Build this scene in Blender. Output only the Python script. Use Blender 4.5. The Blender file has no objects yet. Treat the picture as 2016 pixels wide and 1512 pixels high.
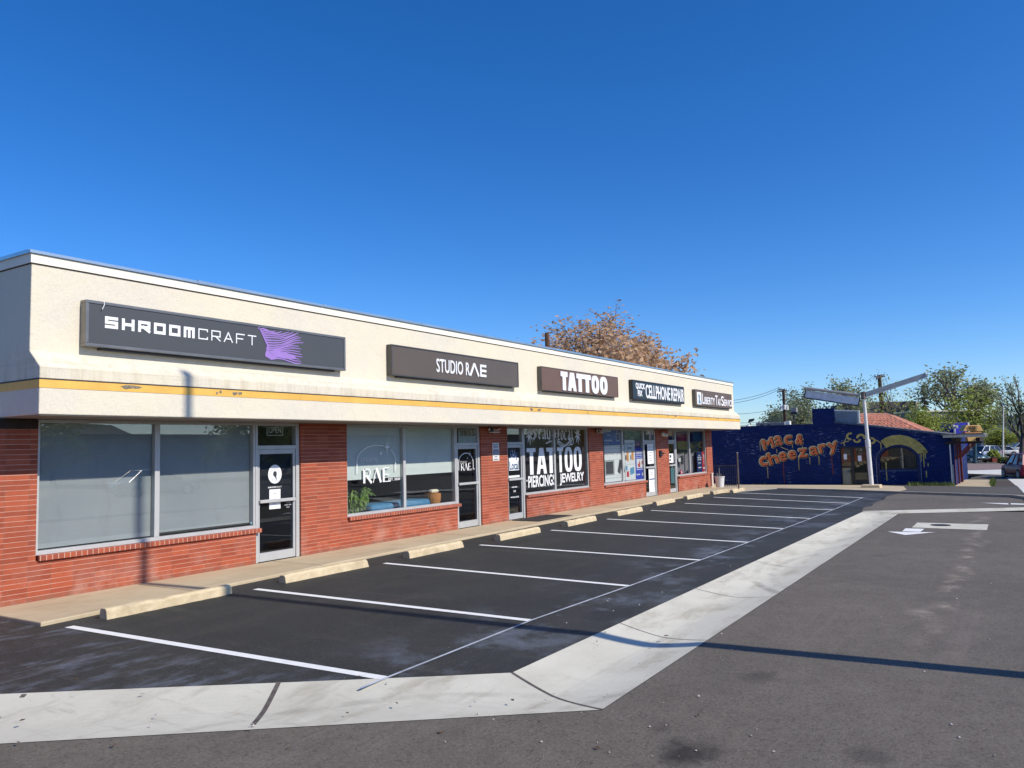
import bpy, bmesh, math, random
from mathutils import Vector, Matrix
random.seed(7)
scene = bpy.context.scene
COL = scene.collection
R = math.radians

# ------------------------------------------------------------------ camera
F_PX, YAW, PITCH, ROLL = 1560.1, 0.55927, 0.080346, -0.025396
CAM = Vector((0.0, -11.832, 2.0))
FW = Vector((math.cos(YAW) * math.cos(PITCH), math.sin(YAW) * math.cos(PITCH), math.sin(PITCH)))
_r = FW.cross(Vector((0, 0, 1))).normalized()
_u = _r.cross(FW)
RT = math.cos(ROLL) * _r + math.sin(ROLL) * _u
UP = -math.sin(ROLL) * _r + math.cos(ROLL) * _u
cd = bpy.data.cameras.new("camera")
cam = bpy.data.objects.new("camera", cd)
COL.objects.link(cam)
cd.sensor_width = 36.0
cd.lens = 36.0 * F_PX / 2016.0
cd.clip_start = 0.1
cd.clip_end = 8000.0
m = Matrix((RT, UP, -FW)).transposed().to_4x4()
m.translation = CAM
cam.matrix_world = m
scene.camera = cam

# ------------------------------------------------------------------ light
SUN_EL = R(38.7)
SUN_X = 0.065
sun_vec = Vector((SUN_X, -1.0, 0)).normalized() * math.cos(SUN_EL) + Vector((0, 0, math.sin(SUN_EL)))
sl = bpy.data.lights.new("sun", 'SUN')
sl.energy = 4.2
sl.angle = R(0.5)
sl.color = (1.0, 0.93, 0.81)
so = bpy.data.objects.new("sun", sl)
COL.objects.link(so)
so.rotation_euler = sun_vec.to_track_quat('Z', 'Y').to_euler()
world = bpy.data.worlds.new("World")
scene.world = world
world.use_nodes = True
wn = world.node_tree
wn.nodes.clear()
sky = wn.nodes.new('ShaderNodeTexSky')
sky.sky_type = 'NISHITA'
sky.sun_disc = False
sky.sun_elevation = SUN_EL
sky.sun_rotation = math.pi - math.atan(SUN_X)
sky.altitude = 0
sky.air_density = 0.8
sky.dust_density = 0.4
sky.ozone_density = 6.0
hs = wn.nodes.new('ShaderNodeHueSaturation')
hs.inputs['Saturation'].default_value = 1.25
hs.inputs['Hue'].default_value = 0.507
bg = wn.nodes.new('ShaderNodeBackground')
bg.inputs['Strength'].default_value = 0.15
wo = wn.nodes.new('ShaderNodeOutputWorld')
wn.links.new(sky.outputs[0], hs.inputs['Color'])
wn.links.new(hs.outputs[0], bg.inputs['Color'])
wn.links.new(bg.outputs[0], wo.inputs['Surface'])
scene.view_settings.view_transform = 'Standard'
scene.view_settings.look = 'None'
scene.view_settings.exposure = 0.2
scene.view_settings.gamma = 1.0
scene.render.engine = 'CYCLES'
scene.cycles.max_bounces = 7
scene.cycles.diffuse_bounces = 3
scene.cycles.glossy_bounces = 4
scene.cycles.transparent_max_bounces = 12
scene.cycles.use_denoising = True
scene.cycles.caustics_reflective = False
scene.cycles.caustics_refractive = False

# ------------------------------------------------------------------ measuring (photograph pixels -> known planes)
BRK = [(31.0, -0.12), (50.0, -0.75), (62.0, -0.95)]


def gz(x):
    if x <= BRK[0][0]:
        return BRK[0][1]
    for (a, za), (b, zb) in zip(BRK, BRK[1:]):
        if x <= b:
            return za + (zb - za) * (x - a) / (b - a)
    return BRK[-1][1]


def ray(u, v):
    return FW + RT * ((u - 1008) / F_PX) - UP * ((v - 756) / F_PX)


def onY(u, v, y=0.0):
    d = ray(u, v)
    return CAM + d * ((y - CAM.y) / d.y)


def onX(u, v, x=50.0):
    d = ray(u, v)
    return CAM + d * ((x - CAM.x) / d.x)


def onZ(u, v, z=0.0):
    d = ray(u, v)
    return CAM + d * ((z - CAM.z) / d.z)


def G(u, v, dz=0.0):
    z = -0.12
    p = None
    for _ in range(40):
        p = onZ(u, v, z + dz)
        z = gz(p.x)
    return p


def atD(u, v, depth):
    return CAM + ray(u, v) * depth


# ------------------------------------------------------------------ materials
def S(r, g, b, k=1.0):
    f = lambda c: ((c / 255.0 + 0.055) / 1.055) ** 2.4 if c > 10 else c / 255.0 / 12.92
    return (f(r) * k, f(g) * k, f(b) * k)


class NT:
    def __init__(s, name):
        s.m = bpy.data.materials.new(name)
        s.m.use_nodes = True
        s.t = s.m.node_tree
        s.t.nodes.clear()
        s.out = s.n('ShaderNodeOutputMaterial')
        s.p = s.n('ShaderNodeBsdfPrincipled')
        s.l(s.p.outputs[0], s.out.inputs[0])
        s.pos = s.n('ShaderNodeNewGeometry').outputs['Position']

    def n(s, t, **k):
        x = s.t.nodes.new(t)
        for a, b in k.items():
            setattr(x, a, b)
        return x

    def l(s, a, b):
        s.t.links.new(a, b)

    def set(s, sock, v):
        if hasattr(v, 'is_output'):
            s.l(v, sock)
        elif isinstance(v, tuple) and len(v) == 3 and sock.type == 'RGBA':
            sock.default_value = (*v, 1)
        else:
            sock.default_value = v

    def math(s, op, a, b=0.0, c=None):
        x = s.n('ShaderNodeMath', operation=op)
        s.set(x.inputs[0], a)
        s.set(x.inputs[1], b)
        if c is not None:
            s.set(x.inputs[2], c)
        return x.outputs[0]

    def mix(s, f, a, b, mode='MIX'):
        x = s.n('ShaderNodeMix', data_type='RGBA', blend_type=mode)
        s.set(x.inputs[0], f)
        s.set(x.inputs[6], a)
        s.set(x.inputs[7], b)
        return x.outputs[2]

    def scale(s, v):
        x = s.n('ShaderNodeVectorMath', operation='MULTIPLY')
        s.l(s.pos, x.inputs[0])
        x.inputs[1].default_value = v
        return x.outputs[0]

    def noise(s, sc, detail=4, rough=0.55, vec=None, lo=0.0, hi=1.0):
        x = s.n('ShaderNodeTexNoise')
        x.inputs['Scale'].default_value = sc
        x.inputs['Detail'].default_value = detail
        x.inputs['Roughness'].default_value = rough
        s.l(vec if vec is not None else s.pos, x.inputs['Vector'])
        if lo == 0 and hi == 1:
            return x.outputs['Fac']
        return s.ramp(x.outputs['Fac'], lo, hi)

    def ramp(s, f, lo, hi, a=0.0, b=1.0):
        x = s.n('ShaderNodeMapRange')
        s.set(x.inputs[0], f)
        x.inputs[1].default_value = lo
        x.inputs[2].default_value = hi
        x.inputs[3].default_value = a
        x.inputs[4].default_value = b
        return x.outputs[0]

    def bump(s, h, strength=0.3, dist=0.01):
        x = s.n('ShaderNodeBump')
        x.inputs['Strength'].default_value = strength
        x.inputs['Distance'].default_value = dist
        s.set(x.inputs['Height'], h)
        s.l(x.outputs[0], s.p.inputs['Normal'])

    def xyz(s):
        x = s.n('ShaderNodeSeparateXYZ')
        s.l(s.pos, x.inputs[0])
        return x.outputs

    def color(s, c):
        s.set(s.p.inputs['Base Color'], c)

    def rough(s, v):
        s.set(s.p.inputs['Roughness'], v)


def mul(c, k):
    return tuple(min(1.0, x * k) for x in c)


def M(name, col, rough=0.6, var=0.15, vs=3.0, bump=0.0, bs=60.0, metal=0.0, spec=0.5, bd=0.005):
    t = NT(name)
    f = t.noise(vs, 5, 0.6, lo=0.3, hi=0.7)
    t.color(t.mix(f, mul(col, 1 - var), mul(col, 1 + var)))
    t.rough(rough)
    t.p.inputs['Metallic'].default_value = metal
    t.p.inputs['Specular IOR Level'].default_value = spec
    if bump:
        t.bump(t.noise(bs, 4, 0.6), bump, bd)
    return t.m


def brick(name, c1, c2, mh, mv, bw=0.324, bh=0.0716, mo=0.009, mov=0.006, offset=False, z0=0.0, u0=0.0, chip_glints=None, rg=(0.35, 0.6), spec=0.5, dust=False):
    t = NT(name)
    x, y, z = t.xyz()
    u = t.math('DIVIDE', t.math('SUBTRACT', t.math('ADD', x, y), u0), bw)
    v = t.math('DIVIDE', t.math('SUBTRACT', z, z0), bh)
    if offset:
        u = t.math('ADD', u, t.math('MULTIPLY', t.math('MODULO', t.math('FLOOR', t.math('ADD', v, 1000.0)), 2.0), 0.5))
    cu, cv = t.math('FLOOR', u), t.math('FLOOR', v)
    cmb = t.n('ShaderNodeCombineXYZ')
    t.l(cu, cmb.inputs[0])
    t.l(cv, cmb.inputs[1])
    wnz = t.n('ShaderNodeTexWhiteNoise', noise_dimensions='3D')
    t.l(cmb.outputs[0], wnz.inputs[0])
    base = t.mix(wnz.outputs[0], c1, c2)
    base = t.mix(t.noise(9.0, 5, 0.65, lo=0.25, hi=0.75), t.mix(0.2, base, (0.05, 0.02, 0.014)), base)
    hj = t.math('LESS_THAN', t.math('FRACT', v), mo / bh)
    vj = t.math('LESS_THAN', t.math('FRACT', u), mov / bw)
    n = t.noise(3.0, 4, 0.6, lo=0.3, hi=0.62)
    c = t.mix(vj, base, mv)
    c = t.mix(t.math('MULTIPLY', hj, t.math('ADD', t.math('MULTIPLY', n, 0.5), 0.5)), c, mh)
    if dust:
        pale = t.math('MULTIPLY', t.ramp(z, 0.0, 0.55, 1.0, 0.12), t.noise(1.7, 5, 0.7, lo=0.46, hi=0.72))
        c = t.mix(t.math('MULTIPLY', pale, 0.55), c, (0.56, 0.36, 0.29))
        foot = t.math('MULTIPLY', t.ramp(z, 0.02, 0.10, 1.0, 0.0), t.noise(6.0, 4, 0.7, lo=0.3, hi=0.6))
        c = t.mix(t.math('MULTIPLY', foot, 0.6), c, (0.20, 0.13, 0.09))
    if chip_glints:
        st = t.noise(1.0, 6, 0.75, vec=t.scale((2.4, 2.4, 17.0)), lo=0.565, hi=0.63)  # pale streaks: chipped paint, plus grazing sun glints put into the colour
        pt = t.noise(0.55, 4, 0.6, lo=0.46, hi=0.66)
        c = t.mix(t.math('MULTIPLY', st, t.math('MULTIPLY', pt, 0.75)), c, chip_glints)
    t.color(c)
    t.rough(t.ramp(wnz.outputs[0], 0, 1, rg[0], rg[1]))
    t.p.inputs['Specular IOR Level'].default_value = spec
    jm = t.math('MAXIMUM', hj, vj)
    h = t.math('SUBTRACT', t.math('MULTIPLY', t.noise(70.0, 4, 0.6), 0.35), jm)
    t.bump(h, 0.25, 0.004)
    return t.m


def stucco_mat():
    t = NT("cream_stucco")
    x, y, z = t.xyz()
    base = t.mix(t.noise(26.0, 5, 0.7, lo=0.3, hi=0.7), S(206, 198, 181), S(221, 213, 198))
    base = t.mix(t.noise(0.7, 4, 0.6, lo=0.35, hi=0.75), base, S(225, 214, 187))
    # dirty runs that hang from the ledge and below the signs
    run = t.noise(1.0, 5, 0.7, vec=t.scale((7.0, 7.0, 0.8)), lo=0.45, hi=0.72)
    band = t.math('MULTIPLY', t.ramp(z, 3.06, 3.16, 1.0, 0.55), t.ramp(z, 3.25, 3.62, 1.0, 0.0))
    band = t.math('MULTIPLY', band, t.math('GREATER_THAN', z, 3.06))
    base = t.mix(t.math('MULTIPLY', t.math('MULTIPLY', run, band), 0.62), base, S(150, 132, 96))
    hz = t.noise(1.0, 5, 0.7, vec=t.scale((0.35, 0.35, 14.0)), lo=0.52, hi=0.75)
    b2 = t.math('MULTIPLY', t.ramp(z, 3.1, 3.2, 0.0, 1.0), t.ramp(z, 3.4, 3.6, 1.0, 0.0))
    base = t.mix(t.math('MULTIPLY', t.math('MULTIPLY', hz, b2), 0.5), base, S(178, 168, 140))
    t.color(base)
    t.rough(0.9)
    hh = t.math("ADD", t.noise(38.0, 5, 0.7), t.math("MULTIPLY", t.noise(1.0, 4, 0.6, vec=t.scale((2.2, 2.2, 1.4))), 5.0))
    t.bump(hh, 0.5, 0.014)
    return t.m


def asphalt_park_mat():
    t = NT("sealed_asphalt")
    x, y, z = t.xyz()
    c = t.mix(t.noise(0.5, 5, 0.65, lo=0.3, hi=0.7), S(39, 40, 38), S(54, 55, 52))
    c = t.mix(t.noise(1.0, 5, 0.7, vec=t.scale((0.5, 2.4, 1)), lo=0.5, hi=0.8), c, S(66, 61, 54))
    sp = t.noise(48.0, 5, 0.85, lo=0.52, hi=0.66)
    c = t.mix(t.math('MULTIPLY', sp, 0.6), c, S(98, 99, 97))
    dk = t.noise(36.0, 5, 0.85, lo=0.52, hi=0.64)
    c = t.mix(t.math('MULTIPLY', dk, 0.8), c, S(20, 21, 24))
    sk = t.noise(1.0, 5, 0.75, vec=t.scale((3.2, 0.35, 1)), lo=0.56, hi=0.70)
    c = t.mix(t.math('MULTIPLY', sk, 0.45), c, S(84, 82, 78))
    # marking-paint dust drifted round the thin end line and the stall lines
    dl = t.math('ABSOLUTE', t.math('ADD', y, 6.95))
    near = t.ramp(dl, 0.05, 1.5, 1.0, 0.0)
    ns = t.noise(0.85, 5, 0.7, lo=0.5, hi=0.78)
    c = t.mix(t.math('MULTIPLY', t.math('MULTIPLY', near, ns), 0.6), c, S(150, 160, 178))
    lf = t.math('MULTIPLY', t.ramp(x, 5.9, 5.2, 0.0, 1.0), t.noise(1.0, 5, 0.7, vec=t.scale((1.4, 3.5, 1)), lo=0.5, hi=0.72))
    c = t.mix(t.math('MULTIPLY', lf, 0.5), c, S(128, 136, 152))
    t.color(c)
    t.rough(0.72)
    t.p.inputs['Specular IOR Level'].default_value = 0.35
    t.bump(t.noise(140.0, 3, 0.7), 0.45, 0.008)
    return t.m


def asphalt_lane_mat(name, a, b, scuffs=True):
    t = NT(name)
    x, y, z = t.xyz()
    c = t.mix(t.noise(0.35, 5, 0.65, lo=0.3, hi=0.7), a, b)
    sp = t.noise(42.0, 5, 0.85, lo=0.50, hi=0.64)
    c = t.mix(t.math('MULTIPLY', sp, 0.5), c, S(152, 144, 134))
    dk = t.noise(30.0, 5, 0.85, lo=0.52, hi=0.64)
    c = t.mix(t.math('MULTIPLY', dk, 0.6), c, S(38, 34, 30))
    if scuffs:
        st = t.noise(1.0, 5, 0.7, vec=t.scale((0.16, 2.6, 1)), lo=0.58, hi=0.75)
        c = t.mix(t.math('MULTIPLY', st, 0.38), c, S(134, 124, 116))
        od = t.noise(1.1, 3, 0.5, lo=0.68, hi=0.78)
        c = t.mix(t.math('MULTIPLY', od, 0.6), c, S(46, 42, 41))
        # dried mud track
        w = t.math('ADD', t.math('MULTIPLY', t.noise(0.5, 2, 0.5), 1.2), -11.55)
        tr = t.ramp(t.math('ABSOLUTE', t.math('SUBTRACT', y, w)), 0.02, 0.20, 1.0, 0.0)
        br = t.noise(2.4, 4, 0.7, lo=0.45, hi=0.62)
        fx = t.math('MULTIPLY', t.ramp(x, 8.0, 11.0, 0.0, 1.0), t.ramp(x, 24.0, 26.0, 1.0, 0.0))
        c = t.mix(t.math('MULTIPLY', t.math('MULTIPLY', t.math('MULTIPLY', tr, br), fx), 0.55), c, S(172, 158, 142))
        for px_, py_, rr, kk in ((5.4, -9.82, 0.30, 0.85), (5.75, -9.5, 0.14, 0.5), (7.4, -9.75, 0.24, 0.45), (5.9, -10.9, 0.22, 0.4), (9.6, -12.3, 0.3, 0.35)):
            dx, dy = t.math('SUBTRACT', x, px_), t.math('SUBTRACT', y, py_)
            d = t.math('SQRT', t.math('ADD', t.math('MULTIPLY', dx, dx), t.math('MULTIPLY', dy, dy)))
            d = t.math('ADD', d, t.math('MULTIPLY', t.math('SUBTRACT', t.noise(5.0, 4, 0.7), 0.5), 0.45))
            c = t.mix(t.math('MULTIPLY', t.ramp(d, rr * 0.3, rr, 1.0, 0.0), kk), c, S(34, 30, 26))
        mott = t.noise(3.2, 5, 0.7, lo=0.4, hi=0.68)
        c = t.mix(t.math('MULTIPLY', mott, 0.30), c, S(70, 63, 56))
    t.color(c)
    t.rough(0.85)
    t.p.inputs['Specular IOR Level'].default_value = 0.3
    t.bump(t.noise(100.0, 3, 0.7), 0.5, 0.01)
    return t.m


def concrete_mat(name, a, b, stain, vs=0.8, k=0.5, tyres=False):
    t = NT(name)
    c = t.mix(t.noise(vs, 6, 0.65, lo=0.3, hi=0.7), a, b)
    st = t.noise(1.0, 6, 0.7, vec=t.scale((0.9, 2.6, 1)), lo=0.52, hi=0.75)
    c = t.mix(t.math('MULTIPLY', st, k), c, stain)
    sp = t.noise(120.0, 2, 0.6, lo=0.62, hi=0.72)
    c = t.mix(t.math('MULTIPLY', sp, 0.45), c, mul(stain, 0.5))
    if tyres:
        x, y, z = t.xyz()
        for cx, cy, r in ((14.5, -13.2, 5.2), (14.5, -13.2, 4.95), (9.0, -3.0, 6.4), (20.5, -4.6, 4.4), (20.5, -4.6, 4.65), (3.0, -9.5, 3.4), (26.0, -14.0, 5.6)):
            dx, dy = t.math('SUBTRACT', x, cx), t.math('SUBTRACT', y, cy)
            d = t.math('SQRT', t.math('ADD', t.math('MULTIPLY', dx, dx), t.math('MULTIPLY', dy, dy)))
            a_ = t.ramp(t.math('ABSOLUTE', t.math('SUBTRACT', d, r)), 0.03, 0.085, 1.0, 0.0)
            c = t.mix(t.math('MULTIPLY', t.math('MULTIPLY', a_, t.noise(2.0, 4, 0.7, lo=0.42, hi=0.66)), 0.32), c, S(96, 92, 84))
        tw = t.noise(1.0, 5, 0.7, vec=t.scale((9.0, 2.0, 1)), lo=0.55, hi=0.72)
        c = t.mix(t.math('MULTIPLY', t.math('MULTIPLY', tw, t.ramp(x, 8.0, 4.0, 0.0, 1.0)), 0.4), c, S(140, 132, 114))
    t.color(c)
    t.rough(0.88)
    t.bump(t.noise(90.0, 4, 0.7), 0.3, 0.005)
    return t.m


def glass_mat(name, tint=(0.965, 0.985, 0.98), ior=1.9):
    t = NT(name)
    t.t.nodes.remove(t.p)
    tr = t.n('ShaderNodeBsdfTransparent')
    tr.inputs[0].default_value = (*tint, 1)
    gl = t.n('ShaderNodeBsdfGlossy')
    gl.inputs['Roughness'].default_value = 0.004
    lw = t.n('ShaderNodeLayerWeight')
    lw.inputs['Blend'].default_value = 0.5
    f0 = ((ior - 1) / (ior + 1)) ** 2
    fac = t.math('ADD', t.math('MULTIPLY', t.math('POWER', lw.outputs['Facing'], 5.0), 1 - f0), f0)
    bm = t.n('ShaderNodeBump')
    bm.inputs['Strength'].default_value = 0.02
    bm.inputs['Distance'].default_value = 0.02
    t.l(t.noise(0.9, 2, 0.4), bm.inputs['Height'])
    t.l(bm.outputs[0], gl.inputs['Normal'])
    mx = t.n('ShaderNodeMixShader')
    t.l(fac, mx.inputs[0])
    t.l(tr.outputs[0], mx.inputs[1])
    t.l(gl.outputs[0], mx.inputs[2])
    t.l(mx.outputs[0], t.out.inputs[0])
    return t.m


def leaf_mat(name, c1, c2, tr=0.3, ns=1.3):
    t = NT(name)
    f = t.noise(ns, 3, 0.6, lo=0.35, hi=0.65)
    w = t.noise(14.0, 2, 0.6, lo=0.3, hi=0.7)
    c = t.mix(t.math('MULTIPLY', t.math('ADD', f, w), 0.5), c1, c2)
    t.color(c)
    t.rough(0.6)
    t.p.inputs['Specular IOR Level'].default_value = 0.3
    tl = t.n('ShaderNodeBsdfTranslucent')
    t.l(c, tl.inputs[0])
    mx = t.n('ShaderNodeMixShader')
    mx.inputs[0].default_value = tr
    t.l(t.p.outputs[0], mx.inputs[1])
    t.l(tl.outputs[0], mx.inputs[2])
    t.l(mx.outputs[0], t.out.inputs[0])
    return t.m


RED1, RED2 = (0.44, 0.102, 0.048), (0.30, 0.066, 0.034)
mBRICK = brick("red_stack_brick", RED1, RED2, (0.56, 0.33, 0.25), (0.24, 0.09, 0.06), u0=5.93, mo=0.0078, mov=0.008, dust=True, spec=0.22, rg=(0.5, 0.75))
mSILL = brick("red_sill_brick", RED1, RED2, (0.40, 0.2, 0.15), (0.58, 0.38, 0.28), bw=0.085, bh=0.4, mo=0.001, mov=0.010, z0=0.4)
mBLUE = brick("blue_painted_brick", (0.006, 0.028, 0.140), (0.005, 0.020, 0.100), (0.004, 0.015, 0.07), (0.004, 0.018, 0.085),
              bw=0.30, bh=0.083, mo=0.010, mov=0.010, offset=True, chip_glints=(0.55, 0.63, 0.80), rg=(0.75, 0.9), spec=0.15)
mBLUETRIM = M("blue_arch_brick", (0.008, 0.022, 0.10), 0.6, 0.3, 9)
mSTUCCO = stucco_mat()
mBAND = M("yellow_band_paint", S(228, 178, 84), 0.6, 0.12, 2.5, 0.2, 60)
mTRIM = M("cream_trim", S(236, 229, 212), 0.75, 0.05, 2)
mFLASH = M("roof_flashing", (0.50, 0.56, 0.58), 0.3, 0.1, 1.5, metal=0.8)
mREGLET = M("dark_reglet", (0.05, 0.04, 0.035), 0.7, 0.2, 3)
mROOFGRAVEL = M("roof_gravel", (0.30, 0.29, 0.27), 0.9, 0.2, 3)
mSOFFIT = M("soffit_paint", (0.26, 0.24, 0.21), 0.85, 0.1, 2)
mALU = M("aluminium_frame", (0.50, 0.50, 0.49), 0.42, 0.08, 3, metal=0.15)
mALU2 = M("aluminium_door", (0.46, 0.465, 0.46), 0.4, 0.08, 3, metal=0.15)
mGLASS = glass_mat("window_glass")
mGLASSD = glass_mat("door_glass", (0.74, 0.77, 0.79), 1.7)
mSHADE = M("grey_window_film", (0.33, 0.35, 0.37), 0.75, 0.05, 0.8)
def film_mat():
    t = NT("smeared_window_film")
    c = t.mix(t.noise(0.9, 3, 0.5, lo=0.3, hi=0.7), (0.30, 0.325, 0.345), (0.35, 0.37, 0.385))
    sm = t.noise(1.0, 6, 0.75, vec=t.scale((2.6, 1.0, 0.9)), lo=0.55, hi=0.74)
    c = t.mix(t.math('MULTIPLY', sm, 0.32), c, (0.17, 0.185, 0.19))
    hz = t.noise(1.0, 5, 0.7, vec=t.scale((0.7, 1.0, 3.6)), lo=0.55, hi=0.78)
    c = t.mix(t.math('MULTIPLY', hz, 0.28), c, (0.46, 0.47, 0.475))
    t.color(c)
    t.rough(0.6)
    t.bump(t.noise(1.4, 3, 0.5), 0.1, 0.02)
    return t.m


mSHADE = film_mat()
mSHADE2 = M("white_roller_shade", (0.74, 0.78, 0.75), 0.85, 0.03, 1)
mFILM = M("dark_door_film", (0.035, 0.037, 0.045), 0.5, 0.1, 2)
mINT = M("interior_paint", (0.45, 0.43, 0.40), 0.9, 0.1, 1)
mINTD = M("interior_dark", (0.05, 0.05, 0.055), 0.9, 0.15, 1)
mIFLOOR = M("interior_floor", (0.34, 0.31, 0.28), 0.5, 0.1, 2)
mPARK = asphalt_park_mat()
mLANE = asphalt_lane_mat("lane_asphalt", S(95, 89, 80), S(110, 103, 93))
mPATCH = asphalt_lane_mat("patch_asphalt", S(76, 72, 66), S(90, 85, 78), False)
mGROUND = M("bare_ground", (0.12, 0.10, 0.08), 0.95, 0.2, 0.2)
mGUTTER = concrete_mat("pale_gutter_concrete", S(188, 184, 168), S(210, 206, 190), S(146, 136, 114), 0.9, 0.7, True)
mWALK = concrete_mat("tan_sidewalk_concrete", S(178, 160, 130), S(196, 180, 150), S(140, 124, 98), 0.8, 0.5)
mSTOP = concrete_mat("wheel_stop_concrete", S(192, 172, 136), S(214, 197, 163), S(128, 110, 82), 6.0, 0.75)
mKERB = concrete_mat("kerb_concrete", S(150, 144, 132), S(176, 170, 158), S(110, 104, 96), 1.2, 0.5)
def paint_mat():
    t = NT("white_marking_paint")
    c = t.mix(t.noise(9.0, 4, 0.6, lo=0.3, hi=0.7), (0.74, 0.74, 0.71), (0.84, 0.84, 0.81))
    wear = t.noise(26.0, 5, 0.8, lo=0.60, hi=0.68)
    c = t.mix(t.math('MULTIPLY', wear, 0.6), c, S(128, 124, 118))
    t.color(c)
    t.rough(0.75)
    t.bump(t.noise(110.0, 3, 0.7), 0.4, 0.006)
    return t.m


mPAINT = paint_mat()
mTHIN = M("thin_marking_paint", (0.42, 0.45, 0.50), 0.7, 0.3, 5)
mJOINT = M("joint_sealant", (0.10, 0.085, 0.075), 0.9, 0.4, 14)
mWHITE = M("white_vinyl", (0.82, 0.82, 0.82), 0.55, 0.02, 2)
mVINYLG = M("grey_vinyl", (0.42, 0.42, 0.44), 0.55, 0.05, 3)
mBLACK = M("black_plastic", (0.015, 0.015, 0.017), 0.45, 0.2, 4)
mDKMETAL = M("dark_metal", (0.05, 0.045, 0.045), 0.45, 0.2, 4, metal=0.4)
mGREY = M("grey_metal", (0.32, 0.33, 0.33), 0.45, 0.15, 3, metal=0.4)
mWHITEM = M("white_metal", (0.72, 0.71, 0.68), 0.5, 0.08, 3)
mPURPLE = M("purple_vinyl", S(152, 120, 190), 0.5, 0.08, 3)
mORANGE = M("mural_orange", (0.92, 0.19, 0.055), 0.7, 0.3, 4)
mBROWN = M("mural_brown", S(40, 14, 10), 0.7, 0.2, 4)
mCREAMP = M("mural_cream", (0.78, 0.66, 0.34), 0.7, 0.15, 4)
mPASTA = M("mural_pasta_yellow", (0.46, 0.37, 0.10), 0.7, 0.25, 5)
mREDP = M("mural_red_drip", S(110, 45, 40), 0.7, 0.25, 5)
mRUST = M("red_brown_timber", S(122, 50, 34), 0.75, 0.3, 6)
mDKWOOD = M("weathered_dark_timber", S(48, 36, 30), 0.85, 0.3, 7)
mPALEWOOD = M("pale_rafter_ends", S(190, 184, 172), 0.8, 0.2, 6)
mPOLEW = M("utility_pole_timber", S(66, 48, 40), 0.9, 0.3, 3)
mBARK = M("grey_bark", (0.085, 0.070, 0.060), 0.95, 0.35, 3)
mBARKT = M("tan_tree_bark", (0.12, 0.085, 0.06), 0.95, 0.35, 3)
mDRYLEAF = leaf_mat("dry_tan_leaves", S(222, 194, 160), S(180, 140, 104), 0.45, 0.9)
mLEAFG = leaf_mat("spring_green_leaves", S(150, 166, 98), S(100, 118, 62), 0.4)
mLEAFY = leaf_mat("yellow_green_leaves", S(178, 184, 92), S(120, 136, 62), 0.42)
mLEAFO = leaf_mat("olive_new_leaves", S(168, 174, 132), S(126, 134, 98), 0.4)
mLEAFS = leaf_mat("spruce_needles", S(36, 56, 50), S(20, 36, 32), 0.1)
mLEAFP = leaf_mat("house_plant_leaves", S(168, 190, 110), S(84, 122, 56), 0.3, 8.0)
mGRASS = leaf_mat("weeds_green", S(108, 122, 58), S(64, 84, 34), 0.3, 4)
mTYRE = M("tyre_rubber", (0.018, 0.018, 0.018), 0.8, 0.2, 6)
mRIM = M("alloy_rim", (0.4, 0.4, 0.41), 0.35, 0.1, 4, metal=0.7)
mCARGLASS = M("car_glass", (0.012, 0.014, 0.018), 0.06, 0.1, 2, spec=0.8)
mRLAMP = M("red_lamp_lens", (0.55, 0.02, 0.02), 0.15, 0.1, 2)
mHLAMP = M("clear_lamp_lens", (0.7, 0.72, 0.74), 0.12, 0.05, 2)


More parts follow.
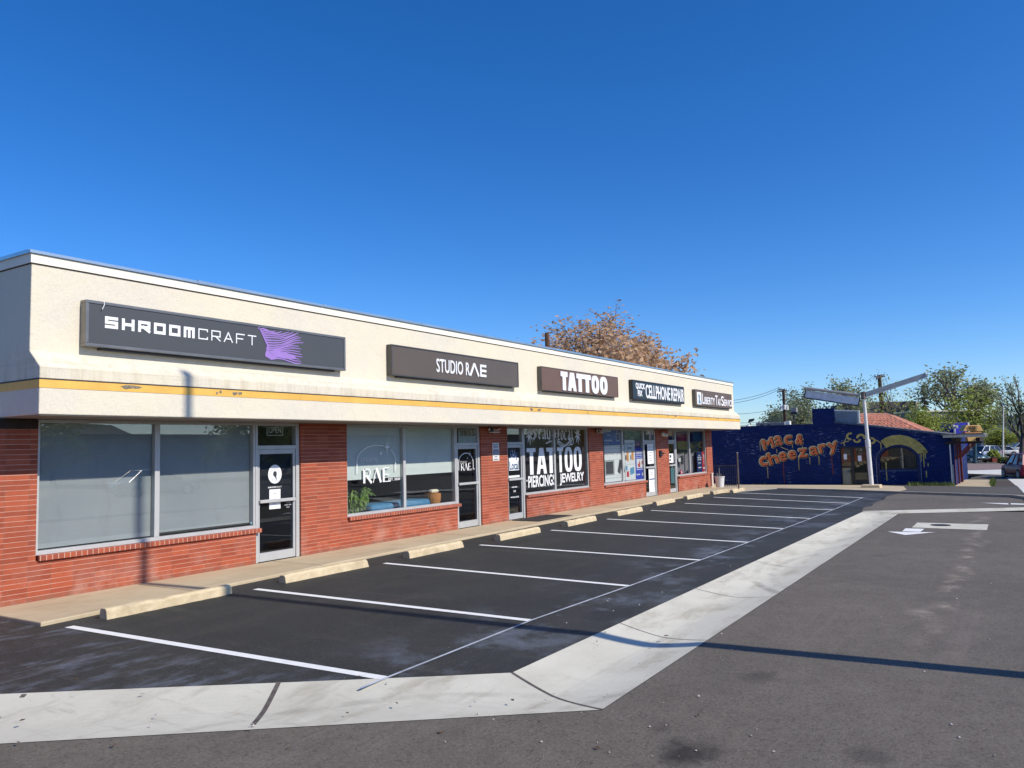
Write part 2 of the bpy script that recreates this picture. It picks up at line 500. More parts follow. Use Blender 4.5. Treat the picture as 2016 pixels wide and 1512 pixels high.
# ------------------------------------------------------------------ mesh building
class MB:
    def __init__(s):
        s.v, s.f, s.tm = [], [], []

    def add(s, vs, fs):
        o = len(s.v)
        s.v += [Vector(p) for p in vs]
        s.f += [tuple(i + o for i in f) for f in fs]
        return s

    def box(s, x0, x1, y0, y1, z0, z1):
        s.add([(x0, y0, z0), (x1, y0, z0), (x1, y1, z0), (x0, y1, z0), (x0, y0, z1), (x1, y0, z1), (x1, y1, z1), (x0, y1, z1)],
              [(0, 3, 2, 1), (4, 5, 6, 7), (0, 1, 5, 4), (1, 2, 6, 5), (2, 3, 7, 6), (3, 0, 4, 7)])
        return s

    def prism(s, pts, vec):
        n = len(pts)
        vec = Vector(vec)
        pts = [Vector(p) for p in pts]
        nn = Vector((0, 0, 0))
        for i in range(n):
            nn += pts[i].cross(pts[(i + 1) % n])
        if nn.dot(vec) > 0:
            pts = pts[::-1]
        s.add(pts + [p + vec for p in pts],
              [tuple(range(n)), tuple(range(2 * n - 1, n - 1, -1))] + [(i, i + n, (i + 1) % n + n, (i + 1) % n)[::1] for i in range(n)])
        return s

    def tube(s, p0, p1, r0, r1=None, n=8, cap=True):
        p0, p1 = Vector(p0), Vector(p1)
        r1 = r0 if r1 is None else r1
        d = (p1 - p0)
        if d.length < 1e-6:
            return s
        d.normalize()
        a = d.orthogonal().normalized()
        b = d.cross(a)
        vs = []
        for p, r in ((p0, r0), (p1, r1)):
            for i in range(n):
                t = 2 * math.pi * i / n
                vs.append(p + (a * math.cos(t) + b * math.sin(t)) * r)
        fs = [(i, (i + 1) % n, (i + 1) % n + n, i + n) for i in range(n)]
        if cap:
            fs += [tuple(range(n - 1, -1, -1)), tuple(range(n, 2 * n))]
        s.add(vs, fs)
        return s

    def path(s, pts, r, n=6):
        for a, b in zip(pts, pts[1:]):
            s.tube(a, b, r, r, n)
        return s

    def lathe(s, c, prof, n=20, axis='z'):
        c = Vector(c)
        vs, fs = [], []
        for (r, h) in prof:
            for i in range(n):
                t = 2 * math.pi * i / n
                q = (r * math.cos(t), r * math.sin(t), h)
                if axis == 'y':
                    q = (q[0], q[2], q[1])
                if axis == 'x':
                    q = (q[2], q[0], q[1])
                vs.append(c + Vector(q))
        for k in range(len(prof) - 1):
            for i in range(n):
                fs.append((k * n + i, k * n + (i + 1) % n, (k + 1) * n + (i + 1) % n, (k + 1) * n + i))
        fs.append(tuple(range(n - 1, -1, -1)))
        fs.append(tuple(range((len(prof) - 1) * n, len(prof) * n)))
        s.add(vs, fs)
        return s

    def words(s, name, mat, parent, rest="print"):
        """each line of writing its own part, the other marks together"""
        keep = [True] * len(s.f)
        for (v0, f0), (v1, f1) in s.tm:
            q = MB()
            q.v = s.v[v0:v1]
            q.f = [tuple(i - v0 for i in f) for f in s.f[f0:f1]]
            for i in range(f0, f1):
                keep[i] = False
            q.build(name, mat, parent)
        q = MB()
        ix = {}
        for f, k in zip(s.f, keep):
            if k:
                q.f.append(tuple(ix.setdefault(i, len(ix)) for i in f))
        if q.f:
            q.v = [s.v[i] for i in sorted(ix, key=ix.get)]
            q.build(rest, mat, parent)

    def build(s, name, mat, parent=None, loc=None, bevel=0.0, seg=2, smooth=False, local=False, fixn=True):
        me = bpy.data.meshes.new(name)
        base = Vector((0, 0, 0))
        if not local:
            if parent is not None:
                q = parent
                while q is not None:
                    base = base + q.location
                    q = q.parent
            if loc is not None:
                base = Vector(loc)
        me.from_pydata([p - base for p in s.v], [], s.f)
        if fixn:
            b = bmesh.new()
            b.from_mesh(me)
            bmesh.ops.recalc_face_normals(b, faces=b.faces)
            b.to_mesh(me)
            b.free()
        me.materials.append(mat)
        if smooth:
            for p in me.polygons:
                p.use_smooth = True
        o = bpy.data.objects.new(name, me)
        COL.objects.link(o)
        if parent is not None:
            o.parent = parent
        elif loc is not None:
            o.location = loc
        if bevel:
            bv = o.modifiers.new("bevel", 'BEVEL')
            bv.width = bevel
            bv.segments = seg
            bv.limit_method = 'ANGLE'
            bv.angle_limit = R(35)
        return o


def tag(o, label=None, cat=None, group=None, kind=None):
    if label:
        o['label'] = label
    if cat:
        o['category'] = cat
    if group:
        o['group'] = group
    if kind:
        o['kind'] = kind
    return o


def thing(name, loc, label, cat, group=None, rz=0.0):
    o = bpy.data.objects.new(name, None)
    o.empty_display_size = 0.2
    COL.objects.link(o)
    o.location = loc
    o.rotation_euler = (0, 0, rz)
    return tag(o, label, cat, group)


def bx(x0, x1, y0, y1, z0, z1):
    return MB().box(x0, x1, y0, y1, z0, z1)


def copy_tree(o, parent=None):
    c = o.copy()
    COL.objects.link(c)
    c.parent = parent
    for ch in list(o.children):
        copy_tree(ch, c)
    return c


# ---------- lettering
_gcache = {}


def glyphs(body, spacing=1.0, offset=0.0, shear=0.0):
    k = (body, spacing, offset, shear)
    if k in _gcache:
        return _gcache[k]
    cu = bpy.data.curves.new("t", 'FONT')
    cu.body = body
    cu.size = 1.0
    cu.space_character = spacing
    cu.offset = offset
    cu.shear = shear
    cu.resolution_u = 4
    cu.extrude = 0.5
    ob = bpy.data.objects.new("t", cu)
    COL.objects.link(ob)
    bpy.context.view_layer.update()
    me = bpy.data.meshes.new_from_object(ob.evaluated_get(bpy.context.evaluated_depsgraph_get()))
    vs = [tuple(v.co) for v in me.vertices]
    fs = [tuple(p.vertices) for p in me.polygons]
    bpy.data.objects.remove(ob)
    bpy.data.curves.remove(cu)
    bpy.data.meshes.remove(me)
    _gcache[k] = (vs, fs)
    return vs, fs


def text(mb, body, a0, a1, b0, b1, place, th=0.003, spacing=1.0, offset=0.0, shear=0.0, rot=0.0, boldn=0, bold=0.0):
    """fit text into the rectangle (a0..a1, b0..b1) of the plane given by place(a, b, n)"""
    vs, fs = glyphs(body, spacing, offset, shear)
    x0 = min(v[0] for v in vs)
    x1 = max(v[0] for v in vs)
    y0 = min(v[1] for v in vs)
    y1 = max(v[1] for v in vs)
    ca, cb = (a0 + a1) / 2, (b0 + b1) / 2
    co, si = math.cos(rot), math.sin(rot)
    shifts = [(0, 0)]
    if boldn:
        shifts += [(bold * math.cos(2 * math.pi * i / boldn), bold * math.sin(2 * math.pi * i / boldn)) for i in range(boldn)]
    start = (len(mb.v), len(mb.f))
    for k, (sx, sy) in enumerate(shifts):
        out = []
        for v in vs:
            a = a0 + (v[0] - x0) / (x1 - x0) * (a1 - a0) - ca
            b = b0 + (v[1] - y0) / (y1 - y0) * (b1 - b0) - cb
            a, b = a * co - b * si + ca + sx, a * si + b * co + cb + sy
            out.append(place(a, b, (v[2] + 0.5) * th + k * 0.0002))
        mb.add(out, fs)
    mb.tm.append((start, (len(mb.v), len(mb.f))))
    return mb


def facade(y):
    return lambda a, b, n: Vector((a, y - n, b))


def muralp(x):
    return lambda a, b, n: Vector((x - n, -a, b))


def flat(mb, pts, place, th=0.003, n0=0.0):
    n = len(pts)
    fr = [place(a, b, n0 + th) for a, b in pts]
    bk = [place(a, b, n0) for a, b in pts]
    mb.add(fr + bk, [tuple(range(n)), tuple(range(2 * n - 1, n - 1, -1))] + [(i, (i + 1) % n, (i + 1) % n + n, i + n) for i in range(n)])
    return mb


def rect(mb, a0, a1, b0, b1, place, th=0.003, n0=0.0):
    return flat(mb, [(a0, b0), (a1, b0), (a1, b1), (a0, b1)], place, th, n0)


def strokes(mb, lines, w, place, th=0.004, sq=True):
    k = 0
    for ln in lines:
        for (ax, ay), (bx_, by) in zip(ln, ln[1:]):
            d = Vector((bx_ - ax, by - ay))
            L = d.length
            if L < 1e-6:
                continue
            d /= L
            e = w / 2 if sq else 0
            n = Vector((-d.y, d.x)) * w / 2
            p0 = Vector((ax, ay)) - d * e
            p1 = Vector((bx_, by)) + d * e
            flat(mb, [tuple(p0 - n), tuple(p1 - n), tuple(p1 + n), tuple(p0 + n)], place, th + k * 0.00025)
            k += 1
    return mb


def nib(mb, lines, nx, ny, place, th=0.003):
    k = 0
    for ln in lines:
        for a, b in zip(ln, ln[1:]):
            flat(mb, [(a[0] - nx, a[1] - ny), (b[0] - nx, b[1] - ny), (b[0] + nx, b[1] + ny), (a[0] + nx, a[1] + ny)], place, th + (k % 12) * 0.0002)
            k += 1
    return mb


# ------------------------------------------------------------------ ground
def sheet(name, pts, dz, mat, kind='structure', thick=0.0, brk=True, ramp=False):
    b = bmesh.new()
    vs = [b.verts.new((p[0], p[1], 0)) for p in pts]
    b.faces.new(vs)
    for xb, _ in BRK if brk else []:
        g = b.verts[:] + b.edges[:] + b.faces[:]
        bmesh.ops.bisect_plane(b, geom=g, plane_co=(xb, 0, 0), plane_no=(1, 0, 0))
    if ramp:
        for yb in (-7.3, -1.4):
            g = b.verts[:] + b.edges[:] + b.faces[:]
            bmesh.ops.bisect_plane(b, geom=g, plane_co=(0, yb, 0), plane_no=(0, 1, 0))
    bmesh.ops.triangulate(b, faces=b.faces[:])
    for v in b.verts:
        v.co.z = gz(v.co.x) + dz
        if ramp:
            v.co.z += 0.07 * min(1.0, max(0.0, (v.co.y + 7.3) / 5.9))
    bmesh.ops.recalc_face_normals(b, faces=b.faces)
    for f in b.faces:
        if f.normal.z < 0:
            f.normal_flip()
    if thick:
        ex = bmesh.ops.extrude_face_region(b, geom=b.faces[:])
        for e in ex['geom']:
            if isinstance(e, bmesh.types.BMVert):
                e.co.z -= thick
        bmesh.ops.recalc_face_normals(b, faces=b.faces)
    me = bpy.data.meshes.new(name)
    b.to_mesh(me)
    b.free()
    me.materials.append(mat)
    o = bpy.data.objects.new(name, me)
    COL.objects.link(o)
    if kind:
        o['kind'] = kind
    return o


sheet("ground", [(-600, -900), (2600, -900), (2600, 1200), (-600, 1200)], -0.30, mGROUND)
gi = [G(1008, 1325), G(1700, 1007)]
go = [G(1185, 1398), G(1770, 1011)]
gl_i, gl_o = G(0, 1376), G(0, 1465)
di = (gl_i - gi[0]).normalized()
left_i = gl_i + di * 4.7
left_o = gl_o + (gl_o - go[0]).normalized() * 4.7
# sealed parking stalls
far_corner = G(1768, 972)
park_pts = [left_i, gi[0], gi[1], far_corner, G(1640, 967.5), G(1480, 963), Vector((35.6, -1.0, 0)), Vector((35.6, 0.1, 0)), Vector((left_i.x - 0.1, 0.1, 0))]
sheet("parking_asphalt", park_pts, 0.0, mPARK, ramp=True)
# main lane (nearest the camera)
cr_b = [G(1770, 1011.5), G(2016, 1005.5)]
db = (cr_b[1] - cr_b[0]).normalized()
cr_t = [G(1696, 1006.6), G(2016, 999.3)]
dt = (cr_t[1] - cr_t[0]).normalized()
sheet("lane", [left_o, go[0], cr_b[0], cr_b[0] + db * 40, Vector((30, -60, 0)), Vector((-20, -60, 0)), Vector((-20, left_o.y - 3, 0))], 0.0, mLANE)
# far lane between the cross gutter and the kerb
kb = [G(1640, 967), far_corner, G(1994, 980), G(2016, 983)]
dk = (kb[3] - kb[2]).normalized()
jag = [G(1747, 977), G(1741, 983), G(1722, 990), G(1716, 997), G(1700, 1000)]
sheet("far_lane", [cr_t[0], cr_t[0] + dt * 40, kb[3] + dk * 30, kb[3], kb[2], kb[1]] + jag, 0.006, mLANE)
# concrete gutters: shallow V in section
def gutter(name, rows):
    b = MB()
    for r in rows:
        b.v += [Vector(p) for p in r]
    n = len(rows[0])
    for k in range(len(rows) - 1):
        for i in range(n - 1):
            b.f.append((k * n + i, k * n + i + 1, (k + 1) * n + i + 1, (k + 1) * n + i))
    return b


def vrow(a, c, dip=0.06, n=14):
    out = []
    for i in range(n + 1):
        t = i / n
        p = a.lerp(c, t)
        d = dip * (1 - (abs(t - 0.52) / (0.52 if t < 0.52 else 0.48)) ** 1.45)
        lift = 0.07 * min(1.0, max(0.0, (a.y + 7.3) / 5.9)) * (1 - t)
        out.append(Vector((p.x, p.y, gz(p.x) + 0.004 - d + lift)))
    return out


rows = [vrow(left_i, left_o, 0.05)] + [vrow(left_i.lerp(gi[0], t), left_o.lerp(go[0], t), 0.05) for t in (0.5, 0.8, 0.93)] + [vrow(gi[0], go[0], 0.06)]
rows += [vrow(gi[0].lerp(gi[1], t), go[0].lerp(go[1], t), 0.065) for t in (0.1, 0.2, 0.4, 0.6, 0.8, 0.93)] + [vrow(gi[1], go[1], 0.0)]
g = gutter("gutter", rows).build("gutter", mGUTTER, smooth=False)
tag(g, kind='structure')
t0 = [cr_t[0], cr_t[0] + dt * 45]
b0 = [cr_b[0], cr_b[0] + db * 45]
g = gutter("cross_gutter", [vrow(t0[0].lerp(t0[1], t), b0[0].lerp(b0[1], t), 0.0, 2) for t in (0, 0.1, 0.3, 1)]).build("cross_gutter", mGUTTER)
g.location.z = 0.004
tag(g, kind='structure')
# gutter joints
def gjoint(a, c, w=0.03, dip=0.06):
    b = MB()
    ra = vrow(a, c, dip, 14)
    d = (c - a).normalized()
    s = Vector((-d.y, d.x, 0)) * w / 2
    for p, q in zip(ra, ra[1:]):
        z = Vector((0, 0, 0.003))
        b.add([p - s + z, q - s + z, q + s + z, p + s + z], [(0, 1, 2, 3)])
    return b


gjb = MB()
for a, c, w, dip in [(G(549, 1347), G(487, 1440), 0.045, 0.05), (G(48, 1376), G(-20, 1420), 0.045, 0.05), (gi[0], go[0], 0.028, 0.06),
                     (gi[0].lerp(gi[1], 0.125), go[0].lerp(go[1], 0.135), 0.012, 0.065), (gi[0].lerp(gi[1], 0.26), go[0].lerp(go[1], 0.28), 0.012, 0.065),
                     (gi[0].lerp(gi[1], 0.42), go[0].lerp(go[1], 0.44), 0.012, 0.065)]:
    j = gjoint(a, c, w, dip)
    gjb.add(j.v, j.f)
tag(gjb.build("gutter_joints", mJOINT, fixn=False), kind='structure')

# stall lines
ends = [(760, 1336), (1046, 1222), (1240, 1154), (1380, 1103), (1474, 1068), (1544, 1041), (1597, 1021), (1640, 1004), (1672, 991), (1700, 980)]
starts = [(136, 1234), (503, 1160), (757, 1109), (945, 1073), (1085, 1044), (1195, 1022), (1282, 1005), (1348, 991), (1405, 979), (1445, 970)]


def park_z(x, y):
    return gz(x) + 0.07 * min(1.0, max(0.0, (y + 7.3) / 5.9))


def strip(a, b, w, dz):
    d = (b - a).normalized()
    s = Vector((-d.y, d.x, 0)) * w / 2
    out = MB()
    n = max(1, int((b - a).length / 0.22))
    for i in range(n):
        p, q = a.lerp(b, i / n), a.lerp(b, (i + 1) / n)
        z = [Vector((0, 0, park_z(t.x, t.y) - t.z + dz)) for t in (p, q)]
        out.add([p - s + z[0], q - s + z[1], q + s + z[1], p + s + z[0]], [(0, 1, 2, 3)])
    return out


def Gp(u, v):
    z = -0.12
    p = None
    for _ in range(40):
        p = onZ(u, v, z)
        z = park_z(p.x, p.y)
    return p


for i, (s_, e_) in enumerate(zip(starts, ends)):
    o = strip(Gp(*s_), Gp(*e_), 0.115, 0.004).build("parking_line", mPAINT, loc=G(*s_))
    tag(o, kind='structure')
tl = MB()
pe = [Gp(*e) for e in ends]
for a, b in zip(pe, pe[1:]):
    q = strip(a, b, 0.035, 0.008)
    tl.add(q.v, q.f)
q = strip(pe[0], pe[0] + (pe[0] - pe[1]).normalized() * 0.35, 0.035, 0.008)
tl.add(q.v, q.f)
tag(tl.build("stall_end_line", mTHIN), kind='structure')

# sidewalk in front of the shops
SW_Y = [(5.33, -1.55), (8.0, -1.38), (12, -1.22), (19.4, -1.16), (27, -1.16), (31, -1.3), (35.2, -1.5)]
swp = [(x, y, 0) for x, y in SW_Y] + [(35.2, -0.2, 0), (38.4, 0.3, 0), (38.4, 2.2, 0), (36.35, 0.05, 0), (5.33, 0.05, 0)]
o = MB().prism([(p[0], p[1], 0.0) for p in swp], (0, 0, -0.24)).build("sidewalk", mWALK, bevel=0.015)
tag(o, kind='structure')
crk = MB()
for x, yy in [(7.6, -1.38), (10.3, -1.3), (15.2, -1.18), (19.0, -1.14), (23.7, -1.14), (28.2, -1.16)]:
    crk.add([(x, yy, 0.002), (x + 0.014, yy, 0.002), (x + 0.014, -0.01, 0.002), (x, -0.01, 0.002)], [(0, 1, 2, 3)])
tag(crk.build("sidewalk_joints", M("walk_joint", (0.14, 0.11, 0.08), 0.9, 0.3, 9)), kind='structure')

# raised pavement beyond the stalls, with its kerb
KH = 0.09
k2 = [Vector((35.2, -1.5, 0)), G(1530, 965), G(1640, 967.3), far_corner, kb[2], kb[3], kb[3] + dk * 30]
back = [Vector((80, -60, 0)), Vector((80, -12, 0)), Vector((64, -9.3, 0)), Vector((50, -9.3, 0)), Vector((49.95, 12, 0)), Vector((38.4, 12, 0)), Vector((38.4, 0.3, 0)), Vector((35.2, -0.2, 0))]
sheet("pavement", k2[:4] + [G(1785, 964, KH), G(1779, 957.5, KH)] + [Vector((49.95, -4.9, 0))] + back[4:], KH, mWALK)
sheet("raised_asphalt", k2[3:] + back[:4] + [Vector((49.95, -4.9, 0)), G(1779, 957.5, KH), G(1785, 964, KH)], KH, mPATCH)
kbm = MB()
for a, b in zip(k2, k2[1:]):
    d = (b - a).normalized()
    nrm = Vector((d.y, -d.x, 0))
    if nrm.x > 0:
        nrm = -nrm
    w = 0.16
    n = 6
    for i in range(n):
        p, q_ = a.lerp(b, i / n), a.lerp(b, (i + 1) / n)
        P = []
        for t in (p, q_):
            z = gz(t.x)
            P.append([Vector((t.x, t.y, z - 0.2)) + nrm * 0.01, Vector((t.x, t.y, z + KH + 0.008)) + nrm * 0.01, Vector((t.x, t.y, z + KH + 0.008)) - nrm * w, Vector((t.x, t.y, z - 0.2)) - nrm * w])
        kbm.add(P[0] + P[1], [(0, 1, 5, 4), (1, 2, 6, 5), (2, 3, 7, 6)])
tag(kbm.build("kerb", mKERB), kind='structure')

# bits of far paving on the street side
def poly(name, uv, dz, mat):
    return sheet(name, [G(u, v, dz) for u, v in uv], dz, mat)


mPALEC = concrete_mat("pale_street_concrete", S(200, 198, 190), S(216, 214, 206), S(170, 166, 156), 0.7, 0.4)
poly("corner_pavement", [(1880, 957), (1886, 947), (1898, 944), (1955, 944.5), (1950, 958.5)], KH + 0.006, mWALK)
poly("planting_strip", [(1954, 957.5), (1958, 947.5), (1992, 946.5), (2003, 957.5)], KH + 0.006, M("planting_soil", (0.06, 0.045, 0.035), 0.95, 0.4, 5))
poly("street_sidewalk", [(1978, 935.5), (2060, 935.5), (2140, 985), (2026, 985), (2003, 957)], KH + 0.012, mPALEC)
poly("street_crossing", [(1895, 932), (1895, 926.5), (1980, 924), (1990, 926), (1984, 935)], KH + 0.012, mPALEC)
poly("side_street", [(1890, 926.2), (1890, 913), (2060, 913), (2060, 923.6), (1985, 923.8)], KH + 0.008, asphalt_lane_mat("pinkish_asphalt", S(128, 108, 104), S(140, 122, 118), False))
# painted arrows and the utility pad
def uvpoly_mesh(uv, dz):
    p = [G(u, v) for u, v in uv]
    return MB().add([Vector((t.x, t.y, gz(t.x) + dz)) for t in p], [tuple(range(len(p)))])


a = uvpoly_mesh([(1747, 1047), (1783, 1048), (1841, 1048.5), (1782, 1054)], 0.008)
b = uvpoly_mesh([(1783, 1041), (1820, 1042), (1812, 1048), (1776, 1047)], 0.011)
a.add(b.v, b.f)
tag(a.build("painted_arrow", mPAINT, fixn=True), kind='structure')
a = uvpoly_mesh([(1930, 990.5), (1984, 991.5), (1986, 994)], 0.012)
b = uvpoly_mesh([(1990, 991.5), (2040, 993), (2040, 995), (1990, 993.7)], 0.012)
a.add(b.v, b.f)
tag(a.build("painted_arrow", mPAINT), kind='structure')
tag(uvpoly_mesh([(1806, 1029), (1946, 1033), (1943, 1044), (1795, 1039)], 0.005).build("utility_pad", mGUTTER), kind='structure')
c = G(1852, 1034.5)
mh = MB().lathe((c.x, c.y, gz(c.x) + 0.004), [(0.22, 0.0), (0.22, 0.010), (0.18, 0.010), (0.17, 0.014), (0.02, 0.014)], 20)
tag(mh.build("manhole_cover", M("cast_iron", (0.045, 0.04, 0.036), 0.6, 0.3, 9, metal=0.5), loc=(c.x, c.y, gz(c.x))), "round dark iron manhole cover set in the pale concrete pad on the lane", "manhole cover")
# pebbles and grit
pb = MB()
for _ in range(90):
    if random.random() < 0.6:
        p = G(random.uniform(900, 2000), random.uniform(1100, 1500))
    else:
        p = G(random.uniform(0, 1500), random.uniform(1150, 1500))
    r = random.uniform(0.004, 0.014)
    z = gz(p.x) + 0.006
    rr = [r * random.uniform(0.7, 1.3) for _ in range(5)]
    vs = [(p.x + rr[i] * math.cos(i * 1.257), p.y + rr[i] * math.sin(i * 1.257), z) for i in range(5)] + [(p.x, p.y, z + r)]
    pb.add(vs, [(i, (i + 1) % 5, 5) for i in range(5)])
tag(pb.build("pebbles", M("pebble_stone", (0.40, 0.36, 0.32), 0.9, 0.5, 40)), "scattered grit and tiny stones lying on the asphalt and gutter", "grit", kind='stuff')

lb_ = MB()
rnd = random.Random(77)
for _ in range(46):
    p = G(rnd.uniform(0, 1400), rnd.uniform(1240, 1480)) if rnd.random() < 0.6 else Gp(rnd.uniform(100, 1300), rnd.uniform(1060, 1240))
    z = park_z(p.x, p.y) + 0.012
    an, L_ = rnd.uniform(0, 6.28), rnd.uniform(0.015, 0.035)
    d, n_ = Vector((math.cos(an), math.sin(an), 0)), Vector((-math.sin(an), math.cos(an), 0))
    c_ = Vector((p.x, p.y, z))
    lb_.add([c_ - d * L_, c_ + n_ * L_ * 0.5 + Vector((0, 0, 0.006)), c_ + d * L_, c_ - n_ * L_ * 0.5], [(0, 1, 2, 3)])
tag(lb_.build("leaf_litter", M("brown_leaf_litter", (0.10, 0.06, 0.035), 0.9, 0.4, 30), fixn=False), "few dry brown leaf scraps blown over the stalls and gutter", "leaf litter", kind='stuff')

# ------------------------------------------------------------------ wheel stops
stop_px = [(208, 1221), (561, 1149), (806, 1100), (985, 1065), (1118, 1037), (1217, 1016)]
LENS = [1.98, 1.93, 1.83, 1.83, 1.75, 1.8]
xs = [(Gp(*p).x, Gp(*p).y) for p in stop_px] + [(25.2, -1.66), (28.2, -1.64), (31.2, -1.66), (33.5, -1.76)]
adj = ["chipped concrete wheel stop nearest the left end of the shops, in the first stall", "concrete wheel stop before the door with the white round emblem",
       "concrete wheel stop below the window with the green plant", "concrete wheel stop in front of the door numbered 3855", "concrete wheel stop beside the black doormat",
       "concrete wheel stop below the big white window lettering", "concrete wheel stop before the brick pier left of the poster window", "concrete wheel stop in front of the window full of posters",
       "concrete wheel stop in front of the last red brick shop window", "concrete wheel stop at the far end by the thin metal post"]
for i, (x, y) in enumerate(xs):
    L = LENS[i] if i < 6 else 1.8
    z = park_z(x, y) - 0.004
    b = MB()
    n = 14
    rnd = random.Random(i)
    prof = [(0.0, 0.0), (0.015, 0.11), (0.045, 0.14), (0.135, 0.14), (0.165, 0.11), (0.18, 0.0)]
    for k in range(n + 1):
        t = k / n
        sx = x + L * t
        for (py, pz) in prof:
            e = 1.0
            j = rnd.uniform(-0.004, 0.004)
            if i == 0 and pz < 0.05 and py < 0.05 and k > 3:
                j = rnd.uniform(-0.005, 0.03)
            b.v.append(Vector((sx + (0.02 if k == 0 else (-0.03 * (pz / 0.14) if k == n else 0)), y + py + j, z + pz + (rnd.uniform(-0.005, 0.004) if pz > 0 else 0))))
    m_ = len(prof)
    for k in range(n):
        for q in range(m_ - 1):
            b.f.append((k * m_ + q, (k + 1) * m_ + q, (k + 1) * m_ + q + 1, k * m_ + q + 1))
    b.f.append(tuple(range(m_)))
    b.f.append(tuple(n * m_ + q for q in range(m_ - 1, -1, -1)))
    for _ in range(3):
        hit = rnd.choice(b.v)
        for v in b.v:
            if (v - hit).length < 0.09 and v.z > z + 0.06:
                v.z -= rnd.uniform(0.008, 0.022)
    o = b.build("wheel_stop", mSTOP, loc=(x, y, z), bevel=0.008)
    o.rotation_euler.z = R(rnd.uniform(-1.0, 1.0))
    tag(o, adj[i], "wheel stop", "concrete wheel stops along the sidewalk")

# ------------------------------------------------------------------ the shop building
bld = thing("shop_building", (5.53, 0, 0), "long low red brick shop row with a cream stucco fascia and yellow stripe", "building")
XL, XR, ZS = 5.53, 37.6, 2.6
GY = 0.09            # glass plane
bays = []            # (x0,x1) openings
PIERS = [(2.0, 6.04), (11.02, 12.30), (17.28, 18.58), (23.60, 24.66), (29.50, 30.80), (35.53, 36.33)]
WINS = [(6.04, 9.95, 7.957), (12.30, 16.22, 14.22), (19.52, 23.60, 21.35), (24.66, 28.32, 26.38), (31.74, 35.53, 33.42)]
DOORS = [(9.95, 11.02), (16.22, 17.28), (18.58, 19.52), (28.32, 29.50), (30.80, 31.74)]
APRON = [(6.04, 9.93), (12.30, 16.20), (19.54, 23.60), (24.66, 28.30), (31.76, 35.53)]
ZSILL = 0.64
wb = MB()
for a, c in PIERS:
    wb.box(a, c, 0.0, 0.30, 0.0, 2.58)
for a, c in APRON:
    wb.box(a, c, 0.0, 0.30, 0.0, 0.565)
wb.box(36.03, 36.33, 0.30, 11.5, 0.0, 2.58)
wb.build("brick_wall", mBRICK, bld)
for a, c in APRON:
    bx(a + 0.03, c + 0.10, -0.045, 0.12, 0.566, ZSILL).build("brick_sill", mSILL, bld, bevel=0.004)
bx(2.0, 6.03, -0.012, -0.002, 2.44, 2.58).build("pier_shade_strip", mDKWOOD, bld)  # dark strip added for the deep shade on the pier's top brick courses
# fascia: one solid section, full depth
prof = [(-1.0, ZS), (-1.0, 3.24), (-0.73, 3.47), (-0.73, 4.80), (12.0, 4.80), (12.0, ZS)]
fa = MB()
NX = 1
vs0 = [Vector((XL, y, z)) for y, z in prof]
fa.prism(vs0, (XR - XL, 0, 0))
fa.build("stucco_fascia", mSTUCCO, bld, bevel=0.012)
# wavy hand-plastered highlights on the end face come from real plaster bumps
eb = MB()
rnd = random.Random(4)
# yellow band, dark reglets, trim, flashing wrap the front and both ends
def wrap(y, z0, z1, proud, name, mat, bevel=0.0):
    b = MB()
    b.box(XL - proud, XR + proud, y - proud, y - 0.0005, z0, z1)
    b.box(XL - proud, XL - 0.0005, y - 0.0005, 11.9, z0, z1)
    b.box(XR + 0.0005, XR + proud, y - 0.0005, 11.9, z0, z1)
    return b.build(name, mat, bld, bevel=bevel)


wrap(-1.0, 2.955, 3.065, 0.006, "yellow_band", mBAND)
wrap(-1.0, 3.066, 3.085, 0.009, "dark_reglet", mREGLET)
wrap(-0.73, 4.672, 4.80, 0.020, "parapet_trim", mTRIM)
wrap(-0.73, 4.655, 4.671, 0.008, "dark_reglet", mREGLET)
b = MB()
rnd = random.Random(31)
xf = [XL - 0.045, 8.1, 10.9, 13.9, 16.9, 20, 23, 26, 29, 32, 35, XR + 0.045]
for x0_, x1_ in zip(xf, xf[1:]):
    z0_, z1_ = 4.852 + rnd.uniform(-0.010, 0.006), 4.852 + rnd.uniform(-0.010, 0.006)
    y0_ = -0.775 + rnd.uniform(-0.006, 0.006)
    b.prism([(x0_, y0_, 4.801), (x1_ - 0.004, y0_, 4.801), (x1_ - 0.004, y0_, z1_), (x0_, y0_, z0_)], (0, 0.04, 0))
b.box(XL - 0.045, XL - 0.001, -0.7295, 11.9, 4.801, 4.852)
b.box(XR + 0.001, XR + 0.045, -0.7295, 11.9, 4.801, 4.852)
b.build("roof_flashing", mFLASH, bld)
bx(XL, XR, -0.72, 11.9, 4.802, 4.835).build("flat_roof", mROOFGRAVEL, bld)
# joint marks on the flashing
for x in (8.1, 10.9, 13.9, 16.9, 20, 23, 26, 29, 32, 35):
    bx(x, x + 0.05, -0.778, -0.70, 4.800, 4.858).build("flashing_clip", mFLASH, bld)
# torn patches in the yellow band
rnd = random.Random(11)
mTORN = M("torn_stucco", S(128, 118, 102), 0.9, 0.5, 30)
for (u, v, w) in [(250, 763, 0.34), (430, 773, 0.10), (468, 776, 0.20), (1046, 806, 0.26), (1063, 807, 0.26), (1157, 812, 0.05), (1315, 817, 0.1), (1330, 818, 0.2), (1410, 822, 0.1), (1414, 822, 0.15)]:
    p = onY(u, v, -1.0)
    sc = MB()
    for k in range(3):
        cx = p.x + rnd.uniform(-w, w) * 0.4
        cz = min(3.04, max(2.95, p.z + rnd.uniform(-0.02, 0.02)))
        n = 7
        flat(sc, [(cx + w * 0.35 * rnd.uniform(0.5, 1.1) * math.cos(6.283 * i / n), cz + 0.035 * rnd.uniform(0.4, 1.1) * math.sin(6.283 * i / n)) for i in range(n)], facade(-1.006), 0.002 + k * 0.001)
    sc.build("torn_patch", mTORN, bld)
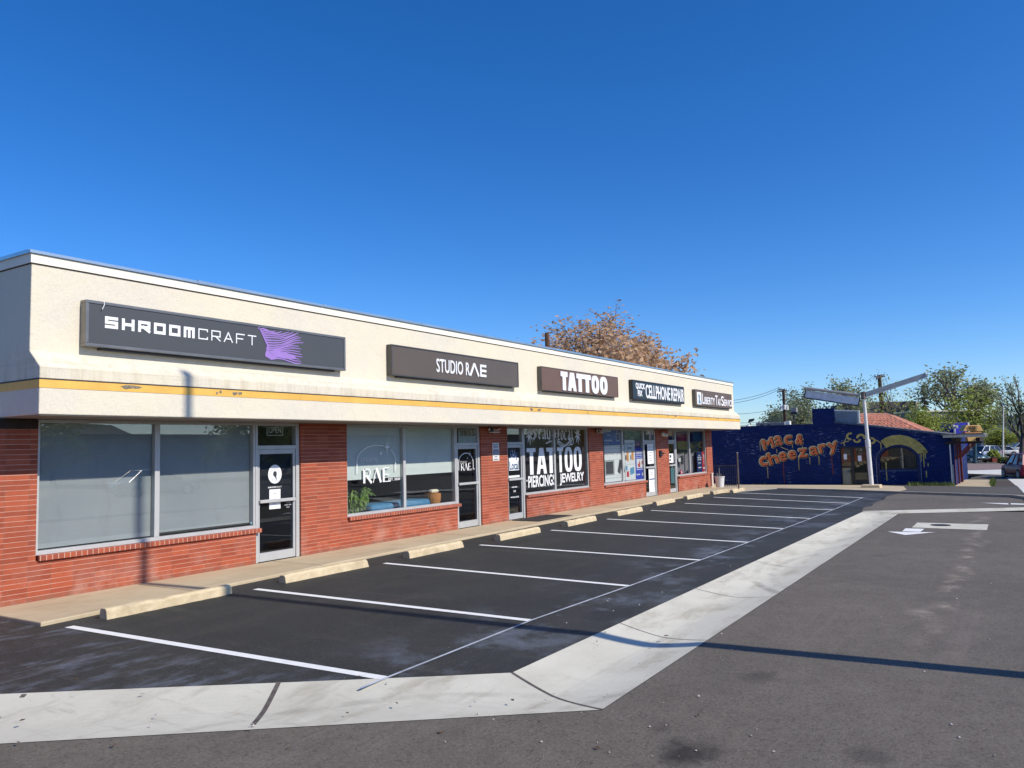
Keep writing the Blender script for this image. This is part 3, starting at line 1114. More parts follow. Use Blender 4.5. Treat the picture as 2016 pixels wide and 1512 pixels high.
# soffit underside
bx(XL + 0.02, XR - 0.02, -0.98, 0.25, ZS - 0.012, ZS - 0.001).build("soffit", mSOFFIT, bld)
# interior shell
ib = MB()
ib.box(5.9, 36.2, 6.0, 6.1, 0.0, 2.58)
for x in (5.85, 11.6, 18.0, 24.1, 30.1):
    ib.box(x, x + 0.1, 0.31, 6.0, 0.0, 2.58)
ib.build("interior_wall", mINT, bld)
bx(5.9, 36.2, 0.12, 6.0, 0.01, 0.03).build("interior_floor", mIFLOOR, bld)

# windows
def window(x0, x1, xm, zt=ZS - 0.014):
    fr = MB()
    y0, y1 = GY - 0.05, GY + 0.06
    fr.box(x0 + 0.004, x0 + 0.05, y0, y1, 0.70, zt)
    fr.box(x1 - 0.05, x1 - 0.004, y0, y1, 0.70, zt)
    fr.box(x0 + 0.004, x1 - 0.004, y0 - 0.01, y1, ZSILL + 0.002, 0.699)
    fr.box(x0 + 0.051, x1 - 0.051, y0, y1, zt - 0.05, zt - 0.001)
    fr.box(xm - 0.045, xm + 0.045, y0 + 0.003, y1 - 0.003, 0.701, zt - 0.052)
    f = fr.build("window_frame", mALU, bld, bevel=0.004)
    bx(x0 + 0.051, xm - 0.046, GY, GY + 0.008, 0.701, zt - 0.052).build("pane", mGLASS, f)
    bx(xm + 0.046, x1 - 0.051, GY, GY + 0.008, 0.701, zt - 0.052).build("pane", mGLASS, f)
    return f


wf = [window(*w) for w in WINS]


def door(x0, x1, glass=mGLASSD, handle_right=False):
    zt = ZS - 0.014
    y0, y1 = GY - 0.03, GY + 0.08
    fr = MB()
    fr.box(x0 + 0.003, x0 + 0.055, y0 - 0.02, y1, 0.002, zt)
    fr.box(x1 - 0.085, x1 - 0.003, y0 - 0.02, y1, 0.002, zt)
    fr.box(x0 + 0.056, x1 - 0.086, y0 - 0.02, y1, 2.09, 2.16)
    fr.box(x0 + 0.056, x1 - 0.086, y0 - 0.02, y1, zt - 0.05, zt - 0.001)
    f = fr.build("door_frame", mALU, bld, bevel=0.004)
    bx(x0 + 0.056, x1 - 0.086, GY, GY + 0.008, 2.161, zt - 0.051).build("transom_pane", mGLASS, f)
    lf = MB()
    a, c = x0 + 0.060, x1 - 0.090
    lf.box(a, a + 0.055, y0, y1 - 0.03, 0.012, 2.086)
    lf.box(c - 0.055, c, y0, y1 - 0.03, 0.012, 2.086)
    lf.box(a + 0.056, c - 0.056, y0, y1 - 0.03, 0.012, 0.17)
    lf.box(a + 0.056, c - 0.056, y0, y1 - 0.03, 2.0, 2.086)
    d = lf.build("door", mALU2, bld, bevel=0.004)
    bx(a + 0.056, c - 0.056, GY, GY + 0.008, 0.171, 1.999).build("door_pane", glass, d)
    hb = MB()
    hb.box(a + 0.03, c - 0.03, y0 - 0.05, y0 - 0.02, 1.09, 1.15)
    hb.box(a + 0.035, a + 0.06, y0 - 0.021, y0 + 0.001, 1.10, 1.14)
    hb.box(c - 0.06, c - 0.035, y0 - 0.021, y0 + 0.001, 1.10, 1.14)
    hb.build("push_bar", mALU, d, bevel=0.006)
    return f, d, a + 0.056, c - 0.056


dr = [door(*d) for d in DOORS]
DEC = facade(GY - 0.002)       # decals on the outer face of the glass
# window one: grey film over the full pane
bx(6.10, 7.905, GY + 0.05, GY + 0.056, 0.72, 2.53).build("window_film", mSHADE, wf[0])
bx(8.01, 9.89, GY + 0.05, GY + 0.056, 0.755, 2.53).build("window_film", mSHADE, wf[0])
# window two: roller shades drawn half way
z_sh = onY(740, 942, 0.15).z
bx(12.36, 14.17, GY + 0.05, GY + 0.056, z_sh, 2.53).build("roller_shade", mSHADE2, wf[1])
bx(14.28, 16.16, GY + 0.05, GY + 0.056, z_sh + 0.03, 2.53).build("roller_shade", mSHADE2, wf[1])

# door one: dark film, round gill emblem, notice
d1 = dr[0][1]
a, c = dr[0][2], dr[0][3]
bx(a + 0.004, c - 0.004, GY + 0.012, GY + 0.016, 1.15, 1.995).build("door_film", mFILM, d1)
em = MB()
ec = onY(541, 934, GY)
ring = [(ec.x + 0.165 * math.cos(t * 0.2618), ec.z + 0.165 * (1.12 if math.sin(t * .2618) > 0 else 1.05) * math.sin(t * 0.2618)) for t in range(24)]
flat(em, ring, DEC, 0.002)
em.build("round_emblem", mWHITE, d1)
em = MB()
flat(em, [(ec.x + 0.045 * math.cos(t * 0.5236), ec.z + 0.01 + 0.055 * math.sin(t * 0.5236)) for t in range(12)], DEC, 0.002, 0.003)
flat(em, [(ec.x - 0.02, ec.z - 0.02), (ec.x + 0.03, ec.z - 0.02), (ec.x + 0.04, ec.z - 0.11)], DEC, 0.0015, 0.003)
for t in range(20):
    an = t * 0.314
    r0, r1 = 0.085, 0.15
    w = 0.004
    p0 = (ec.x + r0 * math.cos(an), ec.z + r0 * math.sin(an))
    p1 = (ec.x + r1 * math.cos(an + 0.15), ec.z + r1 * math.sin(an + 0.15))
    strokes(em, [[p0, p1]], w, lambda A, B, n: DEC(A, B, n + 0.002), 0.001)
em.build("emblem_gills", mFILM, d1)
tx = MB()
text(tx, "SHROOM", ec.x - 0.165, ec.x + 0.02, ec.z - 0.255, ec.z - 0.225, DEC, 0.002, 1.1, 0.03)
text(tx, "CRAFT", ec.x + 0.03, ec.x + 0.165, ec.z - 0.255, ec.z - 0.225, DEC, 0.002, 1.1)
text(tx, "HOURS", c - 0.15, c - 0.05, 1.045, 1.06, DEC, 0.002)
text(tx, "10 AM - 6 PM", c - 0.19, c - 0.03, 1.0, 1.025, DEC, 0.002)
text(tx, "DAILY", c - 0.14, c - 0.06, 0.96, 0.98, DEC, 0.002)
tx.words("door_lettering", mWHITE, d1, "print")
pn = thing("paper_notice", (ec.x, GY - 0.003, ec.z - 0.49), "white paper notice taped under the round emblem on the grey film door", "notice")
nb = MB()
rect(nb, ec.x - 0.135, ec.x + 0.135, ec.z - 0.65, ec.z - 0.28, DEC, 0.0015)
nb.build("sheet", mWHITE, pn)
nb = MB()
for k in range(5):
    rect(nb, ec.x - 0.07, ec.x + random.uniform(0.02, 0.07), ec.z - 0.43 - 0.03 * k, ec.z - 0.423 - 0.03 * k, DEC, 0.001, 0.0016)
flat(nb, [(ec.x + 0.02 * math.cos(t), ec.z - 0.36 + 0.022 * math.sin(t)) for t in range(6)], DEC, 0.001, 0.0016)
nb.build("print", mVINYLG, pn)

# OPEN sign in the transom of door one
p0, p1 = onY(525, 857, 0.15), onY(556, 836, 0.15)
os_ = thing("open_sign", (p0.x, 0.15, p0.z), "unlit neon OPEN sign hanging in the transom above the first door", "open sign")
ob = MB()
PL = facade(0.15)
strokes(ob, [[(p0.x, p0.z), (p1.x, p0.z), (p1.x, p1.z), (p0.x, p1.z), (p0.x, p0.z)]], 0.012, PL, 0.01)
ob.build("border_tube", mWHITEM, os_)
ob = MB()
text(ob, "OPEN", p0.x + 0.04, p1.x - 0.04, p0.z + 0.045, p1.z - 0.045, PL, 0.01)
ob.build("letters", mWHITEM, os_)
# blue sticker at the lower corner of window one
p = onY(497, 1029, GY)
o = MB()
flat(o, [(p.x + 0.045 * (1.2 if t % 2 else 0.75) * math.cos(t * 0.628), p.z + 0.045 * (1.2 if t % 2 else 0.75) * math.sin(t * 0.628)) for t in range(10)], DEC, 0.002)
tag(o.build("window_sticker", M("pale_blue_vinyl", S(140, 190, 215), 0.5, 0.1, 20), loc=(p.x, GY, p.z)), "small pale blue star sticker in the lower corner of the grey filmed window", "sticker")

# window two lettering: arch, stars, word
def star(mb, cx, cz, rx, rz, pl, th=0.002):
    pts = []
    for k in range(8):
        r = 1.0 if k % 2 == 0 else 0.22
        pts.append((cx + rx * r * math.cos(k * math.pi / 4), cz + rz * r * math.sin(k * math.pi / 4)))
    flat(mb, pts, pl, th)


def arch_logo(x0, x1, zb, zt, zw0, zw1, parent, pl, words=True, w=0.014):
    b = MB()
    cx, hw = (x0 + x1) / 2, (x1 - x0) / 2
    zs_ = zb + (zt - zb) * 0.45
    pts = [(x0, zb)] + [(cx - hw * math.cos(t * math.pi / 16), zs_ + (zt - zs_) * math.sin(t * math.pi / 16)) for t in range(0, 11)]
    pts2 = [(cx - hw * math.cos(t * math.pi / 16), zs_ + (zt - zs_) * math.sin(t * math.pi / 16)) for t in range(12, 17)] + [(x1, zb)]
    for ln in (pts, pts2):
        strokes(MB(), [ln], w, pl, 0.001, False).build("arch_line", mWHITE, parent)
    for sx, sz, rx, rz in ((0.55, 0.88, 0.18, 0.24), (0.22, 0.45, 0.10, 0.13)):
        q = MB()
        star(q, cx + hw * sx, zs_ + (zt - zs_) * sz, hw * rx, hw * rz, pl)
        q.build("star", mWHITE, parent)
    text(b, "STUDIO", x0 + 0.18 * hw, cx + 0.02, zs_ - 0.02, zs_ + 0.05 * (x1 - x0), pl, 0.002, 1.6)
    # tall roman letters
    W = x1 - x0
    aw = 0.05 * W
    L = x0 + 0.12 * W
    hgt = zw1 - zw0

    def vb(x, a=zw0, c=zw1, ww=aw):
        rect(b, x, x + ww, a, c, pl, 0.002)
    vb(L + 0.03 * W)
    strokes(b, [[(L + 0.05 * W, zw1 - 0.01), (L + 0.19 * W, zw1 - 0.01), (L + 0.22 * W, zw1 - hgt * 0.25), (L + 0.18 * W, zw0 + hgt * 0.5), (L + 0.06 * W, zw0 + hgt * 0.5)]], 0.016 * W, pl, 0.002, False)
    strokes(b, [[(L + 0.12 * W, zw0 + hgt * 0.5), (L + 0.24 * W, zw0)]], 0.045 * W, pl, 0.0035, False)
    strokes(b, [[(L + 0.28 * W, zw0), (L + 0.37 * W, zw1)]], 0.016 * W, pl, 0.002, False)
    strokes(b, [[(L + 0.37 * W, zw1), (L + 0.48 * W, zw0)]], 0.05 * W, pl, 0.0035, False)
    vb(L + 0.53 * W)
    for zz in (zw0, (zw0 + zw1) / 2, zw1 - 0.02 * hgt):
        rect(b, L + 0.58 * W, L + (0.74 if zz == zw0 else 0.70) * W, zz, zz + 0.06 * hgt, pl, 0.0025)
    text(b, "EST. 2020", x1 - 0.2 * W, x1 + 0.12 * W, zw0 + 0.02, zw0 + 0.06 * W, pl, 0.002, 1.0, 0.02)
    b.words("arch_lettering", mWHITE, parent, "arch_drawing")


q0, q1 = onY(703, 945, GY), onY(779, 945, GY)
arch_logo(q0.x, q1.x, onY(740, 930, GY).z, onY(742, 877, GY).z, onY(740, 950, GY).z, onY(740, 922, GY).z, wf[1], DEC, w=0.018)
a, c = dr[1][2], dr[1][3]
arch_logo(a + 0.06, c - 0.1, onY(920, 925, GY).z, onY(920, 892, GY).z, onY(920, 926, GY).z, onY(920, 912, GY).z, dr[1][1], DEC, w=0.02)
# house numbers
tx = MB()
PLT = facade(GY - 0.003)
n0, n1 = onY(905, 858.5, GY), onY(935, 847, GY)
rect(tx, n0.x - 0.04, n1.x + 0.04, n0.z - 0.30, n1.z + 0.02, facade(GY + 0.012), 0.002)
tx.build("number_backing", M("pale_glazing_film", (0.55, 0.60, 0.56), 0.6, 0.05, 2), dr[1][0])
tx = MB()
text(tx, "3855", n0.x, n1.x, n0.z, n1.z, PLT, 0.003, 1.05, 0.03)
tx.build("house_number", M("bronze_vinyl", S(120, 104, 78), 0.5, 0.1, 5), dr[1][0])
tx = MB()
n0, n1 = onY(1271, 856, GY), onY(1286, 846.5, GY)
text(tx, "3875", n0.x, n1.x, n0.z, n1.z, PLT, 0.003, 1.05, 0.03)
tx.build("house_number", mWHITE, dr[3][0])

# plant, sofa and cushions behind window two
pl_ = thing("potted_plant", (12.85, 0.42, 0.03), "leafy green house plant standing inside the half shaded window", "plant")
MB().lathe((12.85, 0.42, 0.03), [(0.14, 0), (0.19, 0.4), (0.2, 0.45), (0.17, 0.45)], 16).build("pot", M("dark_pot", (0.06, 0.05, 0.05), 0.5), pl_)
st, lv = MB(), MB()
rnd = random.Random(3)
for k in range(30):
    an = rnd.uniform(0, 6.283)
    L = rnd.uniform(0.35, 0.95)
    top = Vector((12.85 + math.cos(an) * L * 0.62, 0.42 + math.sin(an) * 0.22, 0.5 + L * 1.05 * rnd.uniform(0.55, 1.0)))
    mid = Vector((12.85, 0.42, 0.45)).lerp(top, 0.5) + Vector((0, 0, 0.16))
    st.path([Vector((12.85, 0.42, 0.42)), mid, top], 0.008, 5)
    for j in range(22):
        b0_ = mid.lerp(top, rnd.random())
        d = Vector((rnd.uniform(-1, 1), rnd.uniform(-0.7, 0.6), rnd.uniform(-1.1, 0.0))).normalized()
        ll, ww = rnd.uniform(0.12, 0.22), rnd.uniform(0.022, 0.04)
        s = d.cross(Vector((0.2, 1, 0.3))).normalized() * ww
        lv.add([b0_, b0_ + d * ll * 0.5 + s, b0_ + d * ll + Vector((0, 0, -.04)), b0_ + d * ll * 0.5 - s], [(0, 1, 2, 3)])
st.build("stems", mLEAFP, pl_)
lv.build("leaves", mLEAFP, pl_, fixn=False)
sofa = thing("window_bench", (14.4, 0.5, 0.03), "blue cushioned bench along the inside of the half shaded window", "bench")
bx(13.3, 15.5, 0.26, 0.9, 0.05, 0.5).build("base", mINTD, sofa)
bx(13.32, 14.1, 0.24, 0.9, 0.505, 0.82).build("cushion", M("blue_upholstery", S(70, 128, 168), 0.9, 0.1, 8), sofa, bevel=0.09, seg=4)
bx(14.16, 15.45, 0.24, 0.9, 0.505, 0.82).build("cushion", bpy.data.materials["blue_upholstery"], sofa, bevel=0.09, seg=4)
o = MB().lathe((15.78, 0.45, 0.6), [(0.16, 0), (0.2, 0.2), (0.2, 0.32), (0.18, 0.32)], 18).build("basket", M("orange_wicker", S(196, 128, 66), 0.8, 0.2, 20), loc=(15.78, 0.45, 0.6))
tag(o, "orange brown basket at the end of the blue window bench", "basket")
o = bx(15.63, 15.93, 0.36, 0.50, 0.925, 1.02).build("cushion", M("cream_cushion", S(226, 214, 190), 0.9), loc=(15.78, 0.43, 0.92), bevel=0.045, seg=3)
tag(o, "small cream cushion standing in the orange brown basket", "cushion")
o = bx(15.5, 16.1, 0.26, 0.66, 0.03, 0.599).build("side_table", mINTD, loc=(15.78, 0.45, 0.03), bevel=0.01)
tag(o, "dark low cabinet under the basket behind the half shaded window", "cabinet")

# window three lettering
def U2(u, v):
    p = onY(u, v, GY)
    return p.x, p.z


lt = MB()
PA = [(1037.5, 1048, 1073, 1091)]
zt, zb = U2(1095, 881)[1], U2(1065, 933)[1]
zt2 = zt
def seg(u):
    return onY(u, 905, GY).x
H = zt2 - zb
for (ua, ub, ch) in [(1037.0, 1054.5, 'T'), (1056, 1076, 'A'), (1076, 1092, 'T'), (1097, 1109, 'T'), (1111.5, 1127, 'O'), (1129.5, 1145, 'O')]:
    a, c = seg(ua), seg(ub)
    w = c - a
    if ch == 'T':
        rect(lt, a, c, zt2 - 0.15 * H, zt2, DEC, 0.002)
        rect(lt, a + 0.33 * w, a + 0.72 * w, zb, zt2 - 0.15 * H - 0.0005, DEC, 0.002)
    elif ch == 'A':
        flat(lt, [(a, zb), (a + 0.3 * w, zb), (a + 0.62 * w, zt2), (a + 0.3 * w, zt2)], DEC, 0.002)
        flat(lt, [(c - 0.3 * w, zb), (c, zb), (c - 0.3 * w, zt2), (c - 0.60 * w, zt2)], DEC, 0.0024)
        rect(lt, a + 0.26 * w, c - 0.26 * w, zb + 0.2 * H, zb + 0.34 * H, DEC, 0.0028)
    else:
        n = 24
        out, inn = [], []
        for k in range(n):
            t = 2 * math.pi * k / n
            sx, sy = math.cos(t), math.sin(t)
            ex = lambda q: (abs(q) ** 0.72) * (1 if q > 0 else -1)
            out.append(((a + c) / 2 + w / 2 * ex(sx), (zb + zt2) / 2 + H / 2 * 1.02 * ex(sy)))
            inn.append(((a + c) / 2 + w * 0.17 * ex(sx), (zb + zt2) / 2 + H * 0.36 * ex(sy)))
        for k in range(n):
            k2_ = (k + 1) % n
            flat(lt, [out[k], out[k2_], inn[k2_], inn[k]], DEC, 0.002)
text(lt, "PIERCINGS", seg(1039), seg(1091.5), U2(1065, 956)[1] - 0.02, U2(1065, 936)[1], DEC, 0.002, 1.0, 0.0, 0, 0, 8, 0.010)
text(lt, "JEWELRY", seg(1101), seg(1148), U2(1125, 951)[1] - 0.03, U2(1125, 931.5)[1], DEC, 0.002, 1.0, 0.0, 0, 0, 8, 0.011)
rect(lt, seg(1037) - 0.05, seg(1037) + 0.0, U2(1037, 948)[1], U2(1037, 945)[1], DEC, 0.002)
lt.words("window_lettering", mWHITE, wf[2], "window_letters")
# blackletter words drawn with a broad nib
bl = MB()
def bletters(word, u0, u1, v0, v1):
    glyph = {
        'S': [[(0.95, 0.92), (0.55, 1.05), (0.15, 0.85), (0.3, 0.62), (0.85, 0.42), (0.8, 0.12), (0.45, -0.05), (0.05, 0.08), (0.3, 0.2)], [(0.5, 1.0), (0.5, 0.05)]],
        't': [[(0.4, 1.0), (0.4, 0.1), (0.7, 0.0)], [(0.1, 0.72), (0.8, 0.72)]],
        'a': [[(0.15, 0.7), (0.5, 0.78), (0.75, 0.62), (0.75, 0.1), (0.95, 0.0)], [(0.72, 0.45), (0.3, 0.4), (0.2, 0.12), (0.5, 0.02), (0.72, 0.15)]],
        'y': [[(0.15, 0.78), (0.25, 0.1), (0.55, 0.0), (0.8, 0.15)], [(0.8, 0.78), (0.8, 0.0), (0.4, -0.35), (-0.2, -0.38), (1.2, -0.2)]],
        'L': [[(0.25, 1.0), (0.3, 0.1), (0.1, 0.0), (0.9, 0.05)], [(0.25, 0.95), (0.7, 1.05)], [(0.55, 1.0), (0.55, 0.3)]],
        'o': [[(0.45, 0.8), (0.15, 0.6), (0.18, 0.15), (0.5, 0.0), (0.82, 0.2), (0.82, 0.62), (0.45, 0.8)]],
        'c': [[(0.85, 0.68), (0.5, 0.8), (0.18, 0.58), (0.2, 0.15), (0.5, 0.0), (0.88, 0.1)]],
        'l': [[(0.3, 1.1), (0.4, 0.1), (0.75, 0.0)]],
    }
    n = len(word)
    for i, ch in enumerate(word):
        ua = u0 + (u1 - u0) * i / n
        ub = u0 + (u1 - u0) * (i + 1) / n
        a, c = seg(ua), seg(ub)
        zlo, zhi = U2((ua + ub) / 2, v1)[1], U2((ua + ub) / 2, v0)[1]
        w = c - a
        lines = [[(a + x * w * 0.92, zlo + y * (zhi - zlo)) for x, y in ln] for ln in glyph[ch]]
        nib(bl, lines, w * 0.10, w * 0.065, DEC)


bletters("Stay", 1049.5, 1086, 842, 864)
bletters("Local", 1098, 1132, 842, 866)
rnd = random.Random(2)
for (u, v) in [(1042, 855), (1137, 856), (1091, 853)]:
    cx, cz = U2(u, v)
    for k in range(9):
        an = k * 0.698
        r = 0.34 if u != 1091 else 0.26
        tip = (cx + r * 0.75 * math.cos(an), cz + r * math.sin(an))
        flat(bl, [(cx + 0.05 * math.cos(an + 0.9), cz + 0.05 * math.sin(an + 0.9)), tip, (cx + 0.05 * math.cos(an - 0.9), cz + 0.05 * math.sin(an - 0.9))], DEC, 0.002 + 0.0003 * k)
for k in range(3):
    pts = []
    for t in range(18):
        x = seg(1098 + 28 * t / 17)
        z = U2(1112, 868 + 2.5 * k)[1] - 0.10 * math.sin(t / 17 * 3.14) + 0.03 * math.sin(t / 17 * 9 + k)
        pts.append((x, z))
    strokes(bl, [pts], 0.022, DEC, 0.002, False)
sw = []
for t in range(20):
    an = t * 0.5
    r = 0.03 + 0.012 * t / 2
    sw.append((seg(1126) + r * math.cos(an) * 1.2, U2(1126, 870)[1] + r * math.sin(an)))
strokes(bl, [sw], 0.022, DEC, 0.003, False)
bl.build("blackletter_lettering", mWHITE, wf[2])
# door three decals
a, c = dr[2][2], dr[2][3]
dl = MB()
zc = U2(1013, 905)[1]
for k in range(10):
    an = k * 0.628
    flat(dl, [((a + c) / 2 + 0.07 * math.cos(an + 0.7), zc - 0.05 + 0.1 * math.sin(an + 0.7)), ((a + c) / 2 + 0.25 * math.cos(an), zc + 0.0 + 0.32 * math.sin(an)), ((a + c) / 2 + 0.07 * math.cos(an - 0.7), zc - 0.05 + 0.1 * math.sin(an - 0.7))], DEC, 0.002 + k * 0.0002)
rect(dl, a + 0.08, c - 0.08, zc - 0.30, zc + 0.05, DEC, 0.0045)
rect(dl, a + 0.05, c - 0.05, zc - 0.50, zc - 0.44, DEC, 0.002)
text(dl, "HOURS", a + 0.2, c - 0.2, 0.88, 0.92, DEC, 0.002, 1, 0.03)
text(dl, "12-8", a + 0.28, c - 0.28, 0.76, 0.81, DEC, 0.002, 1, 0.03)
text(dl, "WALK-INS", a + 0.12, c - 0.12, 0.60, 0.64, DEC, 0.002, 1, 0.03)
dl.words("door_decals", mWHITE, dr[2][1], "door_decal")
dm = MB()
text(dm, "Stay", a + 0.12, c - 0.12, zc - 0.02, zc + 0.28, lambda A, B, n: DEC(A, B, n + 0.006), 0.002, 1, 0.02)
text(dm, "Local", a + 0.10, c - 0.10, zc - 0.28, zc - 0.04, lambda A, B, n: DEC(A, B, n + 0.006), 0.002, 1, 0.02)
dm.words("decal_script", M("slate_blue_vinyl", S(70, 100, 130), 0.5, 0.1, 4), dr[2][1], "print")

# ------------------------------------------------------------------ posters in window four
def poster(name, u0, u1, v0, v1, mat, label, cat="poster", y=GY + 0.02):
    x0, x1 = onY(u0, 900, y).x, onY(u1, 900, y).x
    z1, z0 = onY((u0 + u1) / 2, v0, y).z, onY((u0 + u1) / 2, v1, y).z
    t = thing(name, ((x0 + x1) / 2, y, z0), label, cat)
    b = MB()
    rect(b, x0, x1, z0, z1, facade(y), 0.002)
    b.build("sheet", mat, t)
    pl = lambda a, b_, n: Vector((x0 + (x1 - x0) * a, y - 0.0022 - n, z0 + (z1 - z0) * b_))
    return t, pl


mPB = M("poster_blue", S(26, 92, 176), 0.55, 0.35, 3)
mPB2 = M("poster_royal_blue", S(40, 66, 190), 0.55, 0.15, 2)
mPW = M("poster_white", (0.88, 0.88, 0.88), 0.55, 0.01, 2)
mPRED = M("poster_red", S(205, 52, 62), 0.55, 0.1, 3)
mPORA = M("poster_orange", S(226, 150, 70), 0.55, 0.1, 3)
mPDK = M("poster_dark_grey", S(62, 62, 64), 0.55, 0.5, 20)
mPGR = M("poster_grey", S(150, 152, 156), 0.55, 0.1, 6)
mPNAVY = M("poster_navy", S(32, 50, 100), 0.55, 0.1, 3)
mPCY = M("poster_light_blue", S(92, 160, 196), 0.55, 0.2, 6)
mPGREEN = M("poster_leaf_green", S(40, 84, 42), 0.6, 0.6, 4)
t, pl = poster("phone_plan_poster", 1189.5, 1228, 842, 875.5, mPB, "blue poster with white lettering and a charging phone, top left of the poster window")
b = MB()
text(b, "Lyca", 0.03, 0.36, 0.68, 0.96, pl, 0.001, 1, 0.04)
text(b, "Mobile", 0.18, 0.36, 0.54, 0.62, pl, 0.001, 1, 0.02)
text(b, "AVAILABLE HERE", 0.04, 0.42, 0.2, 0.3, pl, 0.001, 1, 0.04)
text(b, "lycamobile.us", 0.04, 0.26, 0.05, 0.11, pl, 0.001)
strokes(b, [[(0.66, 0.70), (0.66, 0.95), (0.72, 1.0), (0.80, 0.97), (0.86, 0.80)]], 0.012, pl, 0.001, False)
b.words("lettering", mPW, t, "print")
b = MB()
rect(b, 0.62, 0.82, 0.2, 0.68, pl, 0.001)
b.build("phone", M("poster_pale_lilac", S(176, 184, 214), 0.5), t)
b = MB()
rect(b, 0.65, 0.79, 0.28, 0.62, pl, 0.001, 0.0012)
b.build("phone_screen", mPNAVY, t)
t, pl = poster("white_poster", 1190, 1230, 876.5, 948, mPW, "large white poster with a tablet and phone photos, lower left of the poster window")
b = MB()
text(b, "ELECTRONICS QUICK FIX", 0.01, 0.96, 0.735, 0.80, pl, 0.001, 1, 0.01)
for z in (0.955, 0.90, 0.1):
    rect(b, 0.0, 1.0, z, z + 0.006, pl, 0.001)
rect(b, 0.5, 0.98, 0.60, 0.604, pl, 0.001)
rect(b, 0.5, 0.98, 0.16, 0.164, pl, 0.001)
b.words("lettering", mPDK, t, "print")
b = MB()
rect(b, 0.0, 0.46, 0.18, 0.60, pl, 0.001)
b.build("picture_frame", M("poster_silver", S(176, 176, 174), 0.5), t)
b = MB()
rect(b, 0.05, 0.40, 0.22, 0.55, pl, 0.001, 0.0012)
b.build("picture", mPDK, t)
b = MB()
flat(b, [(0.6, 0.26), (0.74, 0.18), (0.86, 0.56), (0.72, 0.60)], pl, 0.001)
b.build("picture", mPDK, t)
b = MB()
flat(b, [(0.82, 0.46), (0.92, 0.56), (0.99, 0.2), (0.94, 0.24)], pl, 0.001)
b.build("picture", mPDK, t)
t, pl = poster("repair_poster", 1230.5, 1250.2, 866, 945, mPW, "tall white poster with orange phones and tablets, in the middle of the poster window")
b = MB()
text(b, "CELL PHONE", 0.08, 0.88, 0.87, 0.92, pl, 0.001, 1, 0.02)
text(b, "REPAIR", 0.25, 0.7, 0.77, 0.82, pl, 0.001, 1, 0.02)
rect(b, 0.1, 0.92, 0.385, 0.389, pl, 0.001)
rect(b, 0.02, 0.14, 0.5, 0.62, pl, 0.001)
rect(b, 0.52, 0.62, 0.5, 0.62, pl, 0.001)
b.words("lettering", mPDK, t, "print")
b = MB()
flat(b, [(0.16, 0.47), (0.36, 0.47), (0.34, 0.72), (0.14, 0.72)], pl, 0.001)
flat(b, [(0.66, 0.49), (0.86, 0.49), (0.86, 0.71), (0.64, 0.71)], pl, 0.001)
b.build("orange_phones", mPORA, t)
b = MB()
flat(b, [(0.46, 0.12), (0.88, 0.16), (0.86, 0.32), (0.44, 0.29)], pl, 0.001)
rect(b, 0.02, 0.2, 0.24, 0.36, pl, 0.001)
b.build("blue_tablets", mPCY, t)
b = MB()
rect(b, 0.1, 0.34, 0.08, 0.22, pl, 0.001)
b.build("red_phone", mPRED, t)
t, pl = poster("royal_blue_poster", 1250.8, 1269.5, 882, 944, mPB2, "royal blue poster with white lettering and a red hand, right side of the poster window")
b = MB()
text(b, "Unlimited", 0.04, 0.86, 0.82, 0.92, pl, 0.001, 1, 0.04)
text(b, "Nationwide", 0.06, 0.84, 0.75, 0.80, pl, 0.001, 1, 0.02)
text(b, "Calls and Texts", 0.06, 0.84, 0.685, 0.73, pl, 0.001, 1, 0.02)
rect(b, 0.1, 0.78, 0.37, 0.66, pl, 0.001)
rect(b, 0.08, 0.9, 0.315, 0.335, pl, 0.001)
text(b, "Lyca", 0.06, 0.42, 0.13, 0.20, pl, 0.001, 1, 0.05)
rect(b, 0.62, 0.76, 0.12, 0.21, pl, 0.001)
b.words("lettering", mPW, t, "print")
b = MB()
flat(b, [(0.22, 0.42), (0.44, 0.38), (0.50, 0.5), (0.40, 0.63), (0.34, 0.50), (0.22, 0.52)], pl, 0.001, 0.0012)
rect(b, 0.62, 0.74, 0.48, 0.58, pl, 0.001, 0.0012)
b.build("hand_picture", mPRED, t)
t, pl = poster("leaf_poster", 1231, 1267, 842, 865, mPGREEN, "dark green leafy picture at the top of the poster window, right of the blue poster")
b = MB()
rnd = random.Random(8)
for k in range(26):
    cx, cz, r = rnd.random(), rnd.random(), rnd.uniform(0.05, 0.14)
    an = rnd.uniform(-0.6, 0.6)
    flat(b, [(min(1, max(0, cx + r * math.cos(an))), min(1, max(0, cz + 0.3 * r))), (min(1, max(0, cx)), min(1, max(0, cz + r * 0.9))), (min(1, max(0, cx - r)), min(1, max(0, cz))), (min(1, max(0, cx)), min(1, max(0, cz - r * 0.5)))], pl, 0.0008 + k * 0.0001)
b.build("leaf_print", M("poster_bright_leaf", S(112, 150, 84), 0.6, 0.4, 10), t)
t, pl = poster("neon_panel", 1251, 1260.5, 868, 881.5, mPDK, "small dark purple panel with a red neon figure above the royal blue poster", "neon sign")
b = MB()
strokes(b, [[(0.1, 0.1), (0.9, 0.1), (0.9, 0.9), (0.1, 0.9), (0.1, 0.1)]], 0.06, pl, 0.002)
b.build("purple_tube", M("purple_tube", S(110, 60, 190), 0.4), t)
b = MB()
strokes(b, [[(0.25, 0.3), (0.5, 0.7), (0.75, 0.3)], [(0.3, 0.7), (0.6, 0.4)]], 0.07, pl, 0.002)
b.build("red_tube", mPRED, t)
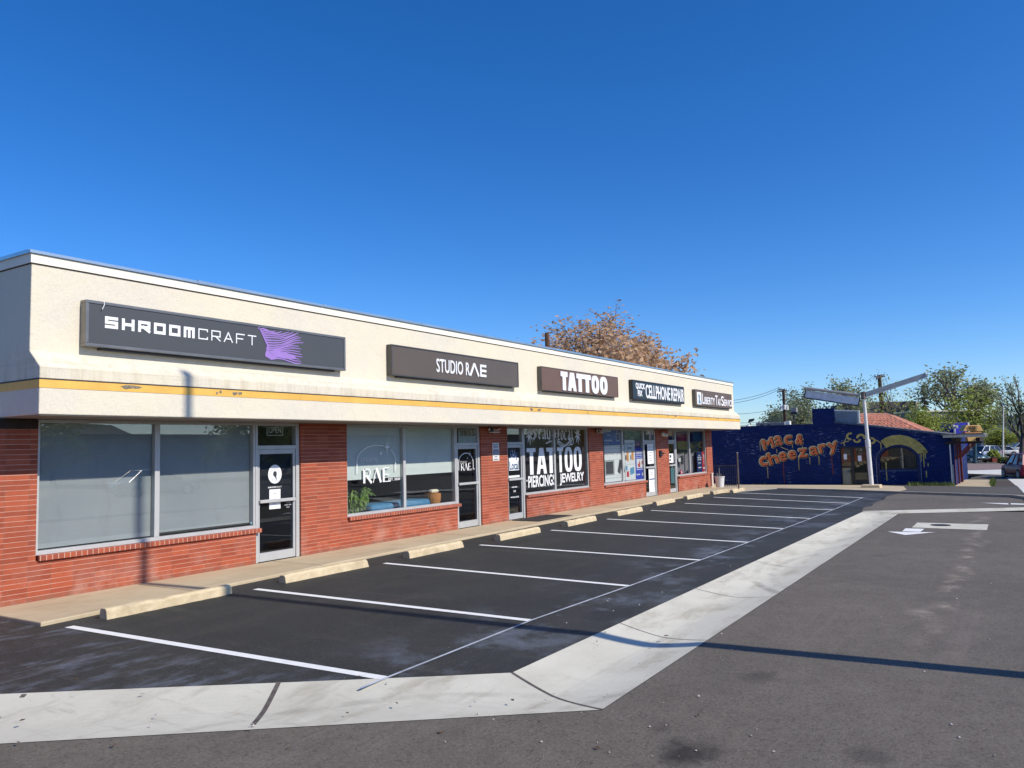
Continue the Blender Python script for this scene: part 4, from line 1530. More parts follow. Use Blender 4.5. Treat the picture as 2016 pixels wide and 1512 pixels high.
# door four: price sheets over the glass
t, pl = poster("price_list", 1275, 1289.5, 873, 913, mPW, "white price list covering the upper glass of the door numbered 3875", "notice", GY - 0.003)
b = MB()
text(b, "ELECTRONICS", 0.05, 0.92, 0.80, 0.87, pl, 0.001)
text(b, "QUICK FIX", 0.15, 0.8, 0.67, 0.74, pl, 0.001)
for k, w in enumerate((0.5, 0.3, 0.28, 0.4)):
    rect(b, 0.2, 0.2 + w, 0.52 - 0.13 * k, 0.555 - 0.13 * k, pl, 0.001)
b.words("lettering", mPGR, t, "print")
t, pl = poster("price_list", 1276, 1290.5, 921, 968, mPW, "white price list covering the lower glass of the door numbered 3875", "notice", GY - 0.003)
b = MB()
for k in range(4):
    rect(b, 0.2, 0.6, 0.90 - 0.10 * k, 0.925 - 0.10 * k, pl, 0.001)
for k in range(8):
    rect(b, 0.3, 0.66 + 0.1 * (k % 3), 0.42 - 0.05 * k, 0.435 - 0.05 * k, pl, 0.001)
b.words("lettering", mPGR, t, "print")
b = MB()
rect(b, 0.05, 0.85, 0.50, 0.55, pl, 0.001)
b.build("blue_bar", mPNAVY, t)

# window five: curtain, flag, banners
cw = MB()
y = 0.30
n = 70
x0, x1 = 31.85, 34.55
zt = onY(1345, 891, y).z
for k in range(n + 1):
    t_ = k / n
    yy = y + 0.035 * math.sin(t_ * 60) + 0.02 * math.sin(t_ * 23)
    cw.v += [Vector((x0 + (x1 - x0) * t_, yy, 0.72)), Vector((x0 + (x1 - x0) * t_, yy, zt))]
for k in range(n):
    cw.f.append((2 * k, 2 * k + 2, 2 * k + 3, 2 * k + 1))
tag(cw.build("grey_curtain", M("grey_curtain_cloth", S(160, 154, 160), 0.9, 0.12, 6), loc=(x0, y, 0.72), smooth=True, fixn=False), "pleated pale grey curtain across the lower half of the last brick shop window", "curtain")
t, pl = poster("red_flag", 1334.5, 1356, 853, 868, M("flag_red", S(150, 36, 48), 0.8, 0.2, 5), "dark red banner with faded script at the top of the last brick shop window", "banner", 0.22)
b = MB()
text(b, "Welcome", 0.08, 0.75, 0.4, 0.85, pl, 0.001, 1, 0.01, 0.3)
b.build("script", mPORA, t)
t, pl = poster("olive_hanging", 1335, 1379, 869, 891, M("olive_cloth", S(98, 100, 62), 0.9, 0.25, 3), "olive cloth hung behind the last brick shop window above the grey curtain", "cloth", 0.24)
t, pl = poster("teal_blind", 1365, 1392, 852, 868, M("teal_cloth", S(36, 82, 104), 0.9, 0.3, 8), "teal hanging in the upper right pane of the last brick shop window", "cloth", 0.22)
t, pl = poster("navy_banner", 1371.8, 1381.5, 890, 930.5, mPNAVY, "narrow navy window banner with white lettering, beside the red one")
b = MB()
text(b, "TAX", 0.3, 0.7, 0.80, 0.86, pl, 0.001, 1, 0.04)
text(b, "REFUND", 0.12, 0.9, 0.70, 0.77, pl, 0.001, 1, 0.04)
text(b, "ADVANCE", 0.12, 0.9, 0.60, 0.67, pl, 0.001, 1, 0.04)
rect(b, 0.15, 0.85, 0.48, 0.5, pl, 0.001)
rect(b, 0.25, 0.75, 0.42, 0.44, pl, 0.001)
rect(b, 0.2, 0.85, 0.22, 0.27, pl, 0.001)
b.words("lettering", mPW, t, "print")
t, pl = poster("red_banner", 1382, 1392, 889, 929, mPRED, "narrow red window banner with white lettering, beside the navy one")
b = MB()
text(b, "GET", 0.2, 0.75, 0.74, 0.86, pl, 0.001, 1, 0.04)
text(b, "YOUR", 0.15, 0.8, 0.62, 0.70, pl, 0.001, 1, 0.04)
rect(b, 0.2, 0.7, 0.5, 0.52, pl, 0.001)
rect(b, 0.25, 0.7, 0.40, 0.42, pl, 0.001)
rect(b, 0.15, 0.8, 0.16, 0.24, pl, 0.001)
b.words("lettering", mPW, t, "print")
rnd = random.Random(6)
for (u, lab) in [(1342, "red and white display card on the last shop window's sill, nearer the door"), (1359, "red and white display card on the last shop window's sill, by the mullion")]:
    p = onY(u, 930, 0.2)
    t = thing("display_card", (p.x, 0.2, 0.70), lab, "display card", "cards on the window sill")
    MB().prism([(p.x - 0.17, 0.19, 0.70), (p.x + 0.17, 0.19, 0.70), (p.x + 0.14, 0.22, 0.86), (p.x - 0.14, 0.22, 0.86)], (0, 0.01, 0)).build("card", mPRED, t)
    MB().prism([(p.x - 0.06, 0.186, 0.72), (p.x + 0.06, 0.186, 0.72), (p.x + 0.05, 0.212, 0.84), (p.x - 0.05, 0.212, 0.84)], (0, 0.003, 0)).build("panel", mPW, t)
t, pl = poster("phone_picture", 1339.5, 1345.5, 897, 914.5, mPDK, "grey picture of a phone stuck inside the last brick shop window", "poster", 0.14)
t, pl = poster("tilted_card", 1335.5, 1340, 902, 909, mPW, "small white card near the door edge of the last brick shop window", "notice", 0.12)
a, c = dr[4][2], dr[4][3]
t, pl = poster("yellow_sticker", 1316.8, 1326.5, 845, 858, mPORA, "yellow notice in the transom above the farthest brick shop door", "notice", GY + 0.012)
t, pl = poster("door_notice", 1317.5, 1325.5, 893, 911, mPW, "white notices on the upper glass of the farthest brick shop door", "notice", GY - 0.003)
b = MB()
rect(b, 0.05, 0.4, 0.2, 0.4, pl, 0.001)
rect(b, 0.1, 0.5, 0.55, 0.85, pl, 0.001)
b.build("print", mPDK, t)
t, pl = poster("mint_poster", 1319, 1327.5, 921, 952, M("poster_mint", S(158, 206, 202), 0.55, 0.2, 8), "mint green poster on the lower glass of the farthest brick shop door")

# ------------------------------------------------------------------ fascia signs
SY = -0.88
def cabinet(x0, x1, z0, z1, face, frame, label, rim=0.03):
    x0, x1 = x0 + 0.045, x1 + 0.045
    t = thing("shop_sign", ((x0 + x1) / 2, -0.735, z0), label, "shop sign", "box signs along the fascia")
    b = MB()
    y1 = -0.735
    b.box(x0, x1, SY, y1, z0, z0 + rim)
    b.box(x0, x1, SY, y1, z1 - rim, z1)
    b.box(x0, x0 + rim, SY, y1, z0 + rim + 0.0005, z1 - rim - 0.0005)
    b.box(x1 - rim, x1, SY, y1, z0 + rim + 0.0005, z1 - rim - 0.0005)
    b.build("sign_frame", frame, t, bevel=0.006)
    bx(x0 + rim + 0.0005, x1 - rim - 0.0005, SY + 0.012, y1, z0 + rim + 0.0005, z1 - rim - 0.0005).build("sign_face", face, t)
    bx(x0 + 0.25, x1 - 0.25, SY + 0.05, y1 + 0.0, z0 - 0.03, z0 - 0.001).build("mounting_rail", mDKMETAL, t)
    return t


SP = facade(SY + 0.012)
mFRAME = M("bronze_sign_frame", (0.10, 0.095, 0.088), 0.4, 0.15, 3, metal=0.4)
mFRAMEG = M("grey_sign_frame", (0.22, 0.21, 0.20), 0.35, 0.15, 3, metal=0.6)
t1 = cabinet(6.16, 11.33, 3.585, 4.25, M("charcoal_sign_face", S(76, 76, 76), 0.32, 0.04, 0.8), mFRAMEG, "longest charcoal shop sign with white letters and a purple fan, at the left end", 0.045)
# square stroke alphabet
lt = MB()
def sq(word, xa, xb, z0, z1, w):
    n = len(word)
    al = {'S': [[(1, 1), (0, 1), (0, .5), (1, .5), (1, 0), (0, 0)]], 'H': [[(0, 0), (0, 1)], [(1, 0), (1, 1)], [(0, .5), (1, .5)]],
          'R': [[(0, 0), (0, 1), (1, 1), (1, .42), (0.0, .42)], [(.45, .42), (1.0, 0)]], 'O': [[(0, 0), (1, 0), (1, 1), (0, 1), (0, 0)]],
          'M': [[(0, 0), (0, 1), (1, 1), (1, 0)], [(.5, 1), (.5, 0)]], 'C': [[(1, .82), (1, 1), (0, 1), (0, 0), (1, 0), (1, .18)]],
          'A': [[(0, 0), (.5, 1), (1, 0)], [(.2, .32), (.8, .32)]], 'F': [[(0, 0), (0, 1), (1, 1)], [(0, .5), (.8, .5)]], 'T': [[(0, 1), (1, 1)], [(.5, 1), (.5, 0)]]}
    pitch = (xb - xa) / n
    lw = pitch * 0.70
    for i, ch in enumerate(word):
        x0 = xa + pitch * i + w / 2
        lines = [[(x0 + px * (lw - w * 0.6), z0 + w / 2 + pz * (z1 - z0 - w)) for px, pz in ln] for ln in al[ch]]
        strokes(lt, lines, w, SP, 0.006)


xa, xm, xb = onY(207, 640, SY).x, onY(390, 660, SY).x, onY(511, 670, SY).x
z0, z1 = onY(230, 648, SY).z, onY(230, 625, SY).z
sq("SHROOM", xa, xm, z0, z1, 0.046)
sq("CRAFT", xm + 0.01, xb, z0, z1, 0.019)
lt.build("sign_letters", mWHITE, t1)
fan = MB()
fx, fz = onY(470, 690, SY).x, 3.80
rnd = random.Random(5)
P_ = lambda u, v: (onY(u, v, SY).x, min(4.195, max(3.64, onY(u, v, SY).z)))
inner = [P_(509, 646), P_(513, 653), P_(517, 660), P_(521, 667), P_(524, 674), P_(527, 681), P_(525, 686), P_(523, 691), P_(522, 695), P_(523, 698), P_(528, 702), P_(533, 707)]
outer = [P_(530, 647), P_(552, 650), P_(574, 654), P_(590, 657), P_(595, 662), P_(594, 668), P_(599, 675), P_(599, 683), P_(600, 691), P_(600, 699), P_(601, 706), P_(601, 714)]
NB = 19
for k in range(NB):
    f = k / (NB - 1) * (len(inner) - 1)
    i_ = min(len(inner) - 2, int(f))
    i0 = Vector(inner[i_]).lerp(Vector(inner[i_ + 1]), f - i_)
    o0 = Vector(outer[i_]).lerp(Vector(outer[i_ + 1]), f - i_)
    o0 = i0.lerp(o0, rnd.uniform(0.84, 1.0))
    d = (o0 - i0)
    nrm = Vector((-d.y, d.x)).normalized()
    cv = [i0.lerp(o0, q) + nrm * 0.03 * math.sin(q * 5.5 + k * 0.35) for q in (0, 0.2, 0.4, 0.6, 0.8, 1.0)]
    ws = [0.016, 0.012, 0.0095, 0.010, 0.010, 0.006]
    flat(fan, [tuple(c_ - nrm * w_) for c_, w_ in zip(cv, ws)] + [tuple(c_ + nrm * w_) for c_, w_ in list(zip(cv, ws))[::-1]], SP, 0.003 + 0.0003 * k)
flat(fan, [P_(511, 648), P_(517, 658), P_(526, 674), P_(531, 684), P_(527, 690), P_(524, 688), P_(526, 681), P_(518, 663)], SP, 0.0095)
flat(fan, [P_(531, 692), P_(560, 693), P_(580, 700), P_(584, 707), P_(560, 706), P_(540, 701)], SP, 0.0100)
fan.build("purple_fan", mPURPLE, t1)
p = onY(204, 592, SY)
MB().path([(p.x, SY - 0.005, 4.26), (p.x, SY - 0.02, 4.2), (p.x - 0.03, SY - 0.02, 4.13)], 0.006).build("loose_wire", mWHITEM, t1)

t2 = cabinet(12.70, 17.80, 3.59, 4.25, M("brown_grey_sign_face", S(92, 80, 68), 0.3, 0.08, 0.9), mFRAME, "dark brown grey shop sign with thin white letters, second from the left")
b = MB()
text(b, "STUDIO R", onY(859, 720, SY).x, onY(924.5, 730, SY).x, onY(900, 737, SY).z, onY(900, 711, SY).z, SP, 0.02, 1.02, 0.012)
xa = onY(925.5, 727, SY).x
xb = onY(942, 727, SY).x
zb, zt = onY(900, 736.5, SY).z, onY(900, 711.5, SY).z
strokes(b, [[(xa, zb), ((xa + xb) / 2, zt), (xb, zb)]], 0.062, SP, 0.02, False)
xa = onY(945, 730, SY).x
xb = onY(957, 730, SY).x
rect(b, xa, xa + 0.06, zb, zt, SP, 0.02)
for z in (zb, (zb + zt) / 2 - 0.03, zt - 0.06):
    rect(b, xa + 0.061, xb, z, z + 0.06, SP, 0.02)
b.words("sign_letters", mWHITE, t2, "emblem_panel")
t3 = cabinet(19.02, 24.10, 3.58, 4.25, M("brown_sign_face", S(108, 82, 66), 0.4, 0.04, 1.5), mFRAME, "brown shop sign with very heavy white block letters, third from the left", 0.012)
lt = MB()
z0, z1 = onY(1147, 771.5, SY).z - 0.01, onY(1147, 737, SY).z
us = [(1102.5, 1117.5, 'T'), (1116.5, 1134.5, 'A'), (1133.5, 1148.5, 'T'), (1147.5, 1163, 'T'), (1163, 1179, 'O'), (1179.5, 1195.5, 'O')]
H = z1 - z0
for ua, ub, ch in us:
    a, c = onY(ua, 750, SY).x + 0.02, onY(ub, 755, SY).x - 0.02
    w = c - a
    if ch == 'T':
        rect(lt, a, c, z1 - 0.27 * H, z1, SP, 0.03)
        rect(lt, a + 0.26 * w, c - 0.26 * w, z0, z1 - 0.27 * H - 0.0005, SP, 0.03)
    elif ch == 'A':
        flat(lt, [(a, z0), (a + 0.36 * w, z0), (a + 0.62 * w, z1), (a + 0.26 * w, z1)], SP, 0.03)
        flat(lt, [(c - 0.36 * w, z0), (c, z0), (c - 0.26 * w, z1), (c - 0.60 * w, z1)], SP, 0.0304)
        rect(lt, a + 0.3 * w, c - 0.3 * w, z0 + 0.18 * H, z0 + 0.42 * H, SP, 0.0308)
    else:
        n = 28
        out, inn = [], []
        for k in range(n):
            t_ = 2 * math.pi * k / n
            ex = lambda q: (abs(q) ** 0.85) * (1 if q > 0 else -1)
            out.append(((a + c) / 2 + w / 2 * ex(math.cos(t_)), (z0 + z1) / 2 + H / 2 * 1.04 * ex(math.sin(t_))))
            inn.append(((a + c) / 2 + w * 0.12 * ex(math.cos(t_)), (z0 + z1) / 2 + H * 0.26 * ex(math.sin(t_))))
        for k in range(n):
            k2_ = (k + 1) % n
            flat(lt, [out[k], out[k2_], inn[k2_], inn[k]], SP, 0.03)
lt.build("sign_letters", mWHITE, t3)
t4 = cabinet(25.30, 30.40, 3.565, 4.25, M("green_black_sign_face", S(34, 42, 44), 0.3, 0.3, 2.2), mBLACK, "black green shop sign with tall condensed white letters, fourth from the left", 0.05)
b = MB()
text(b, "QUICK", onY(1252, 760, SY).x, onY(1269.5, 762, SY).x, onY(1260, 767, SY).z, onY(1260, 755, SY).z, SP, 0.01, 1.0, 0.0, 0, 0, 8, 0.011)
text(b, "FIX", onY(1256, 772, SY).x, onY(1264.5, 774, SY).x, onY(1260, 779.5, SY).z, onY(1260, 769, SY).z, SP, 0.01, 1.0, 0.0, 0, 0, 8, 0.011)
text(b, "CELLPHONE", onY(1271.5, 770, SY).x, onY(1319, 775, SY).x, 3.66, 4.13, SP, 0.01, 1.0, 0.0, 0, 0, 8, 0.014)
text(b, "REPAIR", onY(1321.5, 775, SY).x, onY(1346.5, 778, SY).x, 3.66, 4.13, SP, 0.01, 1.0, 0.0, 0, 0, 8, 0.014)
b.words("sign_letters", mWHITE, t4, "emblem_panel")
t5 = cabinet(31.73, 36.78, 3.56, 4.23, M("umber_sign_face", S(102, 82, 68), 0.4, 0.05, 1.5), mFRAME, "umber shop sign with white small capitals and a statue emblem, at the right end", 0.012)
b = MB()
xa = [onY(u, 790, SY).x for u in (1373, 1381.5, 1383.5, 1408, 1409.5, 1418.5, 1420.5, 1442)]
rect(b, xa[0], xa[1], 3.62, 4.13, SP, 0.004)
for w_, x0_, x1_ in (("L", 1383.2, 1386.6), ("T", 1408.8, 1413), ("S", 1420.3, 1425.2)):
    text(b, w_, onY(x0_, 790, SY).x, onY(x1_, 790, SY).x, 3.66, 4.08, SP, 0.01, 1.0, 0.0, 0, 0, 6, 0.012)
for w_, x0_, x1_ in (("IBERTY", 1387.2, 1407.4), ("AX", 1413.5, 1418.8), ("ERVICE", 1425.8, 1442.0)):
    text(b, w_, onY(x0_, 790, SY).x, onY(x1_, 790, SY).x, 3.66, 3.95, SP, 0.01, 1.0, 0.0, 0, 0, 6, 0.010)
b.words("sign_letters", mWHITE, t5, "emblem_panel")
b = MB()
cx = (xa[0] + xa[1]) / 2
SP2 = facade(SY + 0.007)
for k in range(5):
    an = 0.5 + k * 0.5
    strokes(b, [[(cx, 3.84), (cx + 0.16 * math.cos(an), 3.88 + 0.18 * math.sin(an))]], 0.03, SP2, 0.002)
flat(b, [(cx - 0.12, 3.66), (cx + 0.16, 3.66), (cx + 0.04, 3.9), (cx - 0.04, 3.9)], SP2, 0.004)
b.build("statue_emblem", M("slate_emblem", S(96, 140, 165), 0.5), t5)

# ------------------------------------------------------------------ small fittings on the shops
def sec_light(u, v, lab):
    p = onY(u, v, -0.02)
    t = thing("security_light", (p.x, -0.02, 2.45), lab, "light", "twin lights under the soffit")
    bx(p.x - 0.08, p.x + 0.08, -0.06, -0.005, 2.44, 2.56).build("housing", mBLACK, t, bevel=0.01)
    for s in (-1, 1):
        b = MB().path([(p.x + s * 0.08, -0.05, 2.5), (p.x + s * 0.2, -0.1, 2.48), (p.x + s * 0.26, -0.16, 2.53)], 0.018)
        b.build("arm", mWHITEM, t)
    bx(p.x - 0.16, p.x + 0.16, -0.20, -0.07, 2.415, 2.438).build("lamp_head", mWHITEM, t, bevel=0.006)
    return t


sec_light(966, 842, "white twin security light at the top of the pier with the parking notice")
sec_light(1176, 847, "white twin security light at the top of the pier left of the posters")
p = onY(1306, 855, -0.05)
t = thing("wall_lamp", (p.x, -0.05, p.z), "small white double lamp on the pier between the poster window and the last door", "lamp")
MB().lathe((p.x - 0.12, -0.10, p.z), [(0.05, -0.06), (0.09, 0.0), (0.09, 0.05), (0.06, 0.09)], 12, 'y').build("lamp_head", mWHITEM, t)
MB().lathe((p.x + 0.16, -0.10, p.z - 0.03), [(0.05, -0.06), (0.08, 0.0), (0.08, 0.05), (0.05, 0.09)], 12, 'y').build("lamp_head", mWHITEM, t)
bx(p.x - 0.05, p.x + 0.10, -0.06, -0.002, p.z - 0.05, p.z + 0.06).build("bracket", mBLACK, t)
p = onY(1298.5, 894, -0.02)
t = thing("meter_box", (p.x, -0.02, p.z), "small black alarm box on the last narrow pier", "box")
bx(p.x - 0.02, p.x + 0.2, -0.07, -0.002, p.z - 0.1, p.z + 0.14).build("case", mBLACK, t, bevel=0.01)
MB().tube((p.x + 0.24, -0.08, p.z + 0.02), (p.x + 0.33, -0.08, p.z + 0.02), 0.03).build("nozzle", mBLACK, t)
# parking notice
x0, x1 = onY(969.3, 890, 0).x, onY(982, 890, 0).x
z1, z0 = onY(975, 872, 0).z, onY(975, 907, 0).z
t = thing("parking_notice", ((x0 + x1) / 2, -0.005, z0), "tall white and navy private parking notice screwed to a brick pier", "notice sign")
bx(x0, x1, -0.012, -0.002, z0, z1).build("plate", mWHITEM, t)
PL = facade(-0.0125)
b = MB()
rect(b, x0 + 0.03, x1 - 0.03, z0 + (z1 - z0) * 0.33, z0 + (z1 - z0) * 0.60, PL, 0.001)
text(b, "PRIVATE", x0 + 0.04, x1 - 0.04, z0 + (z1 - z0) * 0.85, z0 + (z1 - z0) * 0.93, PL, 0.001, 1, 0.03)
text(b, "PARKING", x0 + 0.04, x1 - 0.04, z0 + (z1 - z0) * 0.73, z0 + (z1 - z0) * 0.81, PL, 0.001, 1, 0.03)
for k in range(3):
    flat(b, [(x0 + 0.05 + 0.085 * k, z0 + (z1 - z0) * 0.62), (x0 + 0.12 + 0.085 * k, z0 + (z1 - z0) * 0.62), (x0 + 0.085 + 0.085 * k, z0 + (z1 - z0) * 0.67)], PL, 0.001)
rect(b, x0 + 0.1, x1 - 0.1, z0 + (z1 - z0) * 0.2, z0 + (z1 - z0) * 0.24, PL, 0.001)
rect(b, x0 + 0.05, x1 - 0.05, z0 + (z1 - z0) * 0.06, z0 + (z1 - z0) * 0.1, PL, 0.001)
b.build("print", mPNAVY, t)
b = MB()
for k in range(4):
    rect(b, x0 + 0.06, x1 - 0.06, z0 + (z1 - z0) * (0.37 + 0.055 * k), z0 + (z1 - z0) * (0.39 + 0.055 * k), PL, 0.001, 0.0012)
b.build("white_print", mWHITE, t)
# doormat
mp = [onZ(u, v, 0.0) for u, v in [(1003, 1026), (1060, 1029), (1110, 1020.5), (1056, 1016.5)]]
cxm, cym = sum(q.x for q in mp) / 4, sum(q.y for q in mp) / 4
mb_ = bx(18.62, 20.55, -0.92, -0.06, 0.001, 0.014)
tag(mb_.build("doormat", M("black_rubber_mat", (0.022, 0.02, 0.02), 0.9, 0.4, 60, 0.6, 120), loc=(19.5, -0.5, 0), bevel=0.005), "flat black rubber doormat on the sidewalk before the shop with big window letters", "doormat")
# post, bucket, fence and downpipe at the far end
p = onZ(1454.5, 962, 0.0)
t = thing("metal_post", (p.x, p.y, 0), "thin rusty metal post standing at the far end of the sidewalk", "post")
MB().tube((p.x, p.y, 0), (p.x, p.y, 1.52), 0.035, 0.03, 10).build("shaft", M("rusty_post_steel", (0.16, 0.12, 0.10), 0.6, 0.3, 8, metal=0.3), t)
MB().tube((p.x, p.y, 1.52), (p.x, p.y, 1.56), 0.045, 0.045, 10).build("cap", mGREY, t)
bp = onZ(1417.5, 959, 0.0)
t = thing("white_bucket", (bp.x, bp.y, 0), "white plastic bucket with brooms sticking out beside the end of the brick wall", "bucket")
MB().lathe((bp.x, bp.y, 0), [(0.17, 0), (0.21, 0.44), (0.225, 0.44), (0.225, 0.48), (0.19, 0.48), (0.16, 0.05)], 20).build("pail", mWHITEM, t)
MB().tube((bp.x, bp.y, 0.1), (bp.x + 0.05, bp.y + 0.02, 0.85), 0.014, 0.014, 6).build("broom_handle", mGREY, t)
b = MB()
for k in range(8):
    b.tube((bp.x + 0.1 * math.cos(k), bp.y + 0.1 * math.sin(k), 0.4), (bp.x + 0.2 * math.cos(k), bp.y + 0.2 * math.sin(k), 0.6 + 0.03 * (k % 3)), 0.012, 0.006, 5)
b.build("broom_heads", mDKMETAL, t)
t = thing("dark_fence", (41.0, 2.2, gz(41.0) + KH), "low dark metal rail fence across the gap beside the blue wall", "fence")
fx = 41.0
y_a, y_b = onX(1407, 930, fx).y, onX(1449, 930, fx).y
zf = gz(fx) + KH
b = MB()
for z in (0.15, 1.15):
    b.tube((fx, y_a, zf + z), (fx, y_b, zf + z), 0.02, 0.02, 6)
b.build("rails", mDKMETAL, t)
n = 12
b = MB()
for k in range(n + 1):
    yy = y_a + (y_b - y_a) * k / n
    b.tube((fx, yy, zf), (fx, yy, zf + 1.2), 0.012, 0.012, 5)
b.build("bars", mDKMETAL, t)
t = thing("downpipe", (36.15, -0.05, 0), "cream painted downpipe at the foot of the last brick pier", "pipe")
MB().tube((35.95, -0.06, 0.02), (35.95, -0.06, 0.62), 0.05, 0.05, 10).build("pipe", mTRIM, t)
MB().tube((35.95, -0.06, 0.56), (35.95, -0.06, 0.62), 0.065, 0.065, 10).build("collar", mTRIM, t)

# ------------------------------------------------------------------ blue mural building
MX = 50.0
MZ = -0.66
mural = thing("mural_building", (MX, -3.0, MZ), "dark blue painted brick restaurant with orange mural lettering and an arched window", "building")
yz = lambda u, v, x=MX: (-(onX(u, v, x).y), onX(u, v, x).z)     # (a = to the right seen from the front, b = up)
WT = 0.3
MP = lambda a, b, n: Vector((MX - n, -a, b))
aL = -12.0
aD0, bD1 = yz(1653, 880)
aD1 = yz(1712, 880)[0]
aW0, bW0 = yz(1733, 924)
aW1 = yz(1806, 924)[0]
bW1 = yz(1770, 880.5)[1]
aCh0 = yz(1600, 835)[0]
aCh1, bG = yz(1643, 831)
aR, bRt = yz(1876, 857.5)
bPar = 2.95
roofb = lambda a: bG + (bRt - bG) * (a - aCh1) / (aR - aCh1)
wl = MB()
def wp(pts):
    wl.prism([MP(a, b, 0) for a, b in pts], (WT, 0, 0))
wp([(aL, MZ - 0.4), (aCh0, MZ - 0.4), (aCh0, bPar), (aL, bPar - 0.02)])
wp([(aCh0 + 0.0005, MZ - 0.4), (aCh1, MZ - 0.4), (aCh1, 3.86), (aCh0 + 0.0005, 3.89)])
wp([(aCh1 + 0.0005, bD1), (aD0, bD1), (aD0, roofb(aD0)), (aCh1 + 0.0005, bG)]) if aD0 > aCh1 + 0.01 else None
wp([(aCh1 + 0.0005, MZ - 0.4), (aD0, MZ - 0.4), (aD0, bD1 - 0.0005), (aCh1 + 0.0005, bD1 - 0.0005)])
wp([(aD0 + 0.0005, bD1), (aD1, bD1), (aD1, roofb(aD1)), (aD0 + 0.0005, roofb(aD0))])
wp([(aD1 + 0.0005, MZ - 0.4), (aW0, MZ - 0.4), (aW0, roofb(aW0)), (aD1 + 0.0005, roofb(aD1))])
wp([(aW0 + 0.0005, MZ - 0.4), (aW1 - 0.0005, MZ - 0.4), (aW1 - 0.0005, bW0), (aW0 + 0.0005, bW0)])
# over the arch
NA = 20
cxw, hw = (aW0 + aW1) / 2, (aW1 - aW0) / 2
spr = bW0 + (bW1 - bW0) * 0.42
arcp = [(cxw - hw * math.cos(math.pi * k / NA), spr + (bW1 - spr) * math.sin(math.pi * k / NA)) for k in range(NA + 1)]
for (p, q_) in zip(arcp, arcp[1:]):
    wp([(p[0] + 0.0003, p[1]), (q_[0] - 0.0003, q_[1]), (q_[0] - 0.0003, roofb(q_[0])), (p[0] + 0.0003, roofb(p[0]))])
wp([(aW1 + 0.0005, MZ - 0.4), (aR, MZ - 0.4), (aR, bRt), (aW1 + 0.0005, roofb(aW1))])
wl.box(MX + WT + 0.001, MX + 14, -aR, -aR + 0.3, MZ - 0.4, bRt)
wl.box(MX + 13.7, MX + 14, -aR + 0.301, 12, MZ - 0.4, bRt)
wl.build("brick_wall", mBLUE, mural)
# roof deck and gable coping
MB().prism([(MX + 0.05, -aCh1, bG + 0.01), (MX + 0.05, -aR - 0.1, bRt + 0.01), (MX + 0.05, -aR - 0.1, bRt + 0.06), (MX + 0.05, -aCh1, bG + 0.06)], (14, 0, 0)).build("roof_deck", M("grey_shingle", (0.12, 0.12, 0.12), 0.9, 0.2, 4), mural)
bx(MX + WT + 0.001, MX + 14, -aCh1, 12, bPar - 0.35, bPar - 0.3).build("flat_roof", mROOFGRAVEL, mural)
cp = MB()
nseg = 17
for k in range(nseg):
    t0_, t1_ = k / nseg, (k + 0.96) / nseg
    a0, a1 = aCh1 + (aR + 0.12 - aCh1) * t0_, aCh1 + (aR + 0.12 - aCh1) * t1_
    cp.prism([MP(a0, roofb(a0) - 0.03, 0.07), MP(a1, roofb(a1) - 0.03, 0.07), MP(a1, roofb(a1) + 0.07, 0.07), MP(a0, roofb(a0) + 0.07, 0.07)], (0.3, 0, 0))
cp.build("gable_coping", M("blue_coping_tiles", S(64, 84, 108), 0.5, 0.3, 6), mural)
bx(MX - 0.03, MX + WT + 0.03, -aCh0 + 0.02, 12, bPar + 0.001, bPar + 0.035).build("parapet_cap", M("blue_grey_cap", S(44, 60, 96), 0.6, 0.3, 3), mural)
# slatted grey rooftop screen
a0, a1 = aCh1 + 0.02, yz(1690, 810)[0]
sb = MB()
z0s, z1s = roofb(a0) - 0.1, 3.80
for k in range(9):
    zz = z0s + (z1s - z0s) * k / 9
    zc0 = max(zz, roofb(a0) + 0.01)
    sb.prism([MP(a0, zz, -0.05), MP(a1, zz - 0.10, -0.05), MP(a1, zz + (z1s - z0s) / 9 - 0.13, -0.09), MP(a0, zz + (z1s - z0s) / 9 - 0.02, -0.09)], (0.05, 0, 0))
sb.box(MX + 0.16, MX + 0.5, -a1, -a0, z0s, z1s - 0.12)
sb.build("slatted_screen", M("grey_screen_paint", S(146, 156, 162), 0.6, 0.15, 3), mural)
# arch brick ring
ar = MB()
for k in range(44):
    t0_, t1_ = math.pi * k / 44 + 0.012, math.pi * (k + 1) / 44 - 0.012
    e = 0.17
    pts = []
    for t_, r in ((t0_, 0), (t1_, 0), (t1_, e), (t0_, e)):
        pts.append((cxw - (hw + r) * math.cos(t_), spr + (bW1 - spr + r) * math.sin(t_)))
    flat(ar, pts, MP, 0.05)
for side in (aW0 - 0.17, aW1):
    for k in range(19):
        zz = MZ - 0.05 + (spr - MZ) * k / 19
        rect(ar, side, side + 0.17, zz, zz + (spr - MZ) / 19 - 0.02, MP, 0.05)
ar.build("arch_bricks", mBLUETRIM, mural)
am = MB()
for (p, q_) in zip(arcp, arcp[1:]):
    f = lambda P, r: (cxw + (P[0] - cxw) * (1 + r / hw), spr + (P[1] - spr) * (1 + r / (bW1 - spr)))
    flat(am, [f(p, 0.15), f(q_, 0.15), f(q_, 0.20), f(p, 0.20)], MP, 0.035)
rect(am, aW0 - 0.21, aW0 - 0.17, MZ, spr, MP, 0.03)
rect(am, aW1 + 0.171, aW1 + 0.21, MZ, spr, MP, 0.03)
am.build("arch_mortar", M("blue_white_mortar", S(112, 122, 146), 0.8, 0.5, 14), mural)
for k in range(15):
    pass
sb = MB()
for k in range(16):
    a = aW0 + (aW1 - aW0) * (k + 0.15) / 16
    rect(sb, a, a + (aW1 - aW0) / 16 * 0.7, bW0 - 0.12, bW0 - 0.03, MP, 0.03)
sb.build("window_sill_bricks", M("blue_sill_brick", S(70, 84, 120), 0.7, 0.4, 10), mural)
